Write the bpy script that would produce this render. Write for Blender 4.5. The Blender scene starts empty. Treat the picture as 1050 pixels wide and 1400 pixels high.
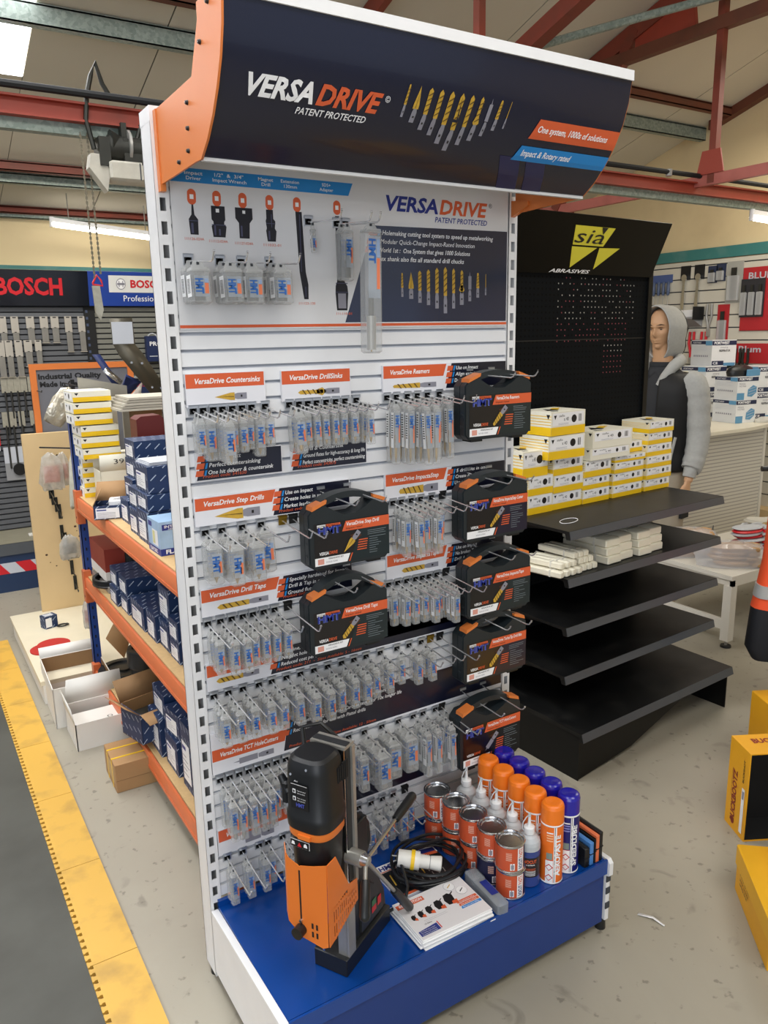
import bpy, math, random
from mathutils import Vector, Matrix
random.seed(7)
sc = bpy.context.scene
COL = sc.collection
PI = math.pi
sin, cos = math.sin, math.cos

# ---------------------------------------------------------------- materials
def lin(c):
    return tuple(((v/12.92) if v <= .04045 else ((v+.055)/1.055)**2.4) for v in c)
def hexc(h):
    return lin(tuple(int(h[i:i+2], 16)/255 for i in (0, 2, 4)))
MATS = {}
def mat(name, col, rough=.5, metal=0., noise=.06, scale=12., bump=0., spec=.5, alpha=1., emit=None, es=0., coat=0., bscale=None):
    if name in MATS: return MATS[name]
    m = bpy.data.materials.new(name); m.use_nodes = True
    nt = m.node_tree; b = nt.nodes['Principled BSDF']
    c = hexc(col) if isinstance(col, str) else col
    tc = nt.nodes.new('ShaderNodeTexCoord'); nz = nt.nodes.new('ShaderNodeTexNoise')
    nz.inputs['Scale'].default_value = scale; nz.inputs['Detail'].default_value = 4
    nt.links.new(tc.outputs['Object'], nz.inputs['Vector'])
    if noise > 0:
        mr = nt.nodes.new('ShaderNodeMapRange')
        mr.inputs[3].default_value = 1-noise; mr.inputs[4].default_value = 1+noise
        nt.links.new(nz.outputs['Fac'], mr.inputs[0])
        vm = nt.nodes.new('ShaderNodeVectorMath'); vm.operation = 'SCALE'
        vm.inputs[0].default_value = c
        nt.links.new(mr.outputs[0], vm.inputs['Scale'])
        nt.links.new(vm.outputs[0], b.inputs['Base Color'])
    else:
        b.inputs['Base Color'].default_value = (*c, 1)
    b.inputs['Roughness'].default_value = rough; b.inputs['Metallic'].default_value = metal
    b.inputs['Specular IOR Level'].default_value = spec
    b.inputs['Alpha'].default_value = alpha
    if coat: b.inputs['Coat Weight'].default_value = coat; b.inputs['Coat Roughness'].default_value = .08
    if bump:
        n2 = nz
        if bscale:
            n2 = nt.nodes.new('ShaderNodeTexNoise'); n2.inputs['Scale'].default_value = bscale
            nt.links.new(tc.outputs['Object'], n2.inputs['Vector'])
        bp = nt.nodes.new('ShaderNodeBump'); bp.inputs['Strength'].default_value = bump; bp.inputs['Distance'].default_value = .01
        nt.links.new(n2.outputs['Fac'], bp.inputs['Height']); nt.links.new(bp.outputs[0], b.inputs['Normal'])
    if emit is not None:
        b.inputs['Emission Color'].default_value = (*emit, 1); b.inputs['Emission Strength'].default_value = es
    MATS[name] = m
    return m

WHITE = mat('white_powder_coat', 'e9e9ea', .35)
SLAT = mat('white_slat_board', 'e6e7ea', .4)
GROOVE = mat('slat_groove', 'b9bdc6', .5)
DARKGAP = mat('dark_recess', '3c3f44', .7)
BLACK = mat('black_plastic', '16181a', .38)
BLACKM = mat('black_matt', '0e0f10', .75)
INK = mat('black_ink', '111114', .5, noise=0)
NAVY = mat('navy_print', '131629', .28, noise=.1, coat=.3)
NAVYG = mat('navy_gloss_banner', '12172e', .25, noise=.25, scale=3, coat=.35)
ORANGE = mat('orange_print', 'd75f36', .4, noise=.03)
ORANGEP = mat('orange_powder_coat', 'da7b3b', .38, noise=.03)
ORANGED = mat('orange_guard_steel', 'e0772c', .4, noise=.03)
SKYB = mat('light_blue_print', '1f86cf', .4, noise=.03)
DBLUE = mat('dark_blue_print', '1f2f86', .4, noise=.03)
BLUEDECK = mat('blue_powder_coat', '053f8e', .25, noise=.08, scale=5, coat=.3)
PWHITE = mat('white_print', 'f1f1f2', .4, noise=0)
PGREY = mat('grey_print', '8b8a95', .4, noise=.1)
CHROME = mat('chrome_steel', 'd0d1d3', .2, metal=1.)
PRONG = mat('bright_wire', 'dcdddf', .22, metal=.7, noise=0)
PLATEC = mat('bright_zinc_plate', 'c4c8ce', .28, metal=.75, noise=.1)
STEEL = mat('brushed_steel', 'aaa8a2', .38, metal=.55, noise=.15, scale=40)
GOLD = mat('gold_coated_bit', 'b08a35', .32, metal=.7, noise=.15, scale=90)
GOLDP = mat('gold_print', 'c9a13a', .45, noise=.25, scale=120)
GOLDD = mat('dark_gold_print', '5d4416', .5)
RED = mat('red_print', 'c8202a', .4)
DRED = mat('dark_red_card', '5a1512', .5)
YEL = mat('yellow_print', 'f0c419', .45, noise=.03)
YELBOX = mat('yellow_card', 'e9a81c', .5, noise=.05)
CREAMBOX = mat('off_white_card', 'ece8d6', .55, noise=.04)
CARD = mat('brown_cardboard', 'a88258', .75, noise=.08)
CARDI = mat('cardboard_inner', '8a6a47', .8, noise=.08)
WCARD = mat('white_cardboard', 'dedbd4', .65, noise=.04)
GREYM = mat('grey_plastic', '8f9092', .5)
LGREY = mat('light_grey_print', 'bfc3cb', .45, noise=.04)
PINE = mat('pine_board', 'd8bb8b', .55, noise=.12, scale=4)
CHIP = mat('chipboard', 'c9a876', .7, noise=.15, scale=60)
SILVERP = mat('black_shelf_steel', '17181a', .36, noise=.35, scale=6)
SKIN = mat('mannequin_skin', 'c69a74', .5, noise=.04)
def clear(name, col, a, rough=.22):
    m = mat(name, col, rough, alpha=a, noise=.03); return m
CLEAR = clear('clear_plastic_pack', 'c6c8c8', .36)
CLEARD = clear('clear_plastic_hanger', 'd2d3d2', .5)
CLEARB = clear('clear_polybag', 'dcdde0', .38, .07)

def box_print(name, base, mark, kind='dash'):
    """card printed with rows of short slanted dashes, from the mesh UVs in metres"""
    if name in MATS: return MATS[name]
    m = mat(name, base, .5, noise=0); nt = m.node_tree; b = nt.nodes['Principled BSDF']
    uv = nt.nodes.new('ShaderNodeUVMap'); mp = nt.nodes.new('ShaderNodeMapping')
    mp.inputs['Rotation'].default_value = (0, 0, math.radians(-42))
    nt.links.new(uv.outputs[0], mp.inputs['Vector'])
    sx = nt.nodes.new('ShaderNodeSeparateXYZ'); nt.links.new(mp.outputs[0], sx.inputs[0])
    def M(op, a, bb=None):
        n = nt.nodes.new('ShaderNodeMath'); n.operation = op
        for i, v in enumerate((a, bb)):
            if v is None: continue
            if isinstance(v, (int, float)): n.inputs[i].default_value = v
            else: nt.links.new(v, n.inputs[i])
        return n.outputs[0]
    rv = M('MULTIPLY', sx.outputs['Y'], 1/.027)
    row = M('FLOOR', rv)
    fv = M('FRACT', rv)
    fu = M('FRACT', M('ADD', M('MULTIPLY', sx.outputs['X'], 1/.062), M('MULTIPLY', row, .37)))
    on = M('MULTIPLY', M('LESS_THAN', fv, .13), M('LESS_THAN', fu, .46))
    mx = nt.nodes.new('ShaderNodeMix'); mx.data_type = 'RGBA'
    mx.inputs['A'].default_value = (*hexc(base), 1); mx.inputs['B'].default_value = (*hexc(mark), 1)
    nt.links.new(on, mx.inputs['Factor']); nt.links.new(mx.outputs['Result'], b.inputs['Base Color'])
    return m
BLUEBOX = box_print('blue_printed_card', '152f57', 'aab6c8')

# ---------------------------------------------------------------- text cache
_tc = {}
def text_tris(s, shear=0., bold=0.):
    k = (s, shear, bold)
    if k in _tc: return _tc[k]
    cu = bpy.data.curves.new('t', 'FONT'); cu.body = s; cu.size = 1; cu.shear = shear; cu.offset = bold
    cu.resolution_u = 2; cu.fill_mode = 'FRONT'
    o = bpy.data.objects.new('t', cu); COL.objects.link(o)
    dg = bpy.context.evaluated_depsgraph_get(); me = o.evaluated_get(dg).to_mesh()
    vs = [(v.co.x, v.co.y) for v in me.vertices]; fs = [tuple(p.vertices) for p in me.polygons]
    o.evaluated_get(dg).to_mesh_clear(); bpy.data.objects.remove(o); bpy.data.curves.remove(cu)
    us = [vs[i] for f in fs for i in f]
    if us:
        x0 = min(v[0] for v in us); x1 = max(v[0] for v in us); y0 = min(v[1] for v in us); y1 = max(v[1] for v in us)
    else: x0 = x1 = y0 = y1 = 0
    if bold:
        q = text_tris(s, shear, 0.)
        if abs((x1-x0)-(q[3]-q[2])) > .12 or abs((y1-y0)-(q[5]-q[4])) > .12: _tc[k] = q; return q
    _tc[k] = (vs, fs, x0, x1, y0, y1)
    return _tc[k]

# ---------------------------------------------------------------- mesh builder
class MB:
    def __init__(s): s.v = []; s.f = []; s.m = []; s.s = []; s.ml = []; s.T = Matrix()
    def mi(s, m):
        if m not in s.ml: s.ml.append(m)
        return s.ml.index(m)
    def add(s, vs, fs, m, smooth=False):
        b = len(s.v); T = s.T
        s.v += [tuple(T @ Vector(p)) for p in vs]; i = s.mi(m)
        for f in fs: s.f.append(tuple(b+k for k in f)); s.m.append(i); s.s.append(smooth)
        return s
    def box(s, x0, x1, y0, y1, z0, z1, m):
        v = [(x, y, z) for z in (z0, z1) for y in (y0, y1) for x in (x0, x1)]
        return s.add(v, [(0, 2, 3, 1), (4, 5, 7, 6), (0, 1, 5, 4), (2, 6, 7, 3), (0, 4, 6, 2), (1, 3, 7, 5)], m)
    def bbox(s, x0, x1, y0, y1, z0, z1, m, r=.004):
        """box with chamfered edges (prism along z plus inset caps)"""
        def ring(i, z): return [(x0+r+i, y0+i, z), (x1-r-i, y0+i, z), (x1-i, y0+r+i, z), (x1-i, y1-r-i, z), (x1-r-i, y1-i, z), (x0+r+i, y1-i, z), (x0+i, y1-r-i, z), (x0+i, y0+r+i, z)]
        v = ring(r, z0)+ring(0, z0+r)+ring(0, z1-r)+ring(r, z1)
        f = [tuple(range(7, -1, -1)), tuple(range(24, 32))]
        for k in range(3):
            for i in range(8): f.append((k*8+i, k*8+(i+1) % 8, k*8+8+(i+1) % 8, k*8+8+i))
        return s.add(v, f, m)
    def prism(s, pts, axis, a, b, m, m_side=None):
        """outline pts in the plane normal to axis, extruded from a to b"""
        n = len(pts)
        def P(p, t):
            return {'x': (t, p[0], p[1]), 'y': (p[0], t, p[1]), 'z': (p[0], p[1], t)}[axis]
        v = [P(p, a) for p in pts]+[P(p, b) for p in pts]
        s.add(v, [tuple(range(n-1, -1, -1)), tuple(range(n, 2*n))], m)
        s.add(v, [(i, (i+1) % n, n+(i+1) % n, n+i) for i in range(n)], m_side or m)
        return s
    def cyl(s, p0, p1, r0, r1, m, n=16, caps=True, smooth=True):
        p0 = Vector(p0); p1 = Vector(p1); d = (p1-p0).normalized()
        a = d.orthogonal().normalized(); b = d.cross(a)
        v = []
        for p, r in ((p0, r0), (p1, r1)):
            for i in range(n):
                t = 2*PI*i/n; v.append(tuple(p+a*(r*cos(t))+b*(r*sin(t))))
        s.add(v, [(i, (i+1) % n, n+(i+1) % n, n+i) for i in range(n)], m, smooth)
        if caps: s.add(v, [tuple(range(n-1, -1, -1)), tuple(range(n, 2*n))], m)
        return s
    def tube(s, pts, r, m, n=6, closed=False, rs=None):
        pts = [Vector(p) for p in pts]; N = len(pts); v = []
        up = None
        for i, p in enumerate(pts):
            if closed: d = (pts[(i+1) % N]-pts[i-1])
            else: d = (pts[min(i+1, N-1)]-pts[max(i-1, 0)])
            d.normalize()
            if up is None: up = d.orthogonal().normalized()
            a = (up-d*up.dot(d))
            if a.length < 1e-5: a = d.orthogonal()
            a.normalize(); up = a; b = d.cross(a); rr = rs[i] if rs else r
            for k in range(n):
                t = 2*PI*k/n; v.append(tuple(p+a*(rr*cos(t))+b*(rr*sin(t))))
        f = []
        for i in range(N if closed else N-1):
            j = (i+1) % N
            for k in range(n): f.append((i*n+k, i*n+(k+1) % n, j*n+(k+1) % n, j*n+k))
        s.add(v, f, m, True)
        if not closed: s.add(v, [tuple(range(n-1, -1, -1)), tuple(range((N-1)*n, N*n))], m)
        return s
    def lathe(s, prof, m, c=(0, 0, 0), n=24):
        """prof: (r,z) from bottom to top, or (r,z,material)"""
        v = []
        for p in prof:
            for k in range(n):
                t = 2*PI*k/n; v.append((c[0]+p[0]*cos(t), c[1]+p[0]*sin(t), c[2]+p[1]))
        for i in range(len(prof)-1):
            mm = prof[i][2] if len(prof[i]) > 2 else m
            s.add(v, [(i*n+k, i*n+(k+1) % n, (i+1)*n+(k+1) % n, (i+1)*n+k) for k in range(n)], mm, True)
        L = len(prof)-1
        if prof[0][0] > 1e-4: s.add(v[:n], [tuple(range(n-1, -1, -1))], prof[0][2] if len(prof[0]) > 2 else m)
        if prof[L][0] > 1e-4: s.add(v[L*n:], [tuple(range(n))], prof[L][2] if len(prof[L]) > 2 else m)
        return s
    def loft(s, rings, m, caps=True):
        n = len(rings[0]); v = [p for r in rings for p in r]; f = []
        for i in range(len(rings)-1):
            for k in range(n): f.append((i*n+k, i*n+(k+1) % n, (i+1)*n+(k+1) % n, (i+1)*n+k))
        s.add(v, f, m, True)
        if caps: s.add(v, [tuple(range(n-1, -1, -1)), tuple(range((len(rings)-1)*n, len(rings)*n))], m)
        return s
    # ---- printing on a surface: a frame (origin o, right u, up w), offset along normal n
    def frame(s, o, u, w, lift=.0004):
        u = Vector(u).normalized(); w = Vector(w).normalized(); n = u.cross(w)
        s.fr = (Vector(o), u, w, n, lift); return s
    def pt(s, x, y, k=1):
        o, u, w, n, l = s.fr; return tuple(o+u*x+w*y+n*(l*k))
    def poly(s, pts, m, k=1): return s.add([s.pt(x, y, k) for x, y in pts], [tuple(range(len(pts)))], m)
    def rect(s, x0, x1, y0, y1, m, k=1): return s.poly([(x0, y0), (x1, y0), (x1, y1), (x0, y1)], m, k)
    def text(s, t, x, y, h, m, k=2, shear=0., bold=.0, width=None, align='l', rot=0):
        vs, fs, x0, x1, y0, y1 = text_tris(t, shear, bold)
        if not vs: return s
        sy = h/.7; sx = sy
        if width: sx = width/max(x1-x0, 1e-6)
        W = (x1-x0)*sx; ox = {'l': 0, 'c': -W/2, 'r': -W}[align]
        P = [((a-x0)*sx+ox, b*sy) for a, b in vs]
        if rot:
            c, q = cos(rot), sin(rot); P = [(a*c-b*q, a*q+b*c) for a, b in P]
        return s.add([s.pt(x+a, y+b, k) for a, b in P], fs, m)
    def build(s, name, parent=None, smooth_angle=None, bevel=0):
        me = bpy.data.meshes.new(name); me.from_pydata(s.v, [], s.f)
        for m in s.ml: me.materials.append(m)
        me.polygons.foreach_set('material_index', s.m); me.polygons.foreach_set('use_smooth', s.s)
        uv = me.uv_layers.new(name='UVMap').data; vs = me.vertices
        for p in me.polygons:
            n = p.normal; a = (abs(n.x), abs(n.y), abs(n.z)); ax = a.index(max(a))
            for li in p.loop_indices:
                c = vs[me.loops[li].vertex_index].co
                uv[li].uv = ((c.y, c.z), (c.x, c.z), (c.x, c.y))[ax]
        me.update()
        try: me.set_sharp_from_angle(angle=math.radians(smooth_angle or 40))
        except Exception: pass
        o = bpy.data.objects.new(name, me); COL.objects.link(o)
        if parent is not None: o.parent = parent
        if bevel:
            b = o.modifiers.new('bevel', 'BEVEL'); b.width = bevel; b.segments = 2; b.limit_method = 'ANGLE'
        return o

def tag(o, label, cat, group=None):
    o['label'] = label; o['category'] = cat
    if group: o['group'] = group
    return o
def thing(name, label, cat, loc=(0, 0, 0), rz=0., group=None):
    o = bpy.data.objects.new(name, None); COL.objects.link(o); o.empty_display_size = .05
    o.location = loc; o.rotation_euler = (0, 0, rz)
    return tag(o, label, cat, group)
def struct(o): o['kind'] = 'structure'; return o
def dup(root, loc, rz=0., label=None, group=None, rot=None):
    r = root.copy(); COL.objects.link(r); r.location = loc
    r.rotation_euler = rot if rot else (0, 0, rz)
    if label: r['label'] = label
    if group: r['group'] = group
    for ch in list(root.children):
        c = ch.copy(); COL.objects.link(c); c.parent = r
        for g in list(ch.children):
            d = g.copy(); COL.objects.link(d); d.parent = c
    return r
class Proto:
    """first use moves the built thing itself, later uses copy it"""
    def __init__(s, root): s.r = root; s.used = False
    def put(s, loc, rz=0., label=None, group=None, rot=None):
        if not s.used:
            s.used = True; r = s.r; r.location = loc; r.rotation_euler = rot if rot else (0, 0, rz)
            if label: r['label'] = label
            if group: r['group'] = group
            return r
        return dup(s.r, loc, rz, label, group, rot)
ORD = ['first', 'second', 'third', 'fourth', 'fifth', 'sixth', 'seventh', 'eighth', 'ninth', 'tenth', 'eleventh', 'twelfth', 'thirteenth', 'fourteenth', 'fifteenth', 'sixteenth', 'seventeenth', 'eighteenth', 'nineteenth', 'twentieth']
def ellipse(cx, cy, z, rx, ry, n=24, rot=0, p=1.):
    out = []
    for k in range(n):
        t = 2*PI*k/n; c, s_ = cos(t), sin(t)
        x = rx*math.copysign(abs(c)**p, c); y = ry*math.copysign(abs(s_)**p, s_)
        out.append((cx+x*cos(rot)-y*sin(rot), cy+x*sin(rot)+y*cos(rot), z))
    return out

# ---------------------------------------------------------------- camera
F, A, B_, C_ = 1072.43, -.5542, -.2222, .0191
Rm = Matrix.Rotation(A, 3, 'Z') @ Matrix.Rotation(B_, 3, 'X') @ Matrix.Rotation(C_, 3, 'Y')
cam = bpy.data.objects.new('camera', bpy.data.cameras.new('camera')); COL.objects.link(cam)
mw = (Rm @ Matrix(((1, 0, 0), (0, 0, -1), (0, 1, 0)))).to_4x4(); mw.translation = (-.5643, -1.82, 1.745)
cam.matrix_world = mw
cam.data.sensor_fit = 'HORIZONTAL'; cam.data.sensor_width = 36; cam.data.lens = F/1050*36; cam.data.clip_start = .02
sc.camera = cam
sc.view_settings.view_transform = 'Standard'; sc.view_settings.look = 'None'; sc.view_settings.gamma = 1
sc.view_settings.use_curve_mapping = False; sc.view_settings.exposure = 0.
sc.cycles.transparent_max_bounces = 40
# ================================================================ the room
def floor_mat():
    m = mat('painted_concrete', 'a8a79c', .5, noise=0); nt = m.node_tree; b = nt.nodes['Principled BSDF']
    tc = nt.nodes.new('ShaderNodeTexCoord')
    def N(sc_, det, lo, hi, o0, o1, dist=0):
        n = nt.nodes.new('ShaderNodeTexNoise'); n.inputs['Scale'].default_value = sc_; n.inputs['Detail'].default_value = det; n.inputs['Distortion'].default_value = dist
        nt.links.new(tc.outputs['Object'], n.inputs['Vector'])
        r = nt.nodes.new('ShaderNodeMapRange'); r.inputs[1].default_value = lo; r.inputs[2].default_value = hi; r.inputs[3].default_value = o0; r.inputs[4].default_value = o1
        nt.links.new(n.outputs['Fac'], r.inputs[0]); return r.outputs[0]
    a = N(1.6, 6, .3, .7, .9, 1.08, .5); c = N(26, 3, .64, .7, 1, .62); d = N(7, 8, .62, .72, 1, .72, 1)
    def mul(x, y):
        n = nt.nodes.new('ShaderNodeMath'); n.operation = 'MULTIPLY'; nt.links.new(x, n.inputs[0]); nt.links.new(y, n.inputs[1]); return n.outputs[0]
    f = mul(mul(a, c), d)
    vm = nt.nodes.new('ShaderNodeVectorMath'); vm.operation = 'SCALE'; vm.inputs[0].default_value = hexc('9f998a')
    nt.links.new(f, vm.inputs['Scale']); nt.links.new(vm.outputs[0], b.inputs['Base Color'])
    b.inputs['Roughness'].default_value = .42
    return m
def stained(name, col, dirt, rough=.5, s1=3., lo=.5, hi=.75, amt=.5):
    m = mat(name, col, rough, noise=0); nt = m.node_tree; b = nt.nodes['Principled BSDF']
    tc = nt.nodes.new('ShaderNodeTexCoord'); n = nt.nodes.new('ShaderNodeTexNoise'); n.inputs['Scale'].default_value = s1; n.inputs['Detail'].default_value = 8
    nt.links.new(tc.outputs['Object'], n.inputs['Vector'])
    r = nt.nodes.new('ShaderNodeMapRange'); r.inputs[1].default_value = lo; r.inputs[2].default_value = hi; r.inputs[4].default_value = amt
    nt.links.new(n.outputs['Fac'], r.inputs[0])
    mx = nt.nodes.new('ShaderNodeMix'); mx.data_type = 'RGBA'
    mx.inputs['A'].default_value = (*hexc(col), 1); mx.inputs['B'].default_value = (*hexc(dirt), 1)
    nt.links.new(r.outputs[0], mx.inputs['Factor']); nt.links.new(mx.outputs['Result'], b.inputs['Base Color'])
    return m
CONC = floor_mat()
b = MB(); b.box(-6, 7, -7, 7, -.1, 0, CONC); struct(b.build('floor'))
# darker walkway mat and yellow edge strip with interlocking teeth
GMAT = stained('grey_floor_tiles', '4b4c47', '3a3a35', .6, 4, .4, .7, .7)
b = MB(); b.box(-3.2, -.305, -5, 4.1, 0, .006, GMAT); struct(b.build('trim_1'))
YMAT = stained('yellow_floor_edge', 'd3a646', '94773f', .5, 9, .5, .8, .75)
b = MB()
y = -1.2
while y < 2.9:
    b.box(-.292, -.167, y, y+.478, 0, .012, YMAT)
    k = 0
    while k*.03 < .47:
        b.box(-.3, -.292, y+k*.03, y+k*.03+.016, .0, .0118, YMAT)
        b.box(-.306, -.3, y+k*.03-.003, y+k*.03+.019, .006, .0118, YMAT)
        k += 1
    y += .48
struct(b.build('trim_2'))
WALLC = stained('cream_painted_wall', 'e0cba0', 'c2ab84', .8, 2.5, .5, .8, .5)
GY = 5.5; YB = 5.0; TS = math.tan(math.radians(17)); Z0 = 2.7
def zr(y): return Z0+TS*(YB-y)
b = MB(); b.box(-6, GY+.2, YB, YB+.2, 0, Z0+.1, WALLC); struct(b.build('wall_back'))
b = MB(); b.prism([(YB, 0), (YB, Z0+.05), (-2.2, zr(-2.2)+.05), (-7, 3.4), (-7, 0)], 'x', GY, GY+.2, WALLC); struct(b.build('wall_right'))
# roof lining sheets with joints, skylight opening at X -1.2..0.3
LIN = mat('roof_lining', 'cbc4b3', .75, noise=.05, scale=1.5)
JNT = mat('roof_joint', '55524a', .7)
SKYL = bpy.data.materials.new('skylight_sheet'); SKYL.use_nodes = True
_nt = SKYL.node_tree; _b = _nt.nodes['Principled BSDF']; _b.inputs['Base Color'].default_value = (.8, .8, .8, 1)
_b.inputs['Emission Color'].default_value = (.96, .97, 1, 1); _b.inputs['Emission Strength'].default_value = 9.
def roofquad(mb, x0, x1, y0, y1, m, dz=0., th=.04):
    v = [(x, y, zr(y)+dz+t) for t in (0, th) for y in (y0, y1) for x in (x0, x1)]
    mb.add(v, [(0, 2, 3, 1), (4, 5, 7, 6), (0, 1, 5, 4), (2, 6, 7, 3), (0, 4, 6, 2), (1, 3, 7, 5)], m)
YR = -2.2
b = MB()
xs = [-6, -4.06, -3.05, -2.05, -.7, .30, .962, 1.97, 2.977, 3.98, 4.99, GY]
for i in range(len(xs)-1):
    x0, x1 = xs[i], xs[i+1]
    if abs(x0+.7) < .01 or abs(x0+3.05) < .01:
        roofquad(b, x0, x1, 3.36, YB, LIN)
        roofquad(b, x0, x1, YR, -.9, LIN)
    else:
        roofquad(b, x0+.004, x1-.004, YR, YB, LIN)
    roofquad(b, x1-.004, x1+.004, YR, YB, JNT, .006, .03)
# far slope beyond the ridge, coming down towards the camera side
v = [(-6, YR, zr(YR)), (GY, YR, zr(YR)), (GY, -7, 3.4), (-6, -7, 3.4)]
b.add(v+[(p[0], p[1], p[2]+.04) for p in v], [(0, 1, 2, 3), (4, 7, 6, 5)], LIN)
struct(b.build('ceiling'))
for n, (x0, x1) in enumerate(((-.7, .30), (-3.05, -2.05))):  # second skylight sheet is out of view, added as another light source
    b = MB(); roofquad(b, x0, x1, -.9, 3.36, SKYL, 0, .02); o = struct(b.build('window_%d' % (n+1)))
# purlins
REDST = stained('red_oxide_steel', '7e3626', '4c3426', .55, 5, .45, .75, .6)
REDB = stained('red_oxide_steel_bright', '9a3a28', '5c3024', .5, 5, .5, .8, .5)
BRST = stained('brown_oxide_steel', '6b3b28', '453226', .6, 5, .45, .75, .6)
def galv_mat():
    m = mat('galvanised_steel', '8d9a93', .5, metal=.3, noise=0); nt = m.node_tree; b = nt.nodes['Principled BSDF']
    tc = nt.nodes.new('ShaderNodeTexCoord'); v = nt.nodes.new('ShaderNodeTexVoronoi'); v.inputs['Scale'].default_value = 70
    nt.links.new(tc.outputs['Object'], v.inputs['Vector'])
    r = nt.nodes.new('ShaderNodeValToRGB'); r.color_ramp.elements[0].color = (*hexc('7b8981'), 1); r.color_ramp.elements[1].color = (*hexc('9aa59d'), 1)
    s_ = nt.nodes.new('ShaderNodeSeparateColor'); nt.links.new(v.outputs['Color'], s_.inputs[0]); nt.links.new(s_.outputs[0], r.inputs['Fac'])
    nt.links.new(r.outputs['Color'], b.inputs['Base Color']); return m
GALV = galv_mat()
def purlin(y, h, m, w=.06, name='ceiling_purlin', x0=-6, x1=GY):
    mb = MB(); z = zr(y)
    mb.box(x0, x1, y-w/2, y-w/2+.008, z-h, z, m); mb.box(x0, x1, y-w/2, y+w/2, z-h, z-h+.006, m); mb.box(x0, x1, y-w/2, y+w/2, z-.012, z-.004, m)
    return mb
k = 1
for y, h, m, nm in ((2.78, .10, GALV, 0), (2.50, .06, BRST, 0), (4.27, .06, REDST, 0), (4.42, .07, GALV, 0), (4.955, .06, GALV, 0), (4.90, .05, REDST, 0), (.9, .1, GALV, 0), (-.6, .1, GALV, 0)):
    struct(purlin(y, h, m).build('trim_%d' % (k+2))); k += 1
# gable rafter angle
b = MB(); y0, y1 = -2.2, 2.68
b.add([(GY-.07, y, zr(y)-d) for d in (0, .07) for y in (y0, y1)]+[(GY, y, zr(y)-d) for d in (0, .07) for y in (y0, y1)],
      [(0, 1, 3, 2), (2, 3, 7, 6), (4, 6, 7, 5), (0, 2, 6, 4), (1, 5, 7, 3), (0, 4, 5, 1)], BRST)
struct(b.build('trim_11'))
# tie beam crossing the hall at 2.55 m with a galvanised channel under it
b = MB()
b.box(-6, GY, 1.44, 1.46, 2.535, 2.595, REDB); b.box(-6, GY, 1.415, 1.485, 2.59, 2.598, REDB); b.box(-6, GY, 1.415, 1.485, 2.53, 2.538, REDB)
b.box(-6, GY, 1.455, 1.50, 2.49, 2.53, GALV)
t = thing('tie_beam', 'long red steel tie beam with grey channel crossing the hall behind the displays', 'beam', (0, 0, 0))
b.build('beam', t)
b = MB()
b.tube([(-6, 1.40, 2.625), (0, 1.40, 2.622), (3.68, 1.40, 2.628), (5.45, 1.40, 2.62)], .014, BLACKM, 8)
for x in (-.2, .8, 2.3, 3.4, 4.4): b.cyl((x, 1.40, 2.605), (x, 1.40, 2.642), .018, .018, STEEL, 8)
b.build('conduit', t)
# roof trusses: chord, post, diagonals in planes X = const
def truss(X, label, ya, yb, m, name='roof_truss'):
    t = thing(name, label, 'truss', (X, 0, 0))
    cnt = [0]
    def ang(p, q, w, nm, mm=m):
        mb = MB(); cnt[0] += 1; hw = .016+.0025*cnt[0]; p = Vector((0, *p)); q = Vector((0, *q)); d = (q-p).normalized(); n = Vector((1, 0, 0)); s_ = d.cross(n)
        for (a0, a1, c0, c1) in ((-w, w, -hw, hw),):
            vs = []
            for P in (p, q):
                for a_, c_ in ((a0, c0), (a1, c0), (a1, c1), (a0, c1)): vs.append(tuple(P+s_*a_+n*c_))
            mb.add(vs, [(3, 2, 1, 0), (4, 5, 6, 7), (0, 1, 5, 4), (1, 2, 6, 5), (2, 3, 7, 6), (3, 0, 4, 7)], mm)
        return mb.build(nm, t)
    if X > 3: ang((ya, 2.60), (yb, 2.60), .03, 'chord', PINKR)
    ang((1.33, 2.58), (1.33, zr(1.33)-.02), .022, 'post')
    ang((2.9, zr(2.9)-.06), (-2.0, zr(-2.0)-.06), .05, 'rafter')
    if X > 3: ang((2.62, 2.6), (1.95, zr(1.95)-.05), .035, 'diagonal')
    return t, ang
PINKR = stained('faded_red_steel', 'b4655a', '8a4a3c', .55, 5, .45, .75, .6)
t, ang = truss(3.7, 'red steel roof truss with gusset plate to the right of the big banner', 4.6, -2.5, REDST)
ang((2.6, 3.44), (-1.5, 3.40), .035, 'brace', BRST)
mb = MB(); mb.prism([(1.95, 3.44), (1.95, 3.58), (1.75, 3.72), (1.55, 3.75), (1.50, 3.45)], 'x', -.012, .012, REDB); mb.build('gusset_plate', t)
mb = MB(); mb.prism([(1.24, 2.63), (1.27, 2.76), (1.39, 2.76), (1.42, 2.63)], 'x', -.03, -.02, REDB); mb.build('foot_plate', t)
t, ang = truss(1.95, 'red steel roof truss directly above the big banner', 3.4, -2.5, REDST)
# slanting brace pipes near the ridge
b = MB(); b.tube([(2.15, 1.9, 3.10), (3.3, 1.55, 3.46), (3.9, 1.0, 3.60)], .022, GALV, 8)
tag(b.build('brace_pipe'), 'thin grey galvanised pipe slanting up to the truss gusset above the banner', 'pipe')
b = MB()
for (e0, e1) in ((-.045, .045),):
    b.add([(x, y, z+e) for x in (2.56, 2.64) for e in (e0, e1) for (y, z) in ((2.6, 3.0), (-.6, 3.92))], [(0, 1, 3, 2), (4, 6, 7, 5), (0, 4, 5, 1), (2, 3, 7, 6), (0, 2, 6, 4), (1, 5, 7, 3)], REDST)
tag(b.build('rafter_beam'), 'wide dark red sloping beam behind the top right end of the banner', 'beam')

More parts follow.
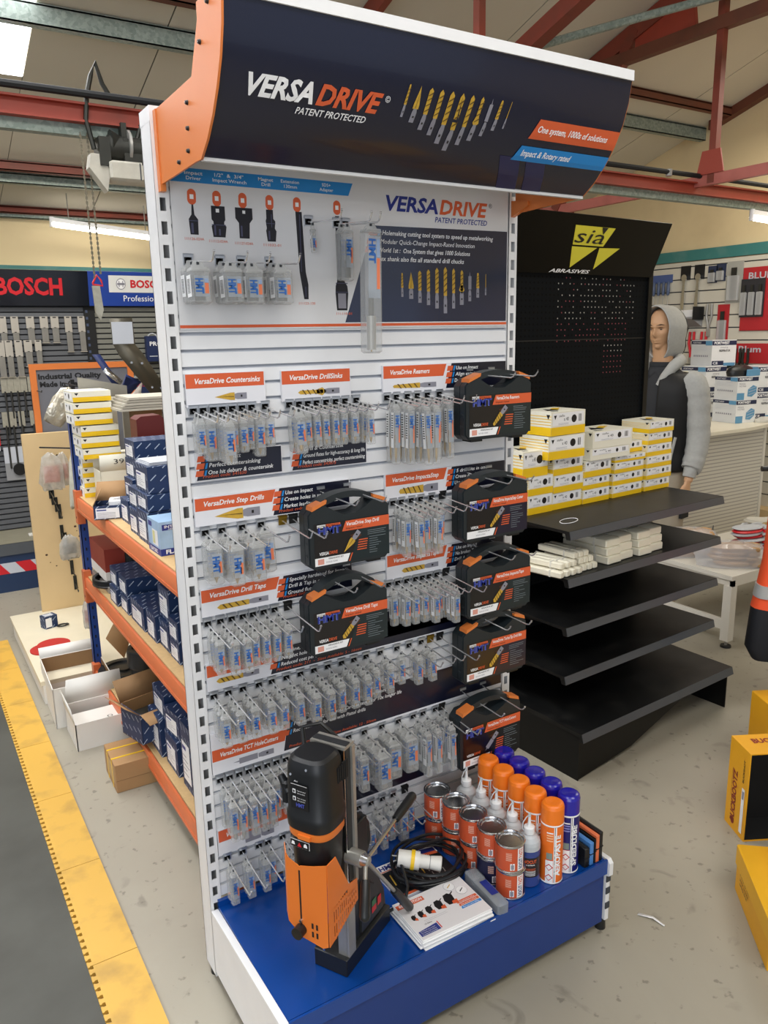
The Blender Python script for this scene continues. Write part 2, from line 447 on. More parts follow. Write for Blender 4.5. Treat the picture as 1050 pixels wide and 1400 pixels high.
# tube lights
TUBE = bpy.data.materials.new('lit_tube'); TUBE.use_nodes = True
_b = TUBE.node_tree.nodes['Principled BSDF']; _b.inputs['Emission Color'].default_value = (1, .96, .86, 1); _b.inputs['Emission Strength'].default_value = 14
def tube_light(p, q, label, hang=None):
    t = thing('tube_light', label, 'light', p, 0, 'fluorescent tube lights'); p = Vector(p); d = Vector(q)-p
    m = MB(); m.cyl((0, 0, 0), d, .02, .02, TUBE, 10); m.build('tube', t)
    m = MB(); up = Vector((0, 0, .03)); m.tube([up, d+up], .022, WHITE, 4)
    for e in (Vector((0, 0, 0)), d): m.cyl(e-Vector((0, 0, .02)), e+Vector((0, 0, .05)), .016, .016, WHITE, 8)
    m.build('batten', t)
    if hang:
        m = MB()
        for f in (.15, .85):
            s_ = d*f+up; m.tube([s_, s_+Vector((0, 0, hang))], .004, STEEL, 5)
        m.build('hanger', t)
    return t
tube_light((.60, 4.6, 2.58), (1.40, 4.6, 2.51), 'lit tube light on the back wall left of the banner', .2)
tube_light((4.30, 1.46, 2.44), (5.45, 1.46, 2.40), 'lit tube light hanging from a hook at the right edge', .06)
tube_light((-2.5, -2.2, 3.4), (-1.0, -2.2, 3.4), 'lit tube light overhead behind the viewer', .5)  # out of view, added as one more light source
# door operator hung from the tie beam on the left, with its chains
t = thing('door_hoist', 'dark motor hoist with pale casing hanging from the beam at upper left', 'hoist', (.30, 1.42, 2.42))
WG = mat('dirty_white_casing', 'b9b4a6', .6, noise=.3, scale=20)
m = MB(); m.bbox(-.06, .3, -.05, .06, -.09, -.02, WG, .008)
for x in (.05, .12, .19, .26): m.box(x, x+.004, -.052, -.05, -.085, -.025, DARKGAP)
m.box(.06, .14, -.053, -.05, -.03, -.012, BLACK)
m.build('casing', t)
DKM = mat('dark_greasy_steel', '34342f', .5, metal=.5, noise=.3, scale=20)
m = MB(); m.cyl((-.05, 0, .03), (.28, 0, .03), .045, .045, DKM, 16); m.cyl((.02, 0, .04), (.03, 0, .04), .06, .06, STEEL, 16); m.cyl((.0, 0, .045), (-.04, 0, .045), .03, .05, DKM, 14)
m.box(-.09, -.05, -.04, .05, -.04, .06, DKM); m.box(.0, .29, -.04, .04, -.02, .06, DKM); m.prism([(.10, .06), (.16, .06), (.12, .02)], 'y', -.05, -.04, STEEL); m.cyl((.20, -.04, .05), (.28, -.04, .05), .02, .02, DKM, 12); m.build('motor', t)
m = MB(); m.tube([(-.10, 0, .02), (-.12, 0, .12), (-.11, 0, .2), (-.09, 0, .27), (-.07, 0, .32), (-.05, 0, .25), (-.02, 0, .2)], .009, DKM, 6)
m.tube([(.05, 0, .04), (.08, 0, .12), (.12, 0, .14), (.12, 0, .2)], .008, DKM, 6); m.box(-.02, .28, -.01, .01, .05, .07, DKM); m.box(.0, .02, -.02, .02, .05, .12, DKM); m.box(.2, .22, -.02, .02, .05, .12, DKM); m.build('bracket', t)
m = MB(); m.prism([(-.13, -.05), (-.07, -.13), (-.055, -.06), (-.08, .0), (-.12, .0)], 'y', -.03, .03, WG); m.build('chain_guide', t)
CHAINM = mat('chain_steel', '77705f', .5, metal=.6)
t = thing('hand_chain', 'long double hand chain with red clip hanging above the blue sign', 'chain', (.165, 1.44, 2.4))
for dx, z1 in ((-.006, -.42), (.018, -.4)):
    m = MB(); z = .1; i = 0
    while z > z1:
        m.box(dx-.003*(i % 2)-.001+(.018*(.1-z)*.3), dx+.003*(i % 2)+.001+(.018*(.1-z)*.3), -.001-.003*((i+1) % 2), .001+.003*((i+1) % 2), z-.011, z, CHAINM); z -= .009; i += 1
    m.build('chain_run', t)
m = MB(); m.tube([(-.012, 0, -.44), (.005, 0, -.41), (.02, 0, -.43), (.024, 0, -.45), (-.012, 0, -.445)], .004, RED, 6, closed=True); m.build('clip', t)
m = MB(); m.prism([(-.016, -.45), (.012, -.45), (.018, -.54), (.004, -.58), (-.012, -.55)], 'y', -.006, .006, mat('foil_bag', 'a9a79a', .35, metal=.4, noise=.4, scale=40)); m.build('bag', t)

# right wall: teal rail and slat board
TEAL = stained('teal_trim', '3c7b78', '6f958d', .5, 6, .5, .75, .5)
b = MB(); b.box(GY-.03, GY, -7, YB, 2.32, 2.41, TEAL); struct(b.build('trim_12'))
b = MB(); b.box(-6, GY, YB-.03, YB, 2.22, 2.315, TEAL); struct(b.build('trim_13'))
SLW = mat('cream_slat_wall', 'cfcabb', .45, noise=.04)
t = thing('slat_wall', 'off white slat wall panel carrying tools on the right wall', 'wall panel', (GY-.02, 1.0, 0))
b = MB(); b.box(-.005, .018, -1.5, 3.9, .3, 2.31, DARKGAP)
z = .3
while z < 2.3: b.box(-.02, -.005, -1.5, 3.9, z, min(z+.094, 2.31), SLW); z += .104
b.build('panel', t)
b = MB(); b.box(-.16, 0.018, -1.5, 3.9, .0, .3, PINE); b.build('plinth', t)
# ================================================================ the display stand
st = thing('display_stand', 'tall white slotted display stand with blue base and dark curved banner', 'display stand', (0, 0, 0))
def upright(x, mb):
    a0, a1 = x-.013, x+.017
    y0, y1 = 0, .075
    mb.box(a0, a0+.0025, y0, y1, .02, 2.235, WHITE); mb.box(a1-.0025, a1, y0, y1, .02, 2.235, WHITE); mb.box(a0, a1, y1-.003, y1, .02, 2.235, WHITE)
    mb.box(a0, a0+.0082, y0-.0005, y0+.003, .02, 2.235, WHITE); mb.box(a1-.0082, a1, y0-.0005, y0+.003, .02, 2.235, WHITE)
    z = 2.2
    while z > .2:
        mb.box(a0+.008, a1-.008, y0, y0+.003, z-.05, z-.028, WHITE); z -= .05
    mb.box(a0+.010, a1-.010, y0, y0+.003, .02, z-.02, WHITE); mb.box(a0-.0004, a1+.0004, y0-.0009, y1+.0005, 2.205, 2.2358, WHITE)
    mb.box(a0+.003, a1-.003, y1-.02, y1-.018, .02, 2.2, GREYM)
for x in (0., 1.0154):
    b = MB(); upright(x, b); b.cyl((x, .04, 0), (x, .04, .03), .014, .012, BLACK, 12); b.build('upright', st)
# slat panel
PY = .004
b = MB(); b.box(.018, 1.0, .016, .03, .26, 2.16, GROOVE)
z = .262; SP = .0394
while z < 2.15:
    b.box(.018, 1.0, PY, .016, z, min(z+.031, 2.16), SLAT); b.box(.018, 1.0, PY+.006, .016, z+.031, min(z+.034, 2.16), GROOVE); z += SP
b.build('slat_panel', st)
# base
b = MB(); DZ = .24
b.box(.006, 1.022, -.442, .0, DZ-.012, DZ, BLUEDECK); b.box(.006, 1.022, -.455, -.449, .20, DZ+.006, BLUEDECK); b.box(.006, 1.022, -.449, -.442, DZ-.012, DZ-.006, BLUEDECK)
b.box(.006, 1.022, -.012, 0, DZ, DZ+.018, BLUEDECK)
b.build('deck', st)
b = MB(); b.box(.012, 1.018, -.446, -.44, .035, .205, mat('blue_plinth', '16377a', .32, noise=.08)); b.build('kick_plate', st)
for x0, x1 in ((-.014, .005), (1.023, 1.038)):
    b = MB(); b.prism([(-.004, .04), (-.004, .232), (-.452, .246), (-.462, .235), (-.462, .195), (-.452, .19), (-.452, .04)], 'x', x0, x1, WHITE)
    b.cyl(((x0+x1)/2, -.43, 0), ((x0+x1)/2, -.43, .04), .016, .014, BLACK, 12)
    if x0 > 1:
        for z in (.08, .13, .17): b.box(x0-.001, x1+.001, -.4545, -.452, z, z+.02, DARKGAP)
    b.build('base_bracket', st)
# ---- banner (header) : profile (y,z)
prof = [(-.418, 2.318), (-.410, 2.27), (-.395, 2.225), (-.372, 2.183), (-.342, 2.142), (-.308, 2.108), (-.268, 2.080)]
b = MB()
X0, X1 = .002, 1.0135
v = []; nP = len(prof)
for x in (X0, X1):
    for y, z in prof: v.append((x, y, z))
for x in (X0, X1):
    for y, z in prof: v.append((x, y+.006, z+.004))
f = [(i, nP+i, nP+i+1, i+1) for i in range(nP-1)]+[(2*nP+i, 2*nP+i+1, 3*nP+i+1, 3*nP+i) for i in range(nP-1)]+[(0, 2*nP, 3*nP, nP), (nP-1, 2*nP-1, 4*nP-1, 3*nP-1)]
b.add(v, f, NAVYG, True)
b.build('banner', st, 60)
# arc-length param for printing on the curve
seg = [0]
for i in range(nP-1): seg.append(seg[-1]+math.dist(prof[i], prof[i+1]))
HLN = seg[-1]
def bpt(x, s_, lift):
    """x along banner, s_ distance down from top"""
    s_ = max(0, min(HLN, s_))
    for i in range(nP-1):
        if s_ <= seg[i+1] or i == nP-2:
            t = (s_-seg[i])/(seg[i+1]-seg[i]); break
    y = prof[i][0]*(1-t)+prof[i+1][0]*t; z = prof[i][1]*(1-t)+prof[i+1][1]*t
    dy = prof[i+1][0]-prof[i][0]; dz = prof[i+1][1]-prof[i][1]; L = math.hypot(dy, dz)
    n = (dz/L, -dy/L)   # outward (-y, -z)
    return (x, y+n[0]*lift, z+n[1]*lift)
class BP(MB):
    def frame_b(s): return s
    def bpoly(s, pts, m, lift=.0015, nsub=1): return s.add([bpt(x, y, lift) for x, y in pts], [tuple(range(len(pts)))], m)
    def btext(s, t, x, yb, h, m, width, shear=.25, bold=.02, lift=.002):
        vs, fs, x0, x1, y0, y1 = text_tris(t, shear, bold); sx = width/(x1-x0); sy = h/.7
        return s.add([bpt(x+(a-x0)*sx, yb-c*sy, lift) for a, c in vs], fs, m)
    def bband(s, x0, x1, ya, yb, sl, m, lift=.0015, n=6):
        """slanted band: left edge leans by sl"""
        for i in range(n):
            a = ya+(yb-ya)*i/n; c = ya+(yb-ya)*(i+1)/n
            l0 = x0+sl*(1-(a-ya)/(yb-ya)); l1 = x0+sl*(1-(c-ya)/(yb-ya))
            s.bpoly([(l0, a), (l1, c), (x1, c), (x1, a)], m, lift)
def bit_pts(kind):
    """list of (polygon, material) in unit box: length 1 up, width 1; tip at top"""
    P = []
    if kind == 'cone': P.append(([(-.15, .38), (.5, .38), (.5, .5), (0, 1), (-.5, .5), (-.5, .38)], GOLDP))
    elif kind == 'sink': P += [([(-.28, .4), (.28, .4), (.28, .94), (0, 1), (-.28, .94)], GOLDP), ([(-.6, .42), (0, .32), (.6, .42), (.3, .56), (-.3, .56)], GOLDP)]
    elif kind == 'cutter': P += [([(-.45, .4), (.45, .4), (.45, .85), (-.45, .85)], PGREY), ([(-.12, .85), (.12, .85), (0, 1)], PGREY)]
    elif kind == 'thin': P.append(([(-.2, .3), (.2, .3), (.1, 1), (-.1, 1)], GOLDP))
    elif kind == 'ream': P.append(([(-.45, .38), (.45, .38), (.25, .97), (0, 1), (-.25, .97)], GOLDP))
    else: P.append(([(-.4, .38), (.4, .38), (.4, .93), (0, 1), (-.4, .93)], GOLDP))
    P.append(([(-.42, 0), (.42, 0), (.42, .28), (.3, .38), (-.3, .38), (-.42, .28)], PGREY))
    if kind not in ('cone', 'thin', 'cutter'):
        for y in (.43, .56, .69, .8): P.append(([(-.38, y), (-.38, y+.025), (.38, y+.105), (.38, y+.07)], GOLDD))
    if kind == 'cone': P.append(([(-.1, .4), (.0, .4), (.05, .9)], GOLDD))
    P.append(([(-.15, .14), (.15, .14), (.15, .19), (-.15, .19)], INK))
    return P
b = BP()
DN = mat('navy_shade_print', '141b50', .3, noise=.05, coat=.35)
for x0 in (.68, .76):
    n = 8
    for i in range(n):
        a = .20+(HLN-.20)*i/n; c = .20+(HLN-.20)*(i+1)/n
        b.bpoly([(x0+(a-.2)*.5, a), (x0+(c-.2)*.5, c), (x0+.06+(c-.2)*.5, c), (x0+.06+(a-.2)*.5, a)], DN, .001)
b.btext('VERSA', .055, .150, .036, PWHITE, .135, .3, .035)
b.btext('DRIVE', .196, .150, .036, ORANGE, .145, .3, .035)
b.btext('©', .346, .128, .012, PWHITE, .012, 0, 0)
b.btext('PATENT PROTECTED', .158, .172, .0125, PWHITE, .155, .25, .015)
kinds = ['ream', 'cone', 'tap', 'tap', 'drill', 'drill', 'drill', 'sink', 'cutter', 'ream', 'thin']
for i, k in enumerate(kinds):
    cx = .395+i*.0265; top = .088-.0*i; L = [.062, .07, .082, .09, .105, .118, .102, .09, .077, .062, .055][i]; w = [.008, .016, .015, .015, .017, .017, .015, .016, .012, .012, .006][i]
    for pts, m in bit_pts(k): b.bpoly([(cx+x*w*.85+(y-.5)*.006, top+(1-y)*L) for x, y in pts], m, .0015 if m in (GOLDP, PGREY) else .0022)
b.bband(.738, X1-.001, .112, .155, .018, ORANGE); b.btext('One system, 1000s of solutions', .757, .139, .014, PWHITE, .222, .25, .02, .003)
b.bband(.714, X1-.001, .172, .207, .016, SKYB); b.btext('Impact & Rotary rated', .735, .194, .014, PWHITE, .155, .25, .02, .003)
b.build('banner_print', st)
b = MB(); b.box(X0, X1, -.421, -.400, 2.322, 2.338, WHITE); b.box(X0, X1, -.4235, -.419, 2.316, 2.338, WHITE)
b.prism([(-.273, 2.0765), (-.262, 2.0765), (-.258, 2.084), (-.273, 2.083)], 'x', X0, X1, WHITE); b.build('banner_edge', st)
# left and right orange end plates
def endplate(xa, xb, nm):
    e = -.006 if xa < .5 else .004
    pts = [(-.012, 2.225), (-.25, 2.228), (-.30, 2.31), (-.30, 2.338), (-.419+e, 2.338)]+[(y+e, z-.002) for y, z in prof]+[(-.25, 2.079), (-.012, 2.074)]
    m = MB(); m.prism(pts, 'x', xa, xb, ORANGEP); o = m.build(nm, st)
    for (y, z) in ((-.36, 2.32), (-.31, 2.27), (-.22, 2.19), (-.215, 2.145), (-.21, 2.105), (-.15, 2.095)):
        m = MB(); xx = xa-.001 if xa < .5 else xb+.001; m.cyl((xx+(.002 if xa < .5 else -.002), y, z), (xx-(.004 if xa < .5 else -.004), y, z), .005, .0035, INK, 10)
        m.cyl((xx, y, z), (xx-(.005 if xa < .5 else -.005), y, z), .002, .002, CHROME, 8); q = m.build('screw', o)
endplate(-.003, .0015, 'end_plate'); endplate(1.014, 1.018, 'end_plate')
b = MB(); b.prism([(-.02, 2.06), (-.001, 2.06), (-.001, 2.225), (-.02, 2.225)], 'x', -.006, .006, ORANGEP); b.build('fixing_flange', st)
b = MB(); b.prism([(-.07, 2.088), (-.001, 2.066), (-.001, 2.11), (-.07, 2.10)], 'x', 1.008, 1.022, ORANGEP); b.build('fixing_flange', st)
# perforated glossy soffit
GLOSSW = mat('glossy_white_soffit', 'cfcbc8', .12, noise=.02, coat=.5)
b = MB()
y0, y1 = -.262, .0
zs0, zs1 = 2.085, 2.140
def sz(y): return zs0+(zs1-zs0)*(y-y0)/(y1-y0)
def sq(xa, xb, ya, yb, m=GLOSSW):
    v = [(x, y, sz(y)+t) for t in (0, .002) for y in (ya, yb) for x in (xa, xb)]
    b.add(v, [(0, 2, 3, 1), (4, 5, 7, 6), (0, 1, 5, 4), (2, 6, 7, 3), (0, 4, 6, 2), (1, 3, 7, 5)], m)
rows = [(-.205, -.198), (-.185, -.178), (-.165, -.158), (-.10, -.093), (-.08, -.073)]
cur = y0
for (a, c) in rows:
    sq(X0, X1, cur, a)
    sq(X0, .25, a, c); x = .25
    while x < .98: sq(x+.014, x+.022, a, c); x += .022
    sq(x, X1, a, c)
    cur = c
sq(X0, X1, cur, y1)
b.build('soffit', st)
# ---- top graphic panel
GP = mat('graphic_white', 'dcdcde', .22, noise=.03, coat=.4)
b = MB(); b.box(.020, .996, -.001, .004, 1.765, 2.138, GP)
b.frame((0, -.001, 0), (1, 0, 0), (0, 0, 1), .0003)
b.poly([(.02, 2.086), (.474, 2.086), (.487, 2.116), (.02, 2.116)], SKYB)
for t_, x, z_, w in (('Impact', .055, 2.103, .042), ('Driver', .058, 2.092, .035), ('1/2"  &  3/4"', .125, 2.103, .07), ('Impact Wrench', .12, 2.092, .082), ('Magnet', .232, 2.103, .038), ('Drill', .24, 2.092, .022), ('Extension', .290, 2.103, .048), ('130mm', .298, 2.092, .034), ('SDS+', .40, 2.103, .024), ('Adapter', .393, 2.092, .038)):
    b.text(t_, x, z_, .0075, PWHITE, 2, 0, .01, w)
b.rect(.02, .996, 1.768, 1.775, ORANGE)
BK = mat('dark_socket_print', '1b1a22', .35, noise=.2, scale=50)
def logo(cx, cz):
    pts = [(cx+.0105*cos(t), cz+(.012 if sin(t) > 0 else -.012)*0+.006*(1 if sin(t) >= 0 else -1)+.011*sin(t)) for t in [2*PI*i/16+.01 for i in range(16)]]
    b.poly(pts, ORANGE, 1); b.rect(cx-.0045, cx+.0045, cz-.005, cz+.005, PWHITE, 2)
for cx in (.068, .127, .19, .258, .33, .44): logo(cx, 2.056)
b.poly([(.060, 1.975), (.079, 1.975), (.080, 2.008), (.072, 2.018), (.0705, 2.040), (.0665, 2.040), (.065, 2.018), (.058, 2.008)], BK)
b.poly([(.114, 1.972), (.143, 1.972), (.147, 1.996), (.142, 2.0), (.142, 2.006), (.145, 2.010), (.145, 2.04), (.112, 2.04), (.112, 2.010), (.116, 2.006), (.116, 2.0), (.111, 1.996)], BK)
b.rect(.123, .131, 2.026, 2.034, PWHITE, 2)
b.poly([(.178, 1.972), (.203, 1.972), (.205, 2.006), (.213, 2.016), (.213, 2.04), (.170, 2.04), (.170, 2.016), (.178, 2.006)], BK); b.rect(.188, .195, 2.027, 2.034, PWHITE, 2)
b.poly([(.249, 1.968), (.270, 1.968), (.273, 1.992), (.269, 1.998), (.271, 2.014), (.266, 2.02), (.266, 2.04), (.248, 2.04), (.248, 2.02), (.246, 2.014), (.248, 1.998), (.246, 1.992)], BK)
b.poly([(.340, 1.835), (.352, 1.835), (.353, 1.87), (.347, 1.9), (.342, 2.04), (.325, 2.04), (.330, 1.9)], BK)
b.poly([(.432, 1.808), (.462, 1.808), (.466, 1.85), (.464, 1.868), (.457, 1.878), (.456, 1.9), (.449, 2.036), (.434, 2.036), (.436, 1.9), (.434, 1.878), (.430, 1.868), (.429, 1.85)], BK)
b.rect(.436, .459, 1.813, 1.85, PGREY, 2)
HL = mat('socket_highlight_print', '4a4b66', .35, noise=.2, scale=40)
for x0, x1, z0, z1 in ((.0625, .068, 1.978, 2.0), (.117, .121, 1.976, 2.0), (.182, .186, 1.976, 2.0), (.252, .256, 1.972, 1.992), (.3345, .3365, 1.9, 2.034), (.344, .346, 1.84, 1.865), (.4395, .442, 1.9, 2.03), (.128, .132, 1.976, 1.99), (.26, .262, 2.0, 2.03)): b.rect(x0, x1, z0, z1, HL, 2)
for x0, x1, z in ((.058, .080, 2.004), (.1115, .1455, 1.998), (.247, .271, 2.008), (.43, .465, 1.874), (.43, .465, 1.852)): b.rect(x0, x1, z, z+.0018, HL, 2)
for t_, x, z_ in (('111126-024A', .046, 1.963), ('111112-024A', .103, 1.960), ('111127-024A', .166, 1.958), ('111032-01', .238, 1.957), ('111123-130', .325, 1.822), ('111110-01', .430, 1.797)):
    b.text(t_, x, z_, .006, ORANGE, 2, 0, 0, .045)
b.text('VERSA', .585, 2.060, .036, DBLUE, 2, .2, .03, .165); b.text('DRIVE', .755, 2.060, .036, ORANGE, 2, .2, .03, .165); b.text('®', .925, 2.085, .012, INK, 2, 0, 0, .012)
b.text('PATENT PROTECTED', .74, 2.038, .0135, DBLUE, 2, .2, .015, .18)
b.poly([(.455, 1.778), (.994, 1.778), (.994, 2.026), (.545, 2.020)], mat('navy_graphic', '1c2440', .14, noise=.25, scale=3, coat=.8))
for i, t_ in enumerate(('Holemaking cutting tool system to speed up metalworking', 'Modular Quick-Change Impact-Rated Innovation', 'World 1st :  One System that gives 1000 Solutions', 'Hex shank also fits all standard drill chucks')):
    z_ = 1.998-i*.0215; x = .572-i*.006
    b.text(t_, x, z_, .0115, PWHITE, 2, .2, .012, [.37, .31, .30, .285][i])
    if i < 3: b.poly([(x-.014, z_-.002), (x-.008, z_-.002), (x-.004, z_+.013), (x-.010, z_+.013)], SKYB, 2); b.poly([(x-.042, z_-.002), (x-.017, z_-.002), (x-.014, z_+.013), (x-.038, z_+.013)], ORANGE, 2)
for i, k in enumerate(kinds):
    cx = .632+i*.0285; L = [.062, .07, .084, .094, .108, .124, .108, .094, .08, .068, .058][i]; w = [.008, .016, .013, .013, .014, .014, .012, .016, .012, .012, .006][i]
    top = [1.905, 1.908, 1.912, 1.916, 1.921, 1.924, 1.921, 1.917, 1.913, 1.911, 1.908][i]
    for pts, m in bit_pts(k): b.poly([(cx+x*w, top-(1-y)*L) for x, y in pts], m, 2 if m in (GOLDP, PGREY) else 3)
o = b.build('graphic_panel', st)
# ---- row header cards
CARDW = mat('card_white', 'e4e4ea', .35, noise=.02)
def card(x0, x1, z0, z1): b.box(x0, x1, -.004, .0038, z0, z1, CARDW); b.frame((0, -.004, 0), (1, 0, 0), (0, 0, 1), .0003)
def orange_tab(x0, x1, z0, z1, t_, slant=.011):
    b.poly([(x0, z0), (x1-slant, z0), (x1, z1), (x0, z1)], ORANGE); b.text(t_, x0+.022, z0+.010, .0125, PWHITE, 2, .25, .022, min(.165, len(t_)*.0072))
def navy_block(x0, x1, z0, z1, lines, code=None, h=.010, dz=.0175):
    b.poly([(x0, z0), (x1, z0), (x1, z1), (x0+.02, z1)], NAVY)
    for i, t_ in enumerate(lines):
        z_ = z1-.018-i*dz; x = x0+.036-i*.003
        b.text(t_, x, z_, h, PWHITE, 2, .2, .012, min(len(t_)*.0061, x1-x-.004))
        b.poly([(x-.011, z_-.003), (x-.006, z_-.003), (x-.002, z_+.011), (x-.007, z_+.011)], SKYB, 2); b.poly([(x-.033, z_-.003), (x-.014, z_-.003), (x-.010, z_+.011), (x-.029, z_+.011)], ORANGE, 2)
    if code: b.text(code, x0+.016, z0+.005, .008, ORANGE, 2, .2, .005, min(len(code)*.0056, x1-x0-.04))
def hbit(x0, x1, zc, w, kind):
    for pts, m in bit_pts(kind): b.poly([(x1-y*(x1-x0), zc+x*w) for x, y in pts], m, 2 if m in (GOLDP, PGREY) else 3)
def mkcard(fn, nm='header_card'):
    global b
    b = MB(); fn(); b.build(nm, st)
mkcard(lambda: (card(.021, .222, 1.586, 1.664), orange_tab(.022, .219, 1.630, 1.663, 'VersaDrive Countersinks', 0), hbit(.09, .172, 1.607, .018, 'cone')))
mkcard(lambda: (card(.266, .464, 1.586, 1.662), orange_tab(.267, .462, 1.628, 1.661, 'VersaDrive DrillSinks', 0), hbit(.31, .43, 1.606, .017, 'sink')))
mkcard(lambda: (card(.564, .995, 1.588, 1.664), orange_tab(.566, .776, 1.629, 1.662, 'VersaDrive Reamers'), hbit(.595, .74, 1.607, .016, 'ream'), navy_block(.774, .994, 1.594, 1.663, ['Use on Impact', 'Align existing holes', 'Deburr holes'])))
mkcard(lambda: (card(.032, .258, 1.408, 1.478), navy_block(.032, .256, 1.410, 1.476, ['Use on Impact', 'Perfect countersinking', 'One hit deburr & countersink'], 'Product code: 541650')))
mkcard(lambda: (card(.284, .508, 1.408, 1.462), navy_block(.285, .506, 1.409, 1.475, ['Drill & Countersink', 'Ground flutes for high-accuracy & long life', 'Perfect concentricity, perfect countersinking'], 'Product code: 543075')))
mkcard(lambda: (card(.021, .452, 1.297, 1.368), orange_tab(.023, .235, 1.335, 1.366, 'VersaDrive Step Drills'), hbit(.07, .19, 1.317, .026, 'cone'), navy_block(.226, .450, 1.299, 1.367, ['Use on Impact', 'Create holes in seconds', 'Market leading performance'], 'Product code: 5050')))
mkcard(lambda: (card(.565, .996, 1.292, 1.367), orange_tab(.567, .777, 1.333, 1.366, 'VersaDrive ImpactaStep'), hbit(.61, .745, 1.314, .026, 'ream'), navy_block(.775, .995, 1.298, 1.366, ['5 drill bits in one', 'Create & enlarge holes', 'Use on Impact'])))
mkcard(lambda: (card(.021, .452, 1.064, 1.136), orange_tab(.022, .234, 1.102, 1.134, 'VersaDrive Drill Taps'), hbit(.06, .20, 1.083, .017, 'drill'), navy_block(.226, .451, 1.067, 1.133, ['Specially hardened for Impact', 'Drill & Tap in one operation', 'Ground flutes for accuracy'], 'Product code: 2020')))
mkcard(lambda: (card(.565, .996, 1.060, 1.134), orange_tab(.567, .777, 1.100, 1.133, 'VersaDrive ImpactaTaps'), hbit(.615, .745, 1.081, .017, 'tap'), navy_block(.775, .995, 1.064, 1.132, ['Use on Impact', 'No broken Taps', 'Drill & Tap'])))
mkcard(lambda: (card(.021, .996, .864, .936), orange_tab(.022, .205, .902, .934, 'VersaDrive TurboTip', .011), hbit(.045, .163, .887, .017, 'drill'),
                navy_block(.196, .996, .868, .938, ['Slimline, no pilot', 'No pilot hole needed', 'Reduced cost per hole'], 'Product code: 211  -  Sizes Available: 5 - 16mm')))
mkcard(lambda: (card(.53, .996, .89, .968), b.poly([(.53, .89), (.996, .89), (.996, .968), (.53, .968)], NAVY)))
mkcard(lambda: (card(.019, .996, .628, .744), orange_tab(.020, .234, .665, .698, 'VersaDrive TCT HoleCutters', .008), hbit(.075, .192, .647, .018, 'cutter'),
                navy_block(.222, .994, .635, .742, ['Heavy-duty holecutter for steel beams & metalwork', 'Premium quality Tungsten Carbide teeth for 10x longer life', 'Recommended for use with Pistol drills'], 'Product code: 108020    Sizes Available: 12 - 50mm', .0105, .021)))
mkcard(lambda: (card(.019, .43, .388, .464), orange_tab(.021, .232, .428, .462, 'VersaDrive HoleCutters', .008), hbit(.08, .18, .415, .035, 'cutter')))
mkcard(lambda: (card(.44, .70, .40, .506), navy_block(.42, .70, .404, .505, ['Carbide tipped', 'Long reach cutting', 'Use on Impact'])))
# ================================================================ hooks and packs
def mk_hook(L=.17, tip=.018, plate='w', drop=.012):
    t = thing('display_hook', 'x', 'hook', (0, 0, 0))
    m = MB(); pm = {'w': PLATEC, 'k': BLACKM, 'g': mat('brass_plate', '9a7b2a', .35, metal=.8)}[plate]
    m.box(-.0115, .0115, -.006, -.004, -.014, .010, pm)
    if plate == 'w': m.box(-.0085, .0085, -.0066, -.006, -.011, .005, BLACKM)
    m.box(-.0115, .0115, -.006, -.004, .006, .010, pm); m.box(-.0115, .0115, -.010, .006, .008, .011, pm); m.box(-.0115, .0115, -.010, -.009, .003, .011, pm)
    if plate == 'w': m.lathe([(.0058, 0), (.0058, .003), (.0038, .003), (.0038, 0)], CHROME, (0, 0, 0), 14); 
    if plate == 'w':
        # turn the ring to face the viewer
        n = 14*4
        for i in range(len(m.v)-14*4, len(m.v)): x, y, z = m.v[i]; m.v[i] = (x, -.0066-z, y-.003)
    m.build('hook_plate', t)
    m = MB(); m.tube([(0, -.005, -.004), (0, -.05, -.006-drop*.3), (0, -L+.012, -.006-drop), (0, -L+.004, -.003-drop), (0, -L-.006, tip-.006-drop)], .0020, PRONG, 6)
    m.lathe([(.0032, 0), (.0032, .003), (.0001, .004)], PRONG, (0, 0, 0), 8)
    k = len(m.v)-8*3
    for i in range(k, len(m.v)): x, y, z = m.v[i]; m.v[i] = (x, y-L-.006, z+tip-.006-drop)
    m.build('prong', t)
    return Proto(t)
HK = {k: mk_hook(plate=k) for k in 'w'}
HKL = {'k': mk_hook(.19, plate='k'), 'g': mk_hook(.17, plate='g')}
HKC = mk_hook(.20, .014, 'w', .004)
HLAB = HKBLUE = mat('pack_blue_ink', '2a62ad', .4, noise=0)
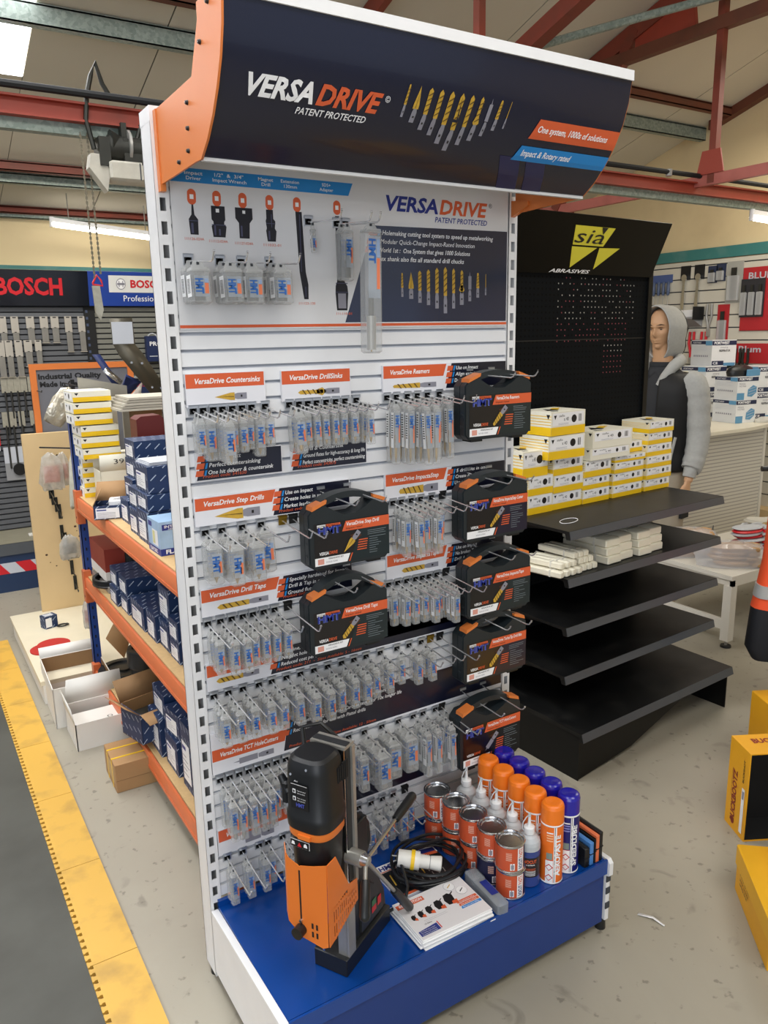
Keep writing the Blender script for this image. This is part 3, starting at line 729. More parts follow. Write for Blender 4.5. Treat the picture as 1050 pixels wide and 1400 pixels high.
def mk_pack(w, h, d, kind='drill', label='HMT', tipcol=GOLD, bitlen=.5, bare=.0, back=False):
    """hanging clear plastic tube; origin at hook hole, hangs down -Z, thickness along Y"""
    t = thing('drill_pack', 'x', 'pack', (0, 0, 0))
    m = MB(); hh = .016
    # body (chamfered tube)
    m.bbox(-w/2, w/2, -d/2, d/2, -hh-h, -hh+.004, CLEAR, min(w, d)*.14)
    # hanger tab with shoulder
    m.prism([(-w/2+.001, -hh), (w/2-.001, -hh), (w*.28, -.002), (w*.22, .006), (-w*.22, .006), (-w*.28, -.002)], 'y', -.0015, .0015, CLEARD)
    m.prism([(-w/2+.001, -hh-.002), (w/2-.001, -hh-.002), (w/2-.004, -hh+.006), (-w/2+.004, -hh+.006)], 'y', -d/2+.002, d/2-.002, CLEARD)
    m.box(-.003, .003, -.0022, .0022, -.003, .003, DARKGAP)
    m.build('case', t)
    m = MB(); lh = h*(.62 if not bare else .5)
    m.frame((0, -d/2, 0), (1, 0, 0), (0, 0, 1), .0005)
    m.rect(-w*.36, w*.36, -hh-.012-lh, -hh-.012, mat('label_film', 'b9c3cf', .35, alpha=.45), 1)
    th = min(w*.48, .017)
    m.text(label, -w*.30, -hh-.018, th, HLAB, 2, 0, .045, min(lh*.72, th*3.3), 'l', -PI/2)
    m.rect(w*.14, w*.33, -hh-.012-lh*.85, -hh-.012-lh*.35, mat('pack_orange_ink', 'dd7a55', .4, noise=0), 2)
    m.rect(w*.14, w*.33, -hh-.012-lh*.33, -hh-.018, mat('pack_blue_ink_soft', '8ea3c4', .4, noise=0), 2)
    if back:
        m.frame((-w/2, 0, 0), (0, -1, 0), (0, 0, 1), .0005); m.rect(-d*.4, d*.4, -hh-.012-lh, -hh-.01, PWHITE, 1)
        for i in range(10): m.rect(-d*.25, d*.25, -hh-.02-i*lh*.07, -hh-.02-i*lh*.07+lh*.03, INK, 2)
    m.build('label', t)
    m = MB(); z0 = -hh-h+.004; r = min(w*.22, d*.36)
    if kind == 'drill':
        m.cyl((0, 0, z0), (0, 0, z0+h*.10), .0004, r*.8, tipcol, 10); m.cyl((0, 0, z0+h*.10), (0, 0, z0+h*bitlen), r*.8, r*.8, tipcol, 10); m.cyl((0, 0, z0+h*bitlen), (0, 0, z0+h*.86), r*.9, r*.9, STEEL, 10)
    elif kind == 'cone':
        m.cyl((0, 0, z0), (0, 0, z0+h*.3), .001, r*1.4, tipcol, 12); m.cyl((0, 0, z0+h*.3), (0, 0, z0+h*.6), r*.6, r*.6, STEEL, 10)
    elif kind == 'cutter':
        m.cyl((0, 0, z0+.004), (0, 0, z0+h*.3), r*1.15, r*1.15, STEEL, 14); m.cyl((0, 0, z0+h*.3), (0, 0, z0+h*.5), r*.7, r*.7, DKM, 12); m.cyl((0, 0, z0), (0, 0, z0+.006), .002, .002, tipcol, 6)
    elif kind == 'socket':
        m.cyl((0, 0, z0+.004), (0, 0, z0+h*.4), min(w, d)*.36, min(w, d)*.36, DKM, 14); m.cyl((0, 0, z0+h*.4), (0, 0, z0+h*.8), min(w, d)*.22, min(w, d)*.22, DKM, 12)
    m.build('drill_bit' if kind in ('drill', 'cone') else 'cutter', t)
    return Proto(t)
SPRED = {}
def row(nm, xs, z, packs, sp=None, deep=None, start=.026, plates=None, what='pack'):
    """hooks at xs; packs: list per hook of (proto, n, spacing) or None"""
    for i, x in enumerate(xs):
        pl = (plates or {}).get(i, 'w'); pr = HK['w'] if pl == 'w' else HKL[pl]
        pos = ORD[i]
        desc = {'w': 'chrome', 'k': 'black-backed', 'g': 'brass-backed'}[pl]
        filled = packs[i] if i < len(packs) else None
        pr.put((x, PY-.001, z), 0, '%s%s hook, %s from the left in the %s' % ('' if filled else 'empty ', desc, pos, nm), 'hooks of the '+nm)
        if not filled: continue
        pk, n, s_ = filled[:3]
        y = -(filled[3] if len(filled) > 3 else start)
        for k in range(n):
            a = random.uniform(-.10, .10); L = .0175
            dz = -.006-.0+(-.012)*min(1, abs(y)/.15)
            place = 'front' if k == n-1 else ('rear' if k == 0 else 'middle' if n == 3 else ['rear', 'second', 'third', 'fourth', 'fifth'][k])
            if n == 1: place = 'single'
            pk.put((x+random.uniform(-.0008, .0008), y, z-.004+dz), 0, '%s %s on the %s hook from the left of the %s' % (place, what, pos, nm), 'packs on the '+nm, rot=(random.uniform(-.05, .02), random.uniform(-.03, .03), a*.6))
            y -= s_
P_cs = mk_pack(.022, .072, .016, 'cone'); P_csl = mk_pack(.026, .090, .018, 'cone'); P_ds = mk_pack(.021, .082, .015, 'drill'); P_dsl = mk_pack(.030, .092, .018, 'drill')
P_rm = mk_pack(.022, .150, .016, 'drill', back=True); P_st = mk_pack(.034, .090, .028, 'cone', back=False); P_st2 = mk_pack(.040, .094, .03, 'cone')
P_is = mk_pack(.022, .112, .018, 'drill', back=True); P_dt = mk_pack(.022, .080, .017, 'drill'); P_it = mk_pack(.022, .092, .018, 'drill', back=True)
P_r4 = mk_pack(.024, .078, .019, 'drill'); P_r5 = mk_pack(.022, .100, .018, 'cutter'); P_big = mk_pack(.044, .105, .036, 'cutter'); P_mid = mk_pack(.028, .100, .024, 'cutter')
P_slim = mk_pack(.022, .135, .020, 'cutter', back=True); P_r6 = mk_pack(.022, .085, .018, 'cutter'); P_sock = mk_pack(.046, .072, .034, 'socket', back=True)
P_ext = mk_pack(.026, .115, .022, 'socket'); P_long = mk_pack(.046, .285, .034, 'cutter', bare=1); P_tag = mk_pack(.014, .05, .008, 'drill', back=True)
row('adapter row', [.049, .124, .177, .249], 1.922, [(P_sock, 2, .04), (P_sock, 2, .04), (P_sock, 2, .04), (P_sock, 2, .04)], what='adapter pack')
row('upper graphic row', [.358, .437, .462], 2.022, [(P_tag, 1, .02), (P_ext, 2, .03), (P_long, 1, .03, .125)], what='long adapter pack')
row('countersink row', [.036, .060, .085, .108, .133, .158, .183, .219], 1.581, [(P_cs, 2, .02), (P_csl, 2, .022), (P_csl, 4, .024), (P_cs, 3, .022), (P_cs, 3, .02), (P_cs, 2, .02), (P_csl, 2, .022), (P_cs, 1, .02)])
row('drill sink row', [.285, .312, .337, .362, .390, .418, .446, .480], 1.581, [(P_dsl, 2, .03), (P_ds, 2, .02), (P_ds, 2, .02), (P_ds, 2, .02), (P_ds, 2, .02), (P_ds, 2, .02), (P_ds, 2, .02), (P_ds, 3, .022)])
row('reamer row', [.576, .607, .643, .676, .710, .751], 1.582, [(P_rm, 2, .022), (P_rm, 3, .022), (P_rm, 4, .022), (P_rm, 4, .022), (P_rm, 2, .022), (P_rm, 2, .022)])
row('step drill row', [.044, .087, .140, .191, .252, .282], 1.284, [(P_st, 2, .032), (P_st, 3, .032), (P_st, 3, .032), (P_st2, 1, .03), None, None], plates={4: 'g', 5: 'k'})
row('impact step row', [.590, .618, .652, .684, .722, .762], 1.288, [(P_is, 3, .022), (P_is, 4, .022), (P_is, 3, .022), (P_is, 4, .022), (P_is, 2, .022), None], plates={5: 'k'})
row('drill tap row', [.034, .067, .097, .127, .155, .185, .216, .255], 1.050, [(P_dt, 3, .027), (P_dt, 4, .024), (P_dt, 4, .024), (P_dt, 3, .027), (P_dt, 3, .027), (P_dt, 3, .027), (P_dt, 3, .027), None], plates={7: 'k'})
row('impact tap row', [.571, .602, .633, .664, .688, .712, .740, .774], 1.052, [(P_it, 1, .021), (P_it, 2, .021), (P_it, 2, .021), (P_it, 2, .021), (P_it, 3, .021), (P_it, 2, .021), (P_it, 4, .024), None], plates={7: 'k'})
row('long drill bit row', [.036, .075, .115, .160, .197, .240, .282, .323, .366, .410, .450, .490, .538, .595, .638, .682, .716, .751], .852,
    [(P_r4, 3, .026), (P_r4, 3, .026), (P_r4, 3, .026), (P_r4, 3, .026), (P_r4, 3, .026), (P_r4, 3, .026), (P_r4, 4, .024), (P_r4, 4, .024), (P_r4, 3, .026), (P_r4, 3, .026), (P_r4, 3, .026), (P_r4, 2, .029), (P_r4, 2, .029), (P_r4, 1, .023), (P_r4, 2, .029), (P_r4, 2, .029), None, None], plates={16: 'g', 17: 'k'})
row('left hole cutter row', [.037, .063, .090, .117, .144, .171, .198, .226], .613, [(P_r5, 3, .032)]*5+[(P_r5, 2, .032)]*3)
row('right hole cutter row', [.370, .425, .478, .538, .596, .650, .686, .732, .757], .619, [(P_mid, 2, .03), (P_mid, 3, .03), (P_big, 3, .038), (P_big, 2, .04), (P_big, 2, .04), (P_slim, 3, .026), (P_slim, 3, .026), (P_slim, 3, .03), (P_slim, 1, .026)], plates={8: 'k'})
row('lowest left row', [.041, .085, .133, .160, .204, .240, .28], .380, [(P_r6, 2, .024), (P_r6, 2, .024), (P_r6, 2, .024), (P_r6, 1, .024), (P_r6, 3, .024), (P_r6, 2, .024), (P_r6, 1, .024)])
row('row behind the cable', [.40, .451, .495, .535, .573, .617], .381, [(P_r6, 2, .024), (P_r6, 3, .024), (P_r6, 3, .024), (P_r6, 2, .024), (P_mid, 2, .03), (P_mid, 1, .024)], plates={5: 'k'})

# ================================================================ carry cases
CASE = mat('dark_case_plastic', '1f262a', .42, noise=.08, scale=60)
CASEL = mat('case_label_dark', '141114', .28, noise=.5, scale=9, coat=.4)
CASET = mat('case_label_teal', '122227', .3, noise=.1, coat=.4)
CASEP = mat('case_label_purple', '19142c', .3, noise=.1, coat=.4)
CASEB = mat('case_label_brown', '2b1c12', .3, noise=.2, scale=10, coat=.4)
GREYT = mat('grey_text_lines', '7b848a', .5, noise=0)
def carry_case(title, x0, z0, w, h, zt, y1, lab, label, kind, left=CASEL, right=CASET, tilt=0., qr=True):
    """front face at y1 (towards viewer), thickness .052"""
    D = .052; t = thing('carry_case', label, 'case', (x0+w/2, y1, z0), 0, None); t.rotation_euler = (tilt, 0, 0)
    hw = w/2; m = MB()
    r = .014
    hgt = h; top = zt-z0
    # body outline with handle cut-out, as a thick shell in two halves
    def out(s_):
        return [(-hw+r, 0), (hw-r, 0), (hw, r), (hw, hgt-r*1.3), (hw-r*1.3, hgt+.002), (hw*.62, hgt+.004), (hw*.40, hgt-.012), (hw*.15, hgt-.026), (-hw*.15, hgt-.026), (-hw*.40, hgt-.012), (-hw*.62, hgt+.004), (-hw+r*1.3, hgt+.002), (-hw, hgt-r*1.3), (-hw, r)]
    m.prism(out(0), 'y', .004, D*.46, CASE); m.prism(out(0), 'y', D*.5, D, CASE)
    o2 = [(x*.975, .003+z*.975) for x, z in out(0)]
    m.prism(o2, 'y', 0, D+.003, CASE); m.prism([(x*.985, .001+z*.985) for x, z in out(0)], 'y', D*.45, D*.51, BLACKM)
    for z in (.2, .4, .6): m.box(-hw-.001, -hw+.003, .010, D*.44, hgt*z, hgt*z+.05*hgt, CASE)
    m.build('shell', t, 50, bevel=.0022)
    m = MB()
    # arched handle
    arch = []
    for i in range(13):
        f = i/12; x = -hw*.80+f*hw*1.6; z = hgt+(top-hgt)*sin(PI*min(1, max(0, f)))**.55-.004
        arch.append((x, z))
    low = [(x*.93, z-.0165) for x, z in arch]
    m.prism(arch+low[::-1], 'y', D*.12, D*.88, CASE); m.build('handle', t, bevel=.0018)
    for sx in (-1, 1):
        m = MB(); m.prism([(sx*hw*.92, hgt-.008), (sx*hw*.58, hgt+.008), (sx*hw*.56, hgt+.017), (sx*hw*.90, hgt+.003)], 'y', -.003, D*.6, ORANGEP); m.build('latch', t)
    for sx in (-.62, .62): m = MB(); m.box(hw*sx-.02, hw*sx+.02, .006, D-.006, -.006, .002, BLACK); m.build('foot', t)
    # printed label
    lw = w*.90; lh = h*.68; m = MB(); m.frame((-w*.44, -.0005, h*.06), (1, 0, 0), (0, 0, 1), .0004)
    W = w*.93; m.rect(0, W, 0, lh, left, 1); m.poly([(W*.45, 0), (W, 0), (W, lh*.80), (W*.62, lh*.80)], right, 2)
    m.poly([(W*.36, lh*.74), (W, lh*.74), (W, lh*.98), (W*.41, lh*.98)], ORANGE, 3)
    m.text(title, W*.42, lh*.86, .0095, PWHITE, 4, .15, .015, W*min(.50, .021*len(title)))
    m.text('Impact rated % s' % '', W*.41, lh*.78, .005, INK, 4, .1, 0, W*.22)
    m.rect(W*.04, W*.15, lh*.90, lh*.97, PWHITE, 2); m.rect(W*.15, W*.34, lh*.90, lh*.97, ORANGE, 2)
    m.text('HOLEMAKER-TECHNOLOGY', W*.045, lh*.912, .005, INK, 3, 0, 0, W*.28)
    m.text('HMT', W*.05, lh*.74, .019, mat('hmt_outline', '7a86d0', .4, noise=0), 2, 0, .045, W*.30); m.text('HMT', W*.05, lh*.74, .019, mat('hmt_blue', '1d2f8e', .4, noise=0), 3, 0, .012, W*.30)
    m.text('VERSA', W*.06, lh*.245, .008, PWHITE, 2, .15, .02, W*.12); m.text('DRIVE', W*.185, lh*.245, .008, ORANGE, 2, .15, .02, W*.11)
    m.poly([(0, 0), (W*.42, 0), (W*.46, lh*.19), (0, lh*.19)], PWHITE, 3)
    m.text('VERSADRIVE SET', W*.17, lh*.13, .004, INK, 4, 0, .01, W*.2); m.text('503530-VDR0', W*.14, lh*.05, .004, PGREY, 4, 0, 0, W*.15)
    if qr: m.rect(W*.035, W*.115, lh*.03, lh*.16, mat('pale_red_patch', 'dc9a8a', .5), 4)
    m.poly([(W*.44, 0), (W*.455, 0), (W*.495, lh*.19), (W*.48, lh*.19)], ORANGE, 4)
    for i in range(5): m.poly([(W*(.575-.006*i), lh*(.46-.058*i)), (W*(.70-.004*i), lh*(.46-.058*i)), (W*(.70-.004*i), lh*(.485-.058*i)), (W*(.58-.006*i), lh*(.485-.058*i))], ORANGE, 4)
    for i in range(8): m.rect(W*.72, W*(.80+.16*random.random()), lh*(.50-.055*i), lh*(.512-.055*i), GREYT, 4)
    for i in range(3): m.rect(W*.70, W*(.86+.1*random.random()), lh*(.66-.045*i), lh*(.672-.045*i), GREYT, 4)
    # picture of the bit, slanted
    m.poly([(W*.46, lh*.62), (W*.56, lh*.68), (W*.62, lh*.58), (W*.52, lh*.46)], mat('shadow_print', '4a2a18', .5), 4)
    ca, sa = cos(-.75), sin(-.75)
    for pts, mm in bit_pts(kind):
        P = [(x*W*.075, (y-.5)*W*.31) for x, y in pts]; P = [(x, -y) for x, y in P]
        m.poly([(W*.48+x*ca-y*sa, lh*.46+x*sa+y*ca) for x, y in P], mm, 5 if mm in (GOLDP, PGREY) else 6)
    m.build('front_label', t)
    return t
for args in (
    ('VersaDrive Reamers', .772, 1.452, .242, .168, 1.648, -.096, 0, 'dark carry case with orange latches titled Reamers, topmost in the right column', 'ream', CASEL, CASET),
    ('VersaDrive ImpactaStep Cutter', .765, 1.158, .244, .166, 1.358, -.096, 0, 'dark carry case titled ImpactaStep Cutter, second from top in the right column', 'ream', CASEL, CASEP),
    ('VersaDrive ImpactaTaps', .779, .922, .248, .172, 1.136, -.096, 0, 'dark carry case titled ImpactaTaps, third from top in the right column', 'tap', CASEL, CASET),
    ('VersaDrive TurboTip Drill Bits', .767, .718, .248, .172, .927, -.096, 0, 'dark carry case titled TurboTip Drill Bits, fourth down in the right column', 'drill', CASEB, CASEP),
    ('VersaDrive TCT HoleCutters', .752, .437, .242, .190, .660, -.100, 0, 'dark carry case titled HoleCutters behind the spray cans', 'cutter', CASEL, BLACKM),
    ('VersaDrive Step Drill', .279, 1.162, .240, .162, 1.360, -.096, 0, 'dark carry case titled Step Drill in the middle of the stand', 'cone', CASEL, CASET),
    ('VersaDrive Drill Taps', .269, .927, .240, .162, 1.138, -.096, 0, 'dark carry case titled Drill Taps just under the Step Drill case', 'drill', CASEL, CASET)):
    t, x0, z0, w, h, zt, y1, _, lb, kd, l_, r_ = args
    carry_case(t, x0, z0, w, h, zt, y1, 0, lb, kd, l_, r_, qr=('Step Cutter' not in t))
    for k, dx in enumerate((-.035, .045)):
        HKC.put((x0+w/2+dx, PY-.001, zt-.012), 0, '%s chrome hook holding the %s case' % (('left', 'right')[k], t.replace('VersaDrive ', '')), 'hooks holding the cases')

# ================================================================ things on the blue deck
TINR = .040
TLAB = mat('tin_orange_label', 'c6522e', .42, noise=.05); TNAV = mat('tin_navy_label', '1a1c3c', .4)
def tin_obj(name, label, cat, navy=False):
    t = thing(name, label, cat, (0, 0, 0)); m = MB(); H = .083
    m.lathe([(TINR, 0), (TINR+.001, .002), (TINR+.001, .005), (TINR-.001, .006), (TINR-.001, H-.006), (TINR+.001, H-.005), (TINR+.0015, H-.002), (TINR, H), (TINR-.003, H), (TINR-.005, H-.004), (TINR-.010, H-.004), (TINR-.011, H-.007), (.0001, H-.007)], CHROME, n=36)
    m.build('can', t, 30)
    m = MB(); n = 36; r = TINR-.0006; z0, z1 = .007, H-.008
    def band(a0, a1, za, zb, mm, rr=r):
        k = max(1, int((a1-a0)/10)); vs = []
        for i in range(k+1):
            a = math.radians(a0+(a1-a0)*i/k); vs += [(rr*cos(a), rr*sin(a), za), (rr*cos(a), rr*sin(a), zb)]
        m.add(vs, [(2*i, 2*i+2, 2*i+3, 2*i+1) for i in range(k)], mm, True)
    main = TNAV if navy else TLAB
    band(0, 360, z0, z1, main)
    # viewer sits towards angle ~235 deg
    band(252, 282, z0, z1, PWHITE, r+.0003); band(286, 345, z0, z1, TNAV if not navy else TLAB, r+.0003)
    band(222, 240, z0+.004, z0+.024, PWHITE, r+.0004); band(225, 237, z0+.007, z0+.021, PGREY, r+.0007)
    for i in range(7): band(205, 228, z1-.014-i*.0035, z1-.0125-i*.0035, mat('tin_text', 'e8b9a4', .5), r+.0004)
    m.build('label', t)
    # vertical words
    m = MB()
    def vtext(s_, ang, h, wd, mm, z0_):
        vs, fs, x0, x1, y0, y1 = text_tris(s_, 0, .03); sx = wd/(x1-x0); sy = h/.7; out = []
        for a_, c_ in vs:
            al = math.radians(ang)-(c_*sy)/(r)
            out.append(((r+.0006)*cos(al), (r+.0006)*sin(al), z0_+(a_-x0)*sx))
        m.add(out, fs, mm)
    vtext('ROCUT', 275, .012, .032, mat('tin_blue_word', '2a2f6e', .5, noise=0), .012); vtext('PASTE', 275, .012, .026, ORANGE, .046)
    m.build('lettering', t)
    return Proto(t)
TIN = tin_obj('paste_tin', 'x', 'tin'); TINN = tin_obj('paste_tin', 'x', 'tin', True)
tx = .703; tys = [-.392, -.318, -.243, -.166, -.090]; pos5 = ['nearest', 'second', 'third', 'fourth', 'farthest']
for i, y in enumerate(tys):
    for lv in (0, 1):
        P = TINN if (lv == 0 and i == 1) else TIN
        P.put((tx+random.uniform(-.003, .003)-(.012 if i == 4 else .0)-(.004*i), y, DZ+lv*.0835), random.uniform(-.25, .25), '%s paste tin, %s in the row, %s of its pair' % ('navy and orange' if P is TINN else 'orange labelled', pos5[i], ('lower', 'upper')[lv]), 'paste tins on the blue deck')
# squeeze bottles
BODYB = mat('blue_fluid_bottle', '3c4d8f', .25, alpha=.92); CLOUD = mat('cloudy_plastic', 'c9ced2', .35, alpha=.88)
t = thing('cutting_oil_bottle', 'x', 'bottle'); m = MB(); r = .032
m.lathe([(r-.004, 0), (r, .004), (r, .112)], BODYB, n=28); m.lathe([(r, .112), (r, .126), (r-.002, .136), (r-.010, .146), (.013, .152), (.012, .156)], CLOUD, n=28); m.build('bottle', t)
m = MB(); m.lathe([(.0155, .154), (.0155, .172), (.013, .174), (.006, .176), (.0045, .186), (.003, .205), (.0001, .206)], mat('nozzle_white', 'e3e5e6', .35), n=20)
m.tube([(-.0145, 0, .160), (-.022, 0, .172), (-.020, 0, .19), (-.010, 0, .203), (0, 0, .208)], .0016, CLOUD, 6); m.cyl((0, 0, .203), (0, 0, .213), .0045, .004, CLOUD, 10); m.build('nozzle_cap', t)
m = MB(); rr = r+.0004
def bandm(m, rr, a0, a1, za, zb, mm):
    k = max(1, int((a1-a0)/10)); vs = []
    for i in range(k+1):
        a = math.radians(a0+(a1-a0)*i/k); vs += [(rr*cos(a), rr*sin(a), za), (rr*cos(a), rr*sin(a), zb)]
    m.add(vs, [(2*i, 2*i+2, 2*i+3, 2*i+1) for i in range(k)], mm, True)
bandm(m, rr, 0, 360, .034, .094, mat('bottle_label', '241c22', .35, noise=.2, scale=30))
for i in range(6): bandm(m, rr+.0004, 195, 275, .060-i*.0042, .0615-i*.0042, ORANGE if i < 2 else PWHITE)
def htext(m, s_, rr, ang, h, wd, mm, z0_, bold=.03):
    vs, fs, x0, x1, y0, y1 = text_tris(s_, 0, bold); sx = wd/(x1-x0); sy = h/.7; out = []
    for a_, c_ in vs:
        al = math.radians(ang)+((a_-x0)*sx-wd/2)/rr; out.append((rr*cos(al), rr*sin(al), z0_+c_*sy))
    m.add(out, fs, mm)
htext(m, 'INOCUT', rr+.0006, 245, .010, .040, ORANGE, .078); htext(m, 'NEAT CUTTING OIL', rr+.0006, 245, .0035, .03, PWHITE, .071)
m.build('label', t); BOT = Proto(t)
for i in range(5): BOT.put((.775, -.388+.0705*i, DZ), random.uniform(-.2, .2)+(.3*i % .5), 'squeeze bottle of blue cutting oil with white nozzle, %s from the deck front' % (['nearest']+ORD[1:4]+['farthest'])[i], 'squeeze bottles on the blue deck')
def aerosol(name, cap, body, stripe, word, cat):
    t = thing(name, 'x', cat); m = MB(); r = .0325
    m.lathe([(r-.003, 0), (r, .002), (r, .004), (r-.0012, .006), (r-.0012, .178), (r, .180), (r-.001, .184)], PWHITE, n=32); m.build('can', t, 30)
    m = MB(); m.lathe([(r-.0015, .182), (r-.0005, .184), (r-.0005, .228), (r-.003, .236), (r-.007, .239), (r-.012, .240), (.0001, .2385)], cap, n=32); m.build('cap', t, 50)
    m = MB(); rr = r-.0008
    bandm(m, rr, 0, 360, .006, .178, body); bandm(m, rr+.0003, 196, 234, .006, .075, PWHITE); bandm(m, rr+.0003, 236, 240, .006, .178, PWHITE); bandm(m, rr+.0004, 240, 243, .006, .178, INK); bandm(m, rr+.0003, 243, 250, .006, .178, PWHITE)
    bandm(m, rr+.0004, 200, 230, .078, .098, mat('barcode_grey', '7f8d86', .5)); bandm(m, rr+.0006, 196, 234, .075, .0765, RED)
    for zc in (.022, .054):
        for k_, mm in ((0, RED), (1, PWHITE)):
            e = .011-.003*k_; vs = []
            for (a_, z_) in ((0, -e), (e/rr, 0), (0, e), (-e/rr, 0)):
                al = math.radians(215)+a_; vs.append(((rr+.0008+.0004*k_)*cos(al), (rr+.0008+.0004*k_)*sin(al), zc+z_))
            m.add(vs, [(0, 1, 2, 3)], mm)
    vs, fs, x0, x1, y0, y1 = text_tris(word, 0, .045); wd = .128; sx = wd/(x1-x0); sy = .0155/.7; out = []
    for a_, c_ in vs:
        al = math.radians(270)-(c_*sy)/rr; out.append(((rr+.0012)*cos(al), (rr+.0012)*sin(al), .026+(a_-x0)*sx))
    m.add(out, fs, PWHITE)
    for i in range(4): bandm(m, rr+.0004, 200, 232, .158-i*.008, .162-i*.008, PWHITE if i == 0 else stripe)
    m.build('label', t, 50); return Proto(t)
CAPO = mat('orange_cap', 'f07a1c', .35, noise=.02); CAPB = mat('blue_cap', '1f1a9c', .22, noise=.02, coat=.4)
AO = aerosol('spray_can', CAPO, mat('aero_orange', 'e8701f', .35), mat('aero_pale', 'f3b98d', .4), 'AEROPASTE', 'spray can'); AB = aerosol('spray_can', CAPB, mat('aero_blue', '191a6b', .35), mat('aero_paleb', '8c8fd0', .4), 'SPEEDLUBE', 'spray can')
for i in range(5):
    y = -.412+.0695*i
    AO.put((.838, y, DZ), random.uniform(-.08, .08), 'orange capped spray can, %s from the deck front' % (['nearest']+ORD[1:4]+['farthest'])[i], 'orange spray cans'); AB.put((.907, y+.008, DZ), random.uniform(-.08, .08), 'dark blue capped spray can, %s from the deck front' % (['nearest']+ORD[1:4]+['farthest'])[i], 'blue spray cans')
for i, (x, w, h, mm, L, lb) in enumerate(((.953, .018, .062, BLACK, .13, 'small black drill set case beside the blue spray cans'), (.972, .014, .073, mat('blue_case', '4f86c6', .4), .19, 'slim light blue case in the row at the deck end'), (.986, .0055, .079, BLACKM, .2, 'thin black case between the blue and orange ones'), (.9955, .0125, .088, mat('orange_case', 'e2754a', .4), .21, 'slim orange case in the row at the deck end'), (1.009, .0125, .094, BLACK, .22, 'tall black case at the far right end of the deck'))):
    t = thing('flat_case', lb, 'case', (x, -.44, DZ), 0, 'slim cases at the deck end'); m = MB(); m.bbox(-w/2, w/2, 0, L, 0, h, mm, .0022); m.build('shell', t)
    m = MB(); m.box(-w/2-.0004, w/2+.0004, -.0006, L*.5, h*.48, h*.52, BLACKM); m.build('seam', t)
# clear box lying on the deck
t = thing('plastic_tube_box', 'frosted clear plastic box lying beside the brochures', 'box', (.612, -.444, DZ), math.radians(-4)); m = MB(); m.bbox(0, .036, -.01, .150, 0, .036, mat('frosted_clear', 'a9b0b6', .3, alpha=.5), .005); m.bbox(-.001, .037, .10, .151, -.0, .037, mat('frosted_clear2', 'b9c0c6', .3, alpha=.35), .004); m.build('case', t)
m = MB(); m.frame((0, 0, .037), (1, 0, 0), (0, 1, 0), .0006); m.rect(.008, .03, .03, .09, DBLUE); m.box(.012, .024, .02, .13, .008, .02, STEEL); m.build('contents', t)
# brochure stack: six brochures, top one printed
def brochure(loc, rz, label, printed):
    t = thing('brochure', label, 'brochure', loc, rz, 'stack of brochures'); m = MB(); m.bbox(0, .218, 0, .150, 0, .0046, PWHITE, .001)
    m.build('pages', t)
    if printed:
        m = MB(); m.frame((0, 0, .0046), (1, 0, 0), (0, 1, 0), .0003); m.rect(.002, .216, .002, .148, mat('brochure_paper', 'e6e4e6', .25, coat=.4))
        m.rect(.002, .085, .122, .138, ORANGE, 2); m.text('REVOLUTION', .010, .126, .009, PWHITE, 3, .1, .02, .070)
        for i, (x, s_) in enumerate(((.018, .6), (.040, .75), (.066, .9), (.096, 1.1), (.13, 1.35))):
            m.poly([(x, .07), (x+.016*s_, .068), (x+.02*s_, .07+.022*s_), (x+.013*s_, .07+.030*s_), (x+.002*s_, .07+.028*s_), (x-.003*s_, .07+.014*s_)], INK, 2); m.poly([(x+.008*s_, .068), (x+.02*s_, .064), (x+.022*s_, .07+.008*s_), (x+.010*s_, .07+.006*s_)], ORANGE, 3)
            m.poly([(x+.014*s_, .07+.02*s_), (x+.026*s_, .07+.028*s_), (x+.025*s_, .07+.030*s_), (x+.013*s_, .07+.023*s_)], INK, 3)
        for cx, cy, mm in ((.168, .128, GOLDP), (.19, .100, INK)):
            m.add([m.pt(cx+.016*cos(a), cy+.016*sin(a), 2) for a in [2*PI*i/20 for i in range(20)]], [tuple(range(20))], PGREY); m.add([m.pt(cx+.0152*cos(a), cy+.0152*sin(a), 3) for a in [2*PI*i/20 for i in range(20)]], [tuple(range(20))], PWHITE)
            m.poly([(cx-.008, cy-.005), (cx+.006, cy+.004), (cx+.008, cy+.008), (cx-.006, cy)], mm, 4)
        for i, mm in enumerate((ORANGE, ORANGE, SKYB)):
            m.poly([(.150, .062-i*.011), (.214, .062-i*.011), (.214, .071-i*.011), (.153, .071-i*.011)], mm, 2); m.text('Next generation drilling', .156, .064-i*.011, .0045, PWHITE, 3, .1, 0, .05)
        m.poly([(.006, .012), (.064, .012), (.064, .036), (.006, .030)], DBLUE, 2); m.rect(.066, .069, .014, .040, RED, 2); m.text('UK Edition', .035, .043, .0045, INK, 2, 0, .01, .022)
        for i in range(3): m.text('The professional choice worldwide', .010, .026-i*.006, .0035, PWHITE, 3, 0, 0, .045)
        for i in range(2): m.rect(.04, .11, .056-i*.005, .0566-i*.005, PGREY, 2)
        m.build('cover_print', t)
    return t
for i, (dx, dy, da) in enumerate(((.006, -.006, -.02), (-.004, .002, .03), (.003, -.003, -.01), (-.002, .004, .04), (.0, -.002, .0), (.002, .0, .015))):
    brochure((.378+dx, -.440+dy, DZ+i*.0049), math.radians(-2)+da*.5, ['white brochure at the very bottom of the stack', 'white brochure second from the bottom of the stack', 'white brochure third from the bottom of the stack', 'white brochure third from the top of the stack', 'white brochure just under the printed top one', 'white brochure with a row of drills on its cover, on top of the stack'][i], i == 5)
t = thing('catalogue', 'black catalogue with drill bits on its cover under the coiled cable', 'brochure', (.425, -.262, DZ), math.radians(-1)); m = MB(); m.bbox(0, .205, 0, .145, 0, .010, PWHITE, .001); m.build('pages', t)
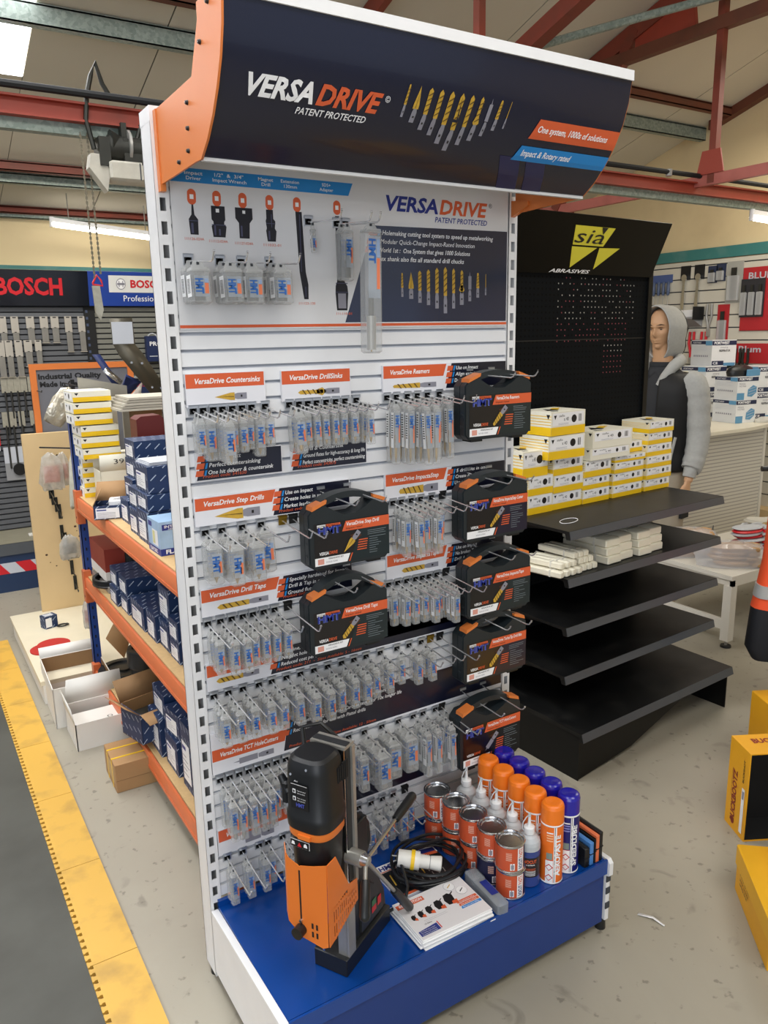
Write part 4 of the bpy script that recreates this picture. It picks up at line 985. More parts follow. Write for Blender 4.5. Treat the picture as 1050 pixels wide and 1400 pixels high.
m = MB(); m.frame((0, 0, .010), (1, 0, 0), (0, 1, 0), .0003); m.rect(.001, .204, .001, .112, BLACK); m.rect(.001, .204, .112, .144, PWHITE); m.text('HMT', .012, .120, .018, DBLUE, 2, .1, .04, .055); m.rect(.012, .06, .113, .1165, ORANGE, 2)
m.poly([(.13, .118), (.2, .105), (.2, .118), (.14, .14)], ORANGE, 2); m.poly([(.15, .125), (.2, .118), (.2, .135), (.16, .143)], DBLUE, 3)
for i in range(9): m.poly([(.02+i*.016, .05), (.024+i*.016, .05), (.030+i*.016, .095), (.026+i*.016, .095)], GOLDP if i % 3 == 0 else STEEL, 2)
for i in range(7): m.poly([(.06+i*.018, .01), (.063+i*.018, .01), (.068+i*.018, .045), (.065+i*.018, .045)], STEEL, 2)
m.rect(.001, .15, .001, .010, ORANGE, 2); m.build('cover_print', t)
# coiled cable with white plug
t = thing('power_cable', 'black coiled power cable with big white and yellow plug on the catalogue', 'cable', (.565, -.205, DZ)); m = MB(); pts = []
random.seed(3)
for i in range(0, 150):
    a = i*.2+2.2; turn = i/31.4; rr = .088+.010*sin(turn*2.3)+.004*sin(i*.7); ox = .008*sin(turn*1.7); oy = .006*cos(turn*2.1)
    pts.append((ox+rr*1.12*cos(a), oy+rr*sin(a), .013+.0095*turn+.003*sin(a*1.3)))
pts += [(-.09, .03, .075), (-.105, -.02, .07), (-.12, -.07, .05), (-.15, -.10, .03), (-.18, -.09, .02), (-.24, -.10, .03), (-.27, -.09, .06)]
m.tube(pts, .0046, BLACK, 8); m.build('cable', t)
def plug(parent):
    m = MB(); PL = mat('plug_white', 'e2e0da', .4); d = Vector((.80, -.60, 0)).normalized(); o = Vector((-.098, .012, .078))
    def P(s_, dz=0): return tuple(o+d*s_+Vector((0, 0, -.12*s_+dz)))
    for a_, c_, r0, r1, mm in ((0, .036, .023, .024, PL), (.036, .046, .027, .027, YEL), (.046, .060, .025, .025, PL), (.060, .088, .018, .0175, PL), (.088, .090, .016, .016, GREYM), (.090, .118, .0175, .021, PL), (.118, .121, .021, .019, PL)): m.cyl(P(a_), P(c_), r0, r1, mm, 24)
    for i in range(5): m.cyl(P(.062+i*.005), P(.0635+i*.005), .0192, .0192, PL, 20)
    m.cyl(P(-.004), P(.001), .019, .019, BLACK, 20)
    for a_ in range(3): m.cyl(tuple(Vector(P(-.012))+Vector((0, .009*cos(a_*2.1), .009*sin(a_*2.1)))), tuple(Vector(P(-.002))+Vector((0, .009*cos(a_*2.1), .009*sin(a_*2.1)))), .002, .002, STEEL, 8)
    m.build('plug', parent)
plug(t)

# ================================================================ magnetic drill
TH = math.radians(29)
dr = thing('magnetic_drill', 'black and orange magnetic drill standing upright on the blue deck', 'drill', (.180, -.410, DZ), TH)
DM = mat('drill_black', '15171a', .4, noise=.1, scale=50); DMG = mat('drill_dark_grey', '2a2c2f', .45, noise=.1)
m = MB(); m.bbox(0, .215, 0, .094, 0, .048, BLACK, .002); m.build('magnet_base', dr)
m = MB(); cx, cy = -.032, .047
def oct(z, rx, ry, p=.62, dx=0): return ellipse(cx+dx, cy, z, rx, ry, 32, 0, p)
m.loft([oct(.432, .050, .052), oct(.436, .056, .058), oct(.455, .058, .060), oct(.470, .057, .059), oct(.475, .0545, .0565), oct(.570, .0525, .0545), oct(.585, .051, .053), oct(.598, .046, .048), oct(.604, .038, .040)], DM)
m.box(cx+.03, cx+.052, -.008, -.005, .53, .575, BLACKM)
for i in range(5): m.box(cx+.008+i*.008, cx+.012+i*.008, cy-.0565, cy-.050, .535, .572, BLACKM)
m.build('motor_housing', dr, 30)
m = MB(); m.loft([oct(.415, .054, .056, .7), oct(.418, .0555, .0575, .7), oct(.434, .0555, .0575, .7)], ORANGED); m.box(cx-.060, cx-.048, cy-.02, cy+.012, .418, .428, ORANGED); m.build('orange_collar', dr)
m = MB(); m.loft([oct(.30, .046, .048, .85), oct(.33, .050, .052, .8), oct(.416, .0525, .0545, .75)], DM); m.build('gearbox', dr)
m = MB(); m.bbox(cx-.03, cx+.005, .104, .122, .47, .525, DM, .004); m.cyl((cx-.02, .108, .50), (cx-.02, .128, .535), .012, .008, DM, 12); m.build('brush_cap', dr)
m = MB()
for y, z in ((-.012, .585), (.03, .565)): m.cyl((cx-.045, cy+y, z), (cx-.051, cy+y, z+.002), .003, .003, CHROME, 8)
m.build('screw', dr)
# rating label and warning label
m = MB(); m.frame((cx-.0545, cy+.028, .49), (0, -1, 0), (0, 0, 1), .001); 
m.rect(.0, .046, .0, .062, INK, 1); m.rect(.002, .044, .059, .060, PWHITE, 2)
for i in range(2): 
    m.rect(.006, .014, .038-i*.018, .048-i*.018, PWHITE, 2); m.rect(.008, .012, .040-i*.018, .046-i*.018, INK, 3); m.text('Please read manual', .018, .044-i*.018, .003, PWHITE, 2, 0, 0, .022); m.text('before use of tool', .018, .038-i*.018, .003, PWHITE, 2, 0, 0, .020)
m.text('HMT', .014, .006, .009, mat('hmt_blue2', '4a55b0', .4, noise=0), 2, 0, .03, .022)
m.rect(-.008, .044, -.098, -.079, PWHITE, 0.5); m.rect(-.007, .043, -.097, -.080, INK, 1.5)
m.poly([(.012, -.094), (.024, -.094), (.018, -.083)], RED, 2.5); m.poly([(-.004, -.092), (.006, -.092), (.004, -.084), (-.002, -.083)], PWHITE, 2.5); m.poly([(.029, -.092), (.039, -.092), (.038, -.085), (.034, -.082), (.030, -.085)], PWHITE, 2.5)
m.text('Ai', .010, .066, .004, PWHITE, 2, 0, 0, .01); m.build('rating_label', dr)
# slide column
m = MB(); m.box(.028, .046, .002, .092, .245, .600, DMG); m.build('slide_back', dr)
m = MB(); m.box(.046, .058, -.004, .092, .235, .590, STEEL); m.box(.020, .060, .0, .094, .590, .597, STEEL); m.box(.022, .0285, .004, .012, .19, .59, CHROME); m.build('dovetail_slide', dr)
m = MB(); m.box(.012, .028, .006, .030, .048, .17, STEEL); m.box(.010, .040, -.002, .004, .05, .175, STEEL); m.cyl((-.02, .03, .10), (-.02, .03, .20), .004, .004, CHROME, 10); m.cyl((-.005, .06, .06), (-.005, .06, .2), .004, .004, CHROME, 10); m.build('guide_plate', dr)
m = MB()
m.prism([(.055, .048), (.212, .048), (.205, .10), (.175, .165), (.12, .24), (.115, .36), (.058, .42)], 'y', .012, .084, DM); m.box(.058, .118, .004, .09, .25, .37, DM)
m.build('stand_body', dr, bevel=.003)
m = MB(); m.prism([(.082, .062), (.190, .060), (.188, .095), (.150, .155), (.09, .20)], 'y', .006, .012, DMG); 
m.frame((0, .006, 0), (1, 0, 0), (0, 0, 1), .001); m.rect(.092, .125, .085, .15, INK); m.rect(.13, .152, .10, .118, mat('green_button', '2f6b45', .4), 2); m.rect(.13, .152, .082, .099, RED, 2); m.rect(.158, .176, .085, .11, RED, 2); m.poly([(.10, .13), (.122, .15), (.122, .152), (.10, .133)], RED, 3); m.rect(.098, .118, .09, .11, PGREY, 2)
m.build('control_panel', dr)
m = MB(); m.tube([(.115, .045, .33), (.15, .045, .335), (.175, .045, .30), (.18, .045, .25), (.15, .045, .21)], .011, BLACK, 10); m.tube([(.05, .13, .53), (.07, .15, .59), (.09, .11, .60), (.10, .06, .56), (.11, .05, .45), (.10, .05, .38)], .006, BLACK, 8); m.build('carry_handle', dr)
# feed wheel and its three levers
m = MB(); hub = Vector((.036, -.038, .312)); m.cyl((.036, .01, .312), (.036, -.030, .312), .019, .019, STEEL, 20); m.cyl((.036, -.028, .312), (.036, -.046, .312), .016, .013, CHROME, 20); m.cyl((.036, -.046, .312), (.036, -.049, .312), .011, .008, STEEL, 16); m.build('feed_hub', dr)
for tip in ((.262, -.045, .352), (.232, -.048, .048), (-.035, -.075, .225)):
    tip = Vector(tip); d = (tip-hub); L = d.length; d.normalize(); s_ = .62 if L > .15 else .35
    m = MB(); m.cyl(hub, hub+d*(L*s_+.01), .0052, .0048, CHROME if tip.z > .3 else STEEL, 12); lv = m.build('feed_lever', dr)
    m = MB(); a_ = hub+d*(L*s_); m.tube([a_, a_+d*L*.08, a_+d*L*(1-s_)*.5, tip, tip+d*.006, tip+d*.010], .011, BLACK, 14, rs=[.0095, .0115, .0120, .0125, .010, .004]); g = m.build('grip', lv)
# orange guard: bent sheet
m = MB(); th = .0016
def sheet(pts, ax_off):
    P = [Vector(p) for p in pts]; n = (P[1]-P[0]).cross(P[2]-P[0]).normalized()*th
    k = len(P); m.add([tuple(p) for p in P]+[tuple(p+n) for p in P], [tuple(range(k)), tuple(range(2*k-1, k-1, -1))]+[(i, k+i, k+(i+1) % k, (i+1) % k) for i in range(k)], ORANGED)
gu = -.093
# front face in two panels leaving the slot
sheet([(gu, .092, .195), (gu, .060, .170), (gu, .060, .352), (gu, .085, .362), (gu, .092, .372)], 0)
sheet([(gu, .060, .170), (gu, .055, .168), (gu, .055, .2), (gu, .060, .2)], 0); sheet([(gu, .060, .34), (gu, .055, .34), (gu, .055, .349), (gu, .060, .351)], 0)
sheet([(gu, .055, .166), (gu, .000, .158), (gu, -.014, .166), (gu, -.016, .376), (gu, .02, .362), (gu, .055, .352)], 0)
# left fin
sheet([(gu, .092, .195), (gu, .092, .372), (gu+.012, .104, .388), (gu+.010, .104, .21)], 0)
# right wing with vent slots built as bars
def wing(u0, u1, z0, z1): sheet([(u0, -.016, z0), (u1, -.016, z0), (u1, -.016, z1), (u0, -.016, z1)], 0)
sheet([(gu, -.016, .250), (-.012, -.016, .262), (-.006, -.016, .270), (-.058, -.016, .376), (gu, -.016, .376)], 0)
sheet([(-.012, -.016, .240), (.030, -.016, .240), (.030, -.016, .262), (-.006, -.016, .270), (-.012, -.016, .262)], 0)
sheet([(gu, -.016, .166), (gu+.02, -.016, .170), (gu+.02, -.016, .255), (gu, -.016, .252)], 0)
u = gu+.02
while u < .022:
    zt = .252 if u < -.016 else .242; zb = .170+(u-gu-.02)*.35; wing(u+.004, u+.0085, zb, zt); wing(u, u+.004, zb, zb+.008); zm = (zb+zt)/2; wing(u, u+.004, zm-.004, zm+.004); wing(u, u+.004, zt-.008, zt+.004); u += .0085
wing(u, .031, .205, .244)
m.build('guard', dr)
m = MB()
for v0 in (.012, .024):
    for z0 in (.178, .200): m.box(gu-.0026, gu-.0022, v0, v0+.005, z0, z0+.014, BLACKM)
m.box(gu-.0012, gu-.0004, .0552, .0598, .2, .345, BLACKM); m.build('guard_slots', dr)
m = MB(); m.cyl((gu, .0575, .188), (gu-.022, .0575, .188), .014, .0145, BLACK, 14); m.cyl((gu, .0575, .21), (gu-.006, .0575, .21), .005, .004, CHROME, 10); m.build('guard_knob', dr)
m = MB(); m.cyl((cx, cy, .112), (cx, cy, .150), .0185, .0185, DMG, 20); m.cyl((cx, cy, .150), (cx, cy, .31), .012, .016, STEEL, 16); m.cyl((cx-.018, cy, .13), (cx-.0195, cy, .13), .003, .003, CHROME, 8); m.build('chuck', dr)
# ================================================================ black gondola
GT = .065; GO = (1.547, .169)
def G(x, y, z=0): return (GO[0]+cos(GT)*x-sin(GT)*y, GO[1]+sin(GT)*x+cos(GT)*y, z)
gd = thing('shelf_gondola', 'black metal shelf unit with pegboard back and yellow on black sign', 'shelf unit', (GO[0], GO[1], 0), GT)
BG = mat('gondola_black', '08090a', .42, noise=.15, scale=6, spec=.3)
def dusty():
    m = mat('dusty_black_shelf', '111214', .42, noise=0, spec=.3); nt = m.node_tree; bb = nt.nodes['Principled BSDF']
    tc = nt.nodes.new('ShaderNodeTexCoord'); n = nt.nodes.new('ShaderNodeTexNoise'); n.inputs['Scale'].default_value = 6; n.inputs['Detail'].default_value = 9; n.inputs['Distortion'].default_value = 1.2
    nt.links.new(tc.outputs['Object'], n.inputs['Vector']); r = nt.nodes.new('ShaderNodeMapRange'); r.inputs[1].default_value = .45; r.inputs[2].default_value = .8; r.inputs[4].default_value = .18
    nt.links.new(n.outputs['Fac'], r.inputs[0]); mx = nt.nodes.new('ShaderNodeMix'); mx.data_type = 'RGBA'; mx.inputs['A'].default_value = (*hexc('0c0d0e'), 1); mx.inputs['B'].default_value = (*hexc('4a4843'), 1)
    nt.links.new(r.outputs[0], mx.inputs['Factor']); nt.links.new(mx.outputs['Result'], bb.inputs['Base Color']); return m
DB = dusty()
PB = .565
# pegboard back; its holes are dark round dots put into the colour
def peg_mat():
    m = mat('black_pegboard', '15181b', .6, noise=0, spec=.08); nt = m.node_tree; bb = nt.nodes['Principled BSDF']
    uv = nt.nodes.new('ShaderNodeUVMap'); sx = nt.nodes.new('ShaderNodeSeparateXYZ'); nt.links.new(uv.outputs[0], sx.inputs[0])
    def M(op, a, b2=None):
        n = nt.nodes.new('ShaderNodeMath'); n.operation = op
        for i, v in enumerate((a, b2)):
            if v is None: continue
            if isinstance(v, (int, float)): n.inputs[i].default_value = v
            else: nt.links.new(v, n.inputs[i])
        return n.outputs[0]
    fx = M('FRACT', M('MULTIPLY', sx.outputs['X'], 1/.0245)); fy = M('FRACT', M('MULTIPLY', sx.outputs['Y'], 1/.0245))
    dx = M('SUBTRACT', fx, .5); dy = M('SUBTRACT', fy, .5); d = M('ADD', M('MULTIPLY', dx, dx), M('MULTIPLY', dy, dy)); on = M('LESS_THAN', d, .03)
    mx = nt.nodes.new('ShaderNodeMix'); mx.data_type = 'RGBA'; mx.inputs['A'].default_value = (*hexc('0e1114'), 1); mx.inputs['B'].default_value = (*hexc('020202'), 1)
    nt.links.new(on, mx.inputs['Factor']); nt.links.new(mx.outputs['Result'], bb.inputs['Base Color']); return m
PEG = peg_mat()
m = MB(); m.box(.01, 1.045, PB, PB+.012, .2, 1.705, PEG); m.box(.01, 1.045, PB, PB+.012, 1.71, 2.03, PEG); m.box(.01, 1.045, PB+.001, PB+.012, 1.704, 1.711, INK)
# pale and red dots painted on the face for light leaking through some holes
rr = random.Random(5)
PK = mat('painted_red_hole_dot', '8a3f4a', .6); PW = mat('painted_white_hole_dot', 'a9a6a0', .6)
for i in range(0, 22):
    for j in range(0, 18):
        x = .43+i*.0245; z = 1.555+j*.0245
        if (j < 6 and not (13 <= i < 19)) or (j >= 6 and rr.random() < .35) or (i > 19 and j < 10): continue
        if z > 1.98: continue
        mm = PK if (j in (6, 7, 8, 9) or j < 4 or rr.random() < .2) else PW
        m.add([(x+.0035*cos(a), PB-.0006, z+.0035*sin(a)) for a in (.5, 1.8, 3.1, 4.4, 5.6)], [(0, 4, 3, 2, 1)], mm)
m.build('pegboard', gd)
for x in (-.012, 1.045): m = MB(); m.box(x, x+.03, PB-.01, PB+.05, 0, 2.03, BG); m.build('upright', gd)
for zt, y0, nm in ((1.0, .10, 0), (.81, .10, 0), (.61, .10, 0), (.405, .10, 0)):
    m = MB(); x0, x1 = .015, 1.05
    m.prism([(y0, zt), (PB, zt), (PB, zt-.012), (y0+.02, zt-.012), (y0+.012, zt-.035), (y0-.008, zt-.033)], 'x', x0, x1, DB)
    m.prism([(y0-.001, zt-.001), (y0-.009, zt-.033), (y0-.010, zt-.033), (y0-.002, zt-.0005)], 'x', x0+.001, x1-.001, mat('shelf_lip_highlight', '474b51', .35, noise=.1))  # lighter grey strip paints a highlight along the black front lip
    for x in (x0+.01, x1-.014): m.prism([(PB, zt-.012), (PB, zt-.10), (y0+.25, zt-.03), (y0+.10, zt-.012)], 'x', x, x+.004, BG)
    m.build('shelf', gd)
m = MB(); m.prism([(-.01, .205), (PB, .215), (PB, .195), (.012, .185), (.004, .165), (-.020, .172)], 'x', 0, 1.05, DB); m.prism([(-.0105, .2055), (-.0205, .1715), (-.0215, .172), (-.0115, .206)], 'x', .001, 1.049, mat('shelf_lip_highlight', '474b51', .35, noise=.1)); m.build('base_deck', gd)  # deck lip gets the same painted grey highlight strip
m = MB(); m.box(.0, .006, .0, PB, .0, .19, BG); m.build('base_bracket', gd)
m = MB(); m.box(1.03, 1.036, .0, PB, .0, .19, BG); m.build('base_bracket', gd)
# loose front kick plate, one end dropped inwards
m = MB(); m.add([(.006, .004, 0), (.006, .004, .18), (.80, .03, .19), (.80, .03, .15), (.35, .012, .03)]+[(.006, .010, 0), (.006, .010, .18), (.80, .036, .19), (.80, .036, .15), (.35, .018, .03)],
    [(0, 4, 3, 2, 1), (5, 6, 7, 8, 9), (0, 5, 9, 4), (4, 9, 8, 3), (3, 8, 7, 2), (2, 7, 6, 1), (1, 6, 5, 0)], BG); m.build('kick_plate', gd)
# sign
m = MB(); SGN = mat('sign_gloss_black', '040404', .3, noise=.1, spec=.15)
ya, yb, za, zb = .54, .44, 1.985, 2.212
m.add([(.0, ya, za), (1.035, ya, za), (1.035, yb, zb), (.0, yb, zb)]+[(.0, ya+.006, za+.003), (1.035, ya+.006, za+.003), (1.035, yb+.006, zb+.003), (.0, yb+.006, zb+.003)], [(0, 1, 2, 3), (7, 6, 5, 4), (0, 4, 5, 1), (1, 5, 6, 2), (2, 6, 7, 3), (3, 7, 4, 0)], SGN)
for x in (.0, 1.03): m.add([(x, ya, za), (x, PB, za), (x, PB, zb-.02), (x, yb, zb), (x+.005, ya, za), (x+.005, PB, za), (x+.005, PB, zb-.02), (x+.005, yb, zb)], [(0, 1, 2, 3), (7, 6, 5, 4), (0, 4, 5, 1), (1, 5, 6, 2), (2, 6, 7, 3), (3, 7, 4, 0)], SGN)
sg = m.build('sign', gd)
m = MB(); w_ = Vector((0, yb-ya, zb-za)).normalized(); m.frame((0, ya, za), (1, 0, 0), w_, .001)
YS = mat('sign_yellow', 'd9cf3a', .4, noise=.03)
m.poly([(.405, .205), (.66, .205), (.62, .125), (.425, .125)], YS, 1)
m.poly([(.425, .118), (.585, .118), (.455, .028)], YS, 1); m.poly([(.600, .118), (.735, .122), (.608, .025)], YS, 1)
m.text('sia', .425, .135, .060, INK, 3, .15, .05, .185)
m.poly([(.57, .205), (.61, .205), (.59, .175)], INK, 4)
m.text('ABRASIVES', .335, .006, .015, PWHITE, 2, .25, .02, .255); m.build('sign_lettering', gd)
# ---- abrasive disc boxes
def disc_box(w, d, h, ystripe=True, plain=False):
    t = thing('disc_box', 'x', 'box'); m = MB(); m.box(-w/2, w/2, 0, d, 0, h, CREAMBOX); m.build('carton', t)
    m = MB(); m.frame((-w/2, 0, 0), (1, 0, 0), (0, 0, 1), .0006)
    if not plain: m.rect(0, w, 0, h*.36, YEL, 1)
    m.rect(w*.04, w*.96, h*.42, h*.95, PWHITE, 1)
    m.add([m.pt(w*.66+h*.17*cos(a), h*.66+h*.17*sin(a), 2) for a in [2*PI*i/14 for i in range(14)]], [tuple(range(14))], INK)
    m.poly([(w*.07, h*.86), (w*.15, h*.86), (w*.11, h*.68)], INK, 2)
    m.text('siaflo', w*.22, h*.78, h*.10, INK, 2, 0, 0, w*.16); m.text('x 40', w*.36, h*.60, h*.16, INK, 2, 0, 0, w*.14)
    for i in range(3): m.rect(w*(.80+.03*i), w*(.815+.03*i), h*.52, h*.84, INK, 2)
    for i in range(2): m.rect(w*.2, w*.5, h*(.50-.05*i), h*(.51-.05*i), PGREY, 2)
    m.frame((-w/2, d, 0), (0, -1, 0), (0, 0, 1), .0006)
    if not plain:
        m.rect(0, d, 0, h*.36, YEL, 1)
        for i in range(4): m.rect(0, d, h*(.45+.12*i), h*(.48+.12*i), YEL, 1)
    m.poly([(d*.85, h*.9), (d*.97, h*.9), (d*.91, h*.7)], INK, 2)
    m.frame((-w/2, 0, h), (1, 0, 0), (0, 1, 0), .0006)
    m.poly([(w*.2, d*.35), (w*.42, d*.75), (w*.45, d*.55), (w*.62, d*.62), (w*.5, d*.3)], INK, 1); m.poly([(w*.55, d*.4), (w*.85, d*.65), (w*.7, d*.75), (w*.5, d*.6)], YEL, 2)
    m.text('sia', w*.12, d*.1, d*.14, INK, 2, .1, .02, w*.2)
    m.build('printing', t); return Proto(t)
yf = .392
DX = {}
def stack(xc, w, d, hs, nm, big=(), plain=(), y=yf, jit=.003, xoff=None):
    z = 1.0
    for i, h in enumerate(hs):
        ww = w
        key = (round(ww, 3), d, h, i in plain)
        if key not in DX: DX[key] = disc_box(ww, d, h-.001, plain=i in plain)
        n = len(hs); lv = 'topmost in the' if i == n-1 else 'lowest in the' if i == 0 else '%s from the bottom in the' % ORD[i]
        ox = (xoff or {}).get(i, 0)
        DX[key].put(G(xc+ox+random.uniform(-jit, jit), y+random.uniform(-.004, .004)-(.02 if i in big else 0), z), GT+random.uniform(-.02, .02), 'yellow disc box, %s %s' % (lv, nm), 'disc boxes on the black shelf'); z += h
stack(.168, .145, .16, [.08, .08, .108], 'leftmost stack beside the cases', xoff={2: -.03})
stack(.336, .188, .15, [.073, .076, .076], 'second stack from the left')
for i, (z, xo) in enumerate(((1.226, .30), (1.326, .305))):
    P = disc_box(.215, .17, .097); P.put(G(xo-.02, yf-.035, z), GT+.03*(i*2-1), ['large white and yellow box lying on the second stack from the left', 'large white and yellow box at the very top of the left stacks'][i], 'large disc boxes')
stack(.525, .180, .15, [.062, .056, .074], 'third stack from the left')
for i, z in enumerate((1.193, 1.244)):
    P = disc_box(.262, .165, .050+.024*i, plain=True); P.put(G(.585+.012*i, yf-.02, z), GT-.02, ['flat whitish box bridging the third and fourth stacks', 'upper whitish box bridging the third and fourth stacks'][i], 'whitish disc boxes')
stack(.745, .215, .15, [.056, .056, .050, .0295], 'fourth stack from the left', jit=.006)
P = disc_box(.20, .15, .052); P.put(G(.775, yf+.03, 1.1925), GT, 'white and yellow box on top of the fourth stack behind the whitish pair', 'disc boxes on the black shelf')
stack(.972, .190, .155, [.055]*6, 'tall right stack', jit=.004)
# thin ring lying on the top shelf
m = MB(); m.tube([(.055*cos(2*PI*i/28), .028*sin(2*PI*i/28), 0) for i in range(28)], .0012, PWHITE, 5, closed=True); o = m.build('wire_ring'); o.location = G(.15, .22, 1.0015); o.rotation_euler = (0, 0, .3)
tag(o, 'thin white ring lying on the black top shelf near its left end', 'ring')
# wrapped chalk blocks on the second shelf
WAX = mat('wrapped_white_block', 'e2dcc8', .35, noise=.08, scale=40)
def block(w, d, h):
    t = thing('wax_block', 'x', 'block'); m = MB(); m.bbox(-w/2, w/2, 0, d, 0, h, WAX, .004); m.build('block', t)
    m = MB(); m.box(-w/2-.0003, w/2+.0003, d*.25, d*.29, -.0002, h+.0004, mat('wrap_film', 'f0ede4', .15, alpha=.6)); m.build('wrapper', t); return Proto(t)
BK1 = block(.027, .19, .026)
n = 0
for (xs_, z, y, r0) in (([.04, .075, .110, .145], 0, .12, .16), ([.182, .214, .246], 0, .13, .0), ([.065, .10, .135], .0265, .14, .16), ([.178, .208, .238], .0265, .145, .0), ([.150, .182, .214], .053, .15, .03)):
    for x in xs_:
        BK1.put(G(x-.03, y, .81+z), GT+r0, 'narrow wrapped white bar, %s in the loose pile on the second shelf' % ORD[n], 'loose white bars'); n += 1
BK2 = block(.088, .24, .034); n = 0
for lay in range(3):
    for k in range(4):
        x = .330+k*.092+(.02 if k > 1 else 0)
        BK2.put(G(x, .125+.012*(k % 2)+.006*lay, .81+lay*.0345+(.0 if k < 2 else 0)), GT+random.uniform(-.02, .02), 'wrapped white block, %s column from the left and %s layer of the big pile' % (ORD[k], ('bottom', 'middle', 'top')[lay]), 'stacked white blocks'); n += 1

# ================================================================ mannequin
SKINM = SKIN
mx, my = 3.42, 1.38
man = thing('mannequin', 'male mannequin in grey hoodie, black body warmer and beige trousers beyond the black shelves', 'mannequin', (mx, my, 0), math.radians(100))
# local frame: +Y is where the figure faces
body = MB()
def limb(pts, rs, n=14):
    body.tube(pts, 0, SKINM, n, rs=rs)
# trunk
tr = [(0.0, .86, .15, .11), (0, .93, .165, .115), (0, 1.02, .150, .105), (0, 1.12, .145, .10), (.005, 1.24, .165, .115), (.005, 1.36, .185, .12), (0, 1.44, .175, .10), (-.005, 1.50, .10, .075), (-.005, 1.53, .062, .062), (.01, 1.60, .055, .058), (.02, 1.66, .055, .060)]
body.loft([ellipse(0, y, z, rx, ry, 24, 0, .85) for y, z, rx, ry in tr], SKINM)
for s in (-1, 1):
    limb([(s*.085, 0, .92), (s*.095, .01, .70), (s*.10, .015, .50), (s*.10, .0, .45), (s*.105, -.015, .30), (s*.11, -.015, .10), (s*.11, -.01, .05)], [.09, .082, .062, .058, .055, .038, .04])
    limb([(s*.11, -.05, .045), (s*.112, .03, .04), (s*.115, .10, .03), (s*.118, .16, .025)], [.035, .042, .038, .025])
    limb([(s*.16, 0, 1.43), (s*.205, -.005, 1.40), (s*.225, -.01, 1.28), (s*.24, -.015, 1.13), (s*.245, .02, 1.0), (s*.245, .065, .885), (s*.245, .075, .86)], [.055, .055, .048, .040, .037, .027, .025])
    # hand: palm, four fingers, thumb
    P0 = Vector((s*.245, .078, .86)); 
    body.loft([ellipse(P0.x, P0.y+.0, P0.z+.01, .016, .026, 14), ellipse(P0.x, P0.y+.006, P0.z-.02, .015, .034, 14), ellipse(P0.x, P0.y+.010, P0.z-.06, .014, .040, 14), ellipse(P0.x, P0.y+.012, P0.z-.085, .012, .038, 14)], SKINM)
    for k, (oy, L) in enumerate(((.042, .068), (.022, .078), (.002, .073), (-.017, .058))):
        q = P0+Vector((0, oy-.002, -.080)); c = -s
        body.tube([q+Vector((0, 0, .01)), q+Vector((c*.002, .001, -L*.4)), q+Vector((c*.010, .002, -L*.72)), q+Vector((c*.022, .0, -L*.98))], 0, SKINM, 8, rs=[.0095, .009, .0082, .0065])
    q = P0+Vector((-s*.004, .030, -.025)); body.tube([q, q+Vector((-s*.008, .022, -.028)), q+Vector((-s*.014, .030, -.058)), q+Vector((-s*.018, .028, -.080))], 0, SKINM, 8, rs=[.013, .0115, .0098, .0075])
# head with sculpted face
def head_pt(u, v):
    """u around (0 = front), v 0..1 from chin base to crown"""
    ph = PI*(v-.5); x = .076*cos(ph)**.80*sin(u); y = .098*cos(ph)**.80*cos(u); z = .125*sin(ph)
    f = max(0, cos(u)); s_ = abs(sin(u))
    # jaw narrows
    if z < -.01: k = min(1, (-z-.01)/.11); x *= 1-.36*k; y = y*(1-.22*k) + (.016*k if y > 0 else .03*k)
    if y < 0 and z < 0: y *= 1-.35*min(1, -z/.1)
    def g(cx, cz, wx, wz): return math.exp(-((x-cx)/wx)**2-((z-cz)/wz)**2)
    if f > .05:
        dy = .024*g(0, -.022, .011, .016)+.016*g(0, .0, .009, .022)+.010*g(0, .030, .035, .010)+.006*g(.03, .028, .02, .008)+.006*g(-.03, .028, .02, .008)
        dy -= .013*g(.031, .010, .016, .010)+.013*g(-.031, .010, .016, .010)
        dy += .004*g(.031, .009, .009, .0055)+.004*g(-.031, .009, .009, .0055)
        dy += .010*g(0, -.053, .020, .005)+.010*g(0, -.066, .017, .006)-.006*g(0, -.0595, .022, .0022)-.005*g(0, -.078, .02, .005)
        dy += .011*g(0, -.098, .018, .014)+.005*g(.045, -.018, .018, .016)+.005*g(-.045, -.018, .018, .016)
        y += dy*min(1, f*1.6)
    return x, y, z
HC = Vector((0, .028, 1.745)); yaw = math.radians(4); tilt = math.radians(6)
n1, n2 = 88, 84; hv = []
for j in range(n2+1):
    for i in range(n1):
        x, y, z = head_pt(2*PI*i/n1, j/n2)
        y, z = y*cos(tilt)+z*sin(tilt), -y*sin(tilt)+z*cos(tilt)
        hv.append((HC.x+x*cos(yaw)-y*sin(yaw), HC.y+x*sin(yaw)+y*cos(yaw), HC.z+z))
body.add(hv, [(j*n1+i, j*n1+(i+1) % n1, (j+1)*n1+(i+1) % n1, (j+1)*n1+i) for j in range(n2) for i in range(n1)], SKINM, True)
for s in (-1, 1):
    body.tube([HC+Vector((s*.073, -.002, .022)), HC+Vector((s*.085, -.018, .028)), HC+Vector((s*.086, -.022, .0)), HC+Vector((s*.078, -.008, -.028))], 0, SKINM, 8, rs=[.006, .009, .009, .006])
bo = body.build('body', man)
rm = bo.modifiers.new('remesh', 'REMESH'); rm.mode = 'VOXEL'; rm.voxel_size = .0042; rm.use_smooth_shade = True
m = MB()
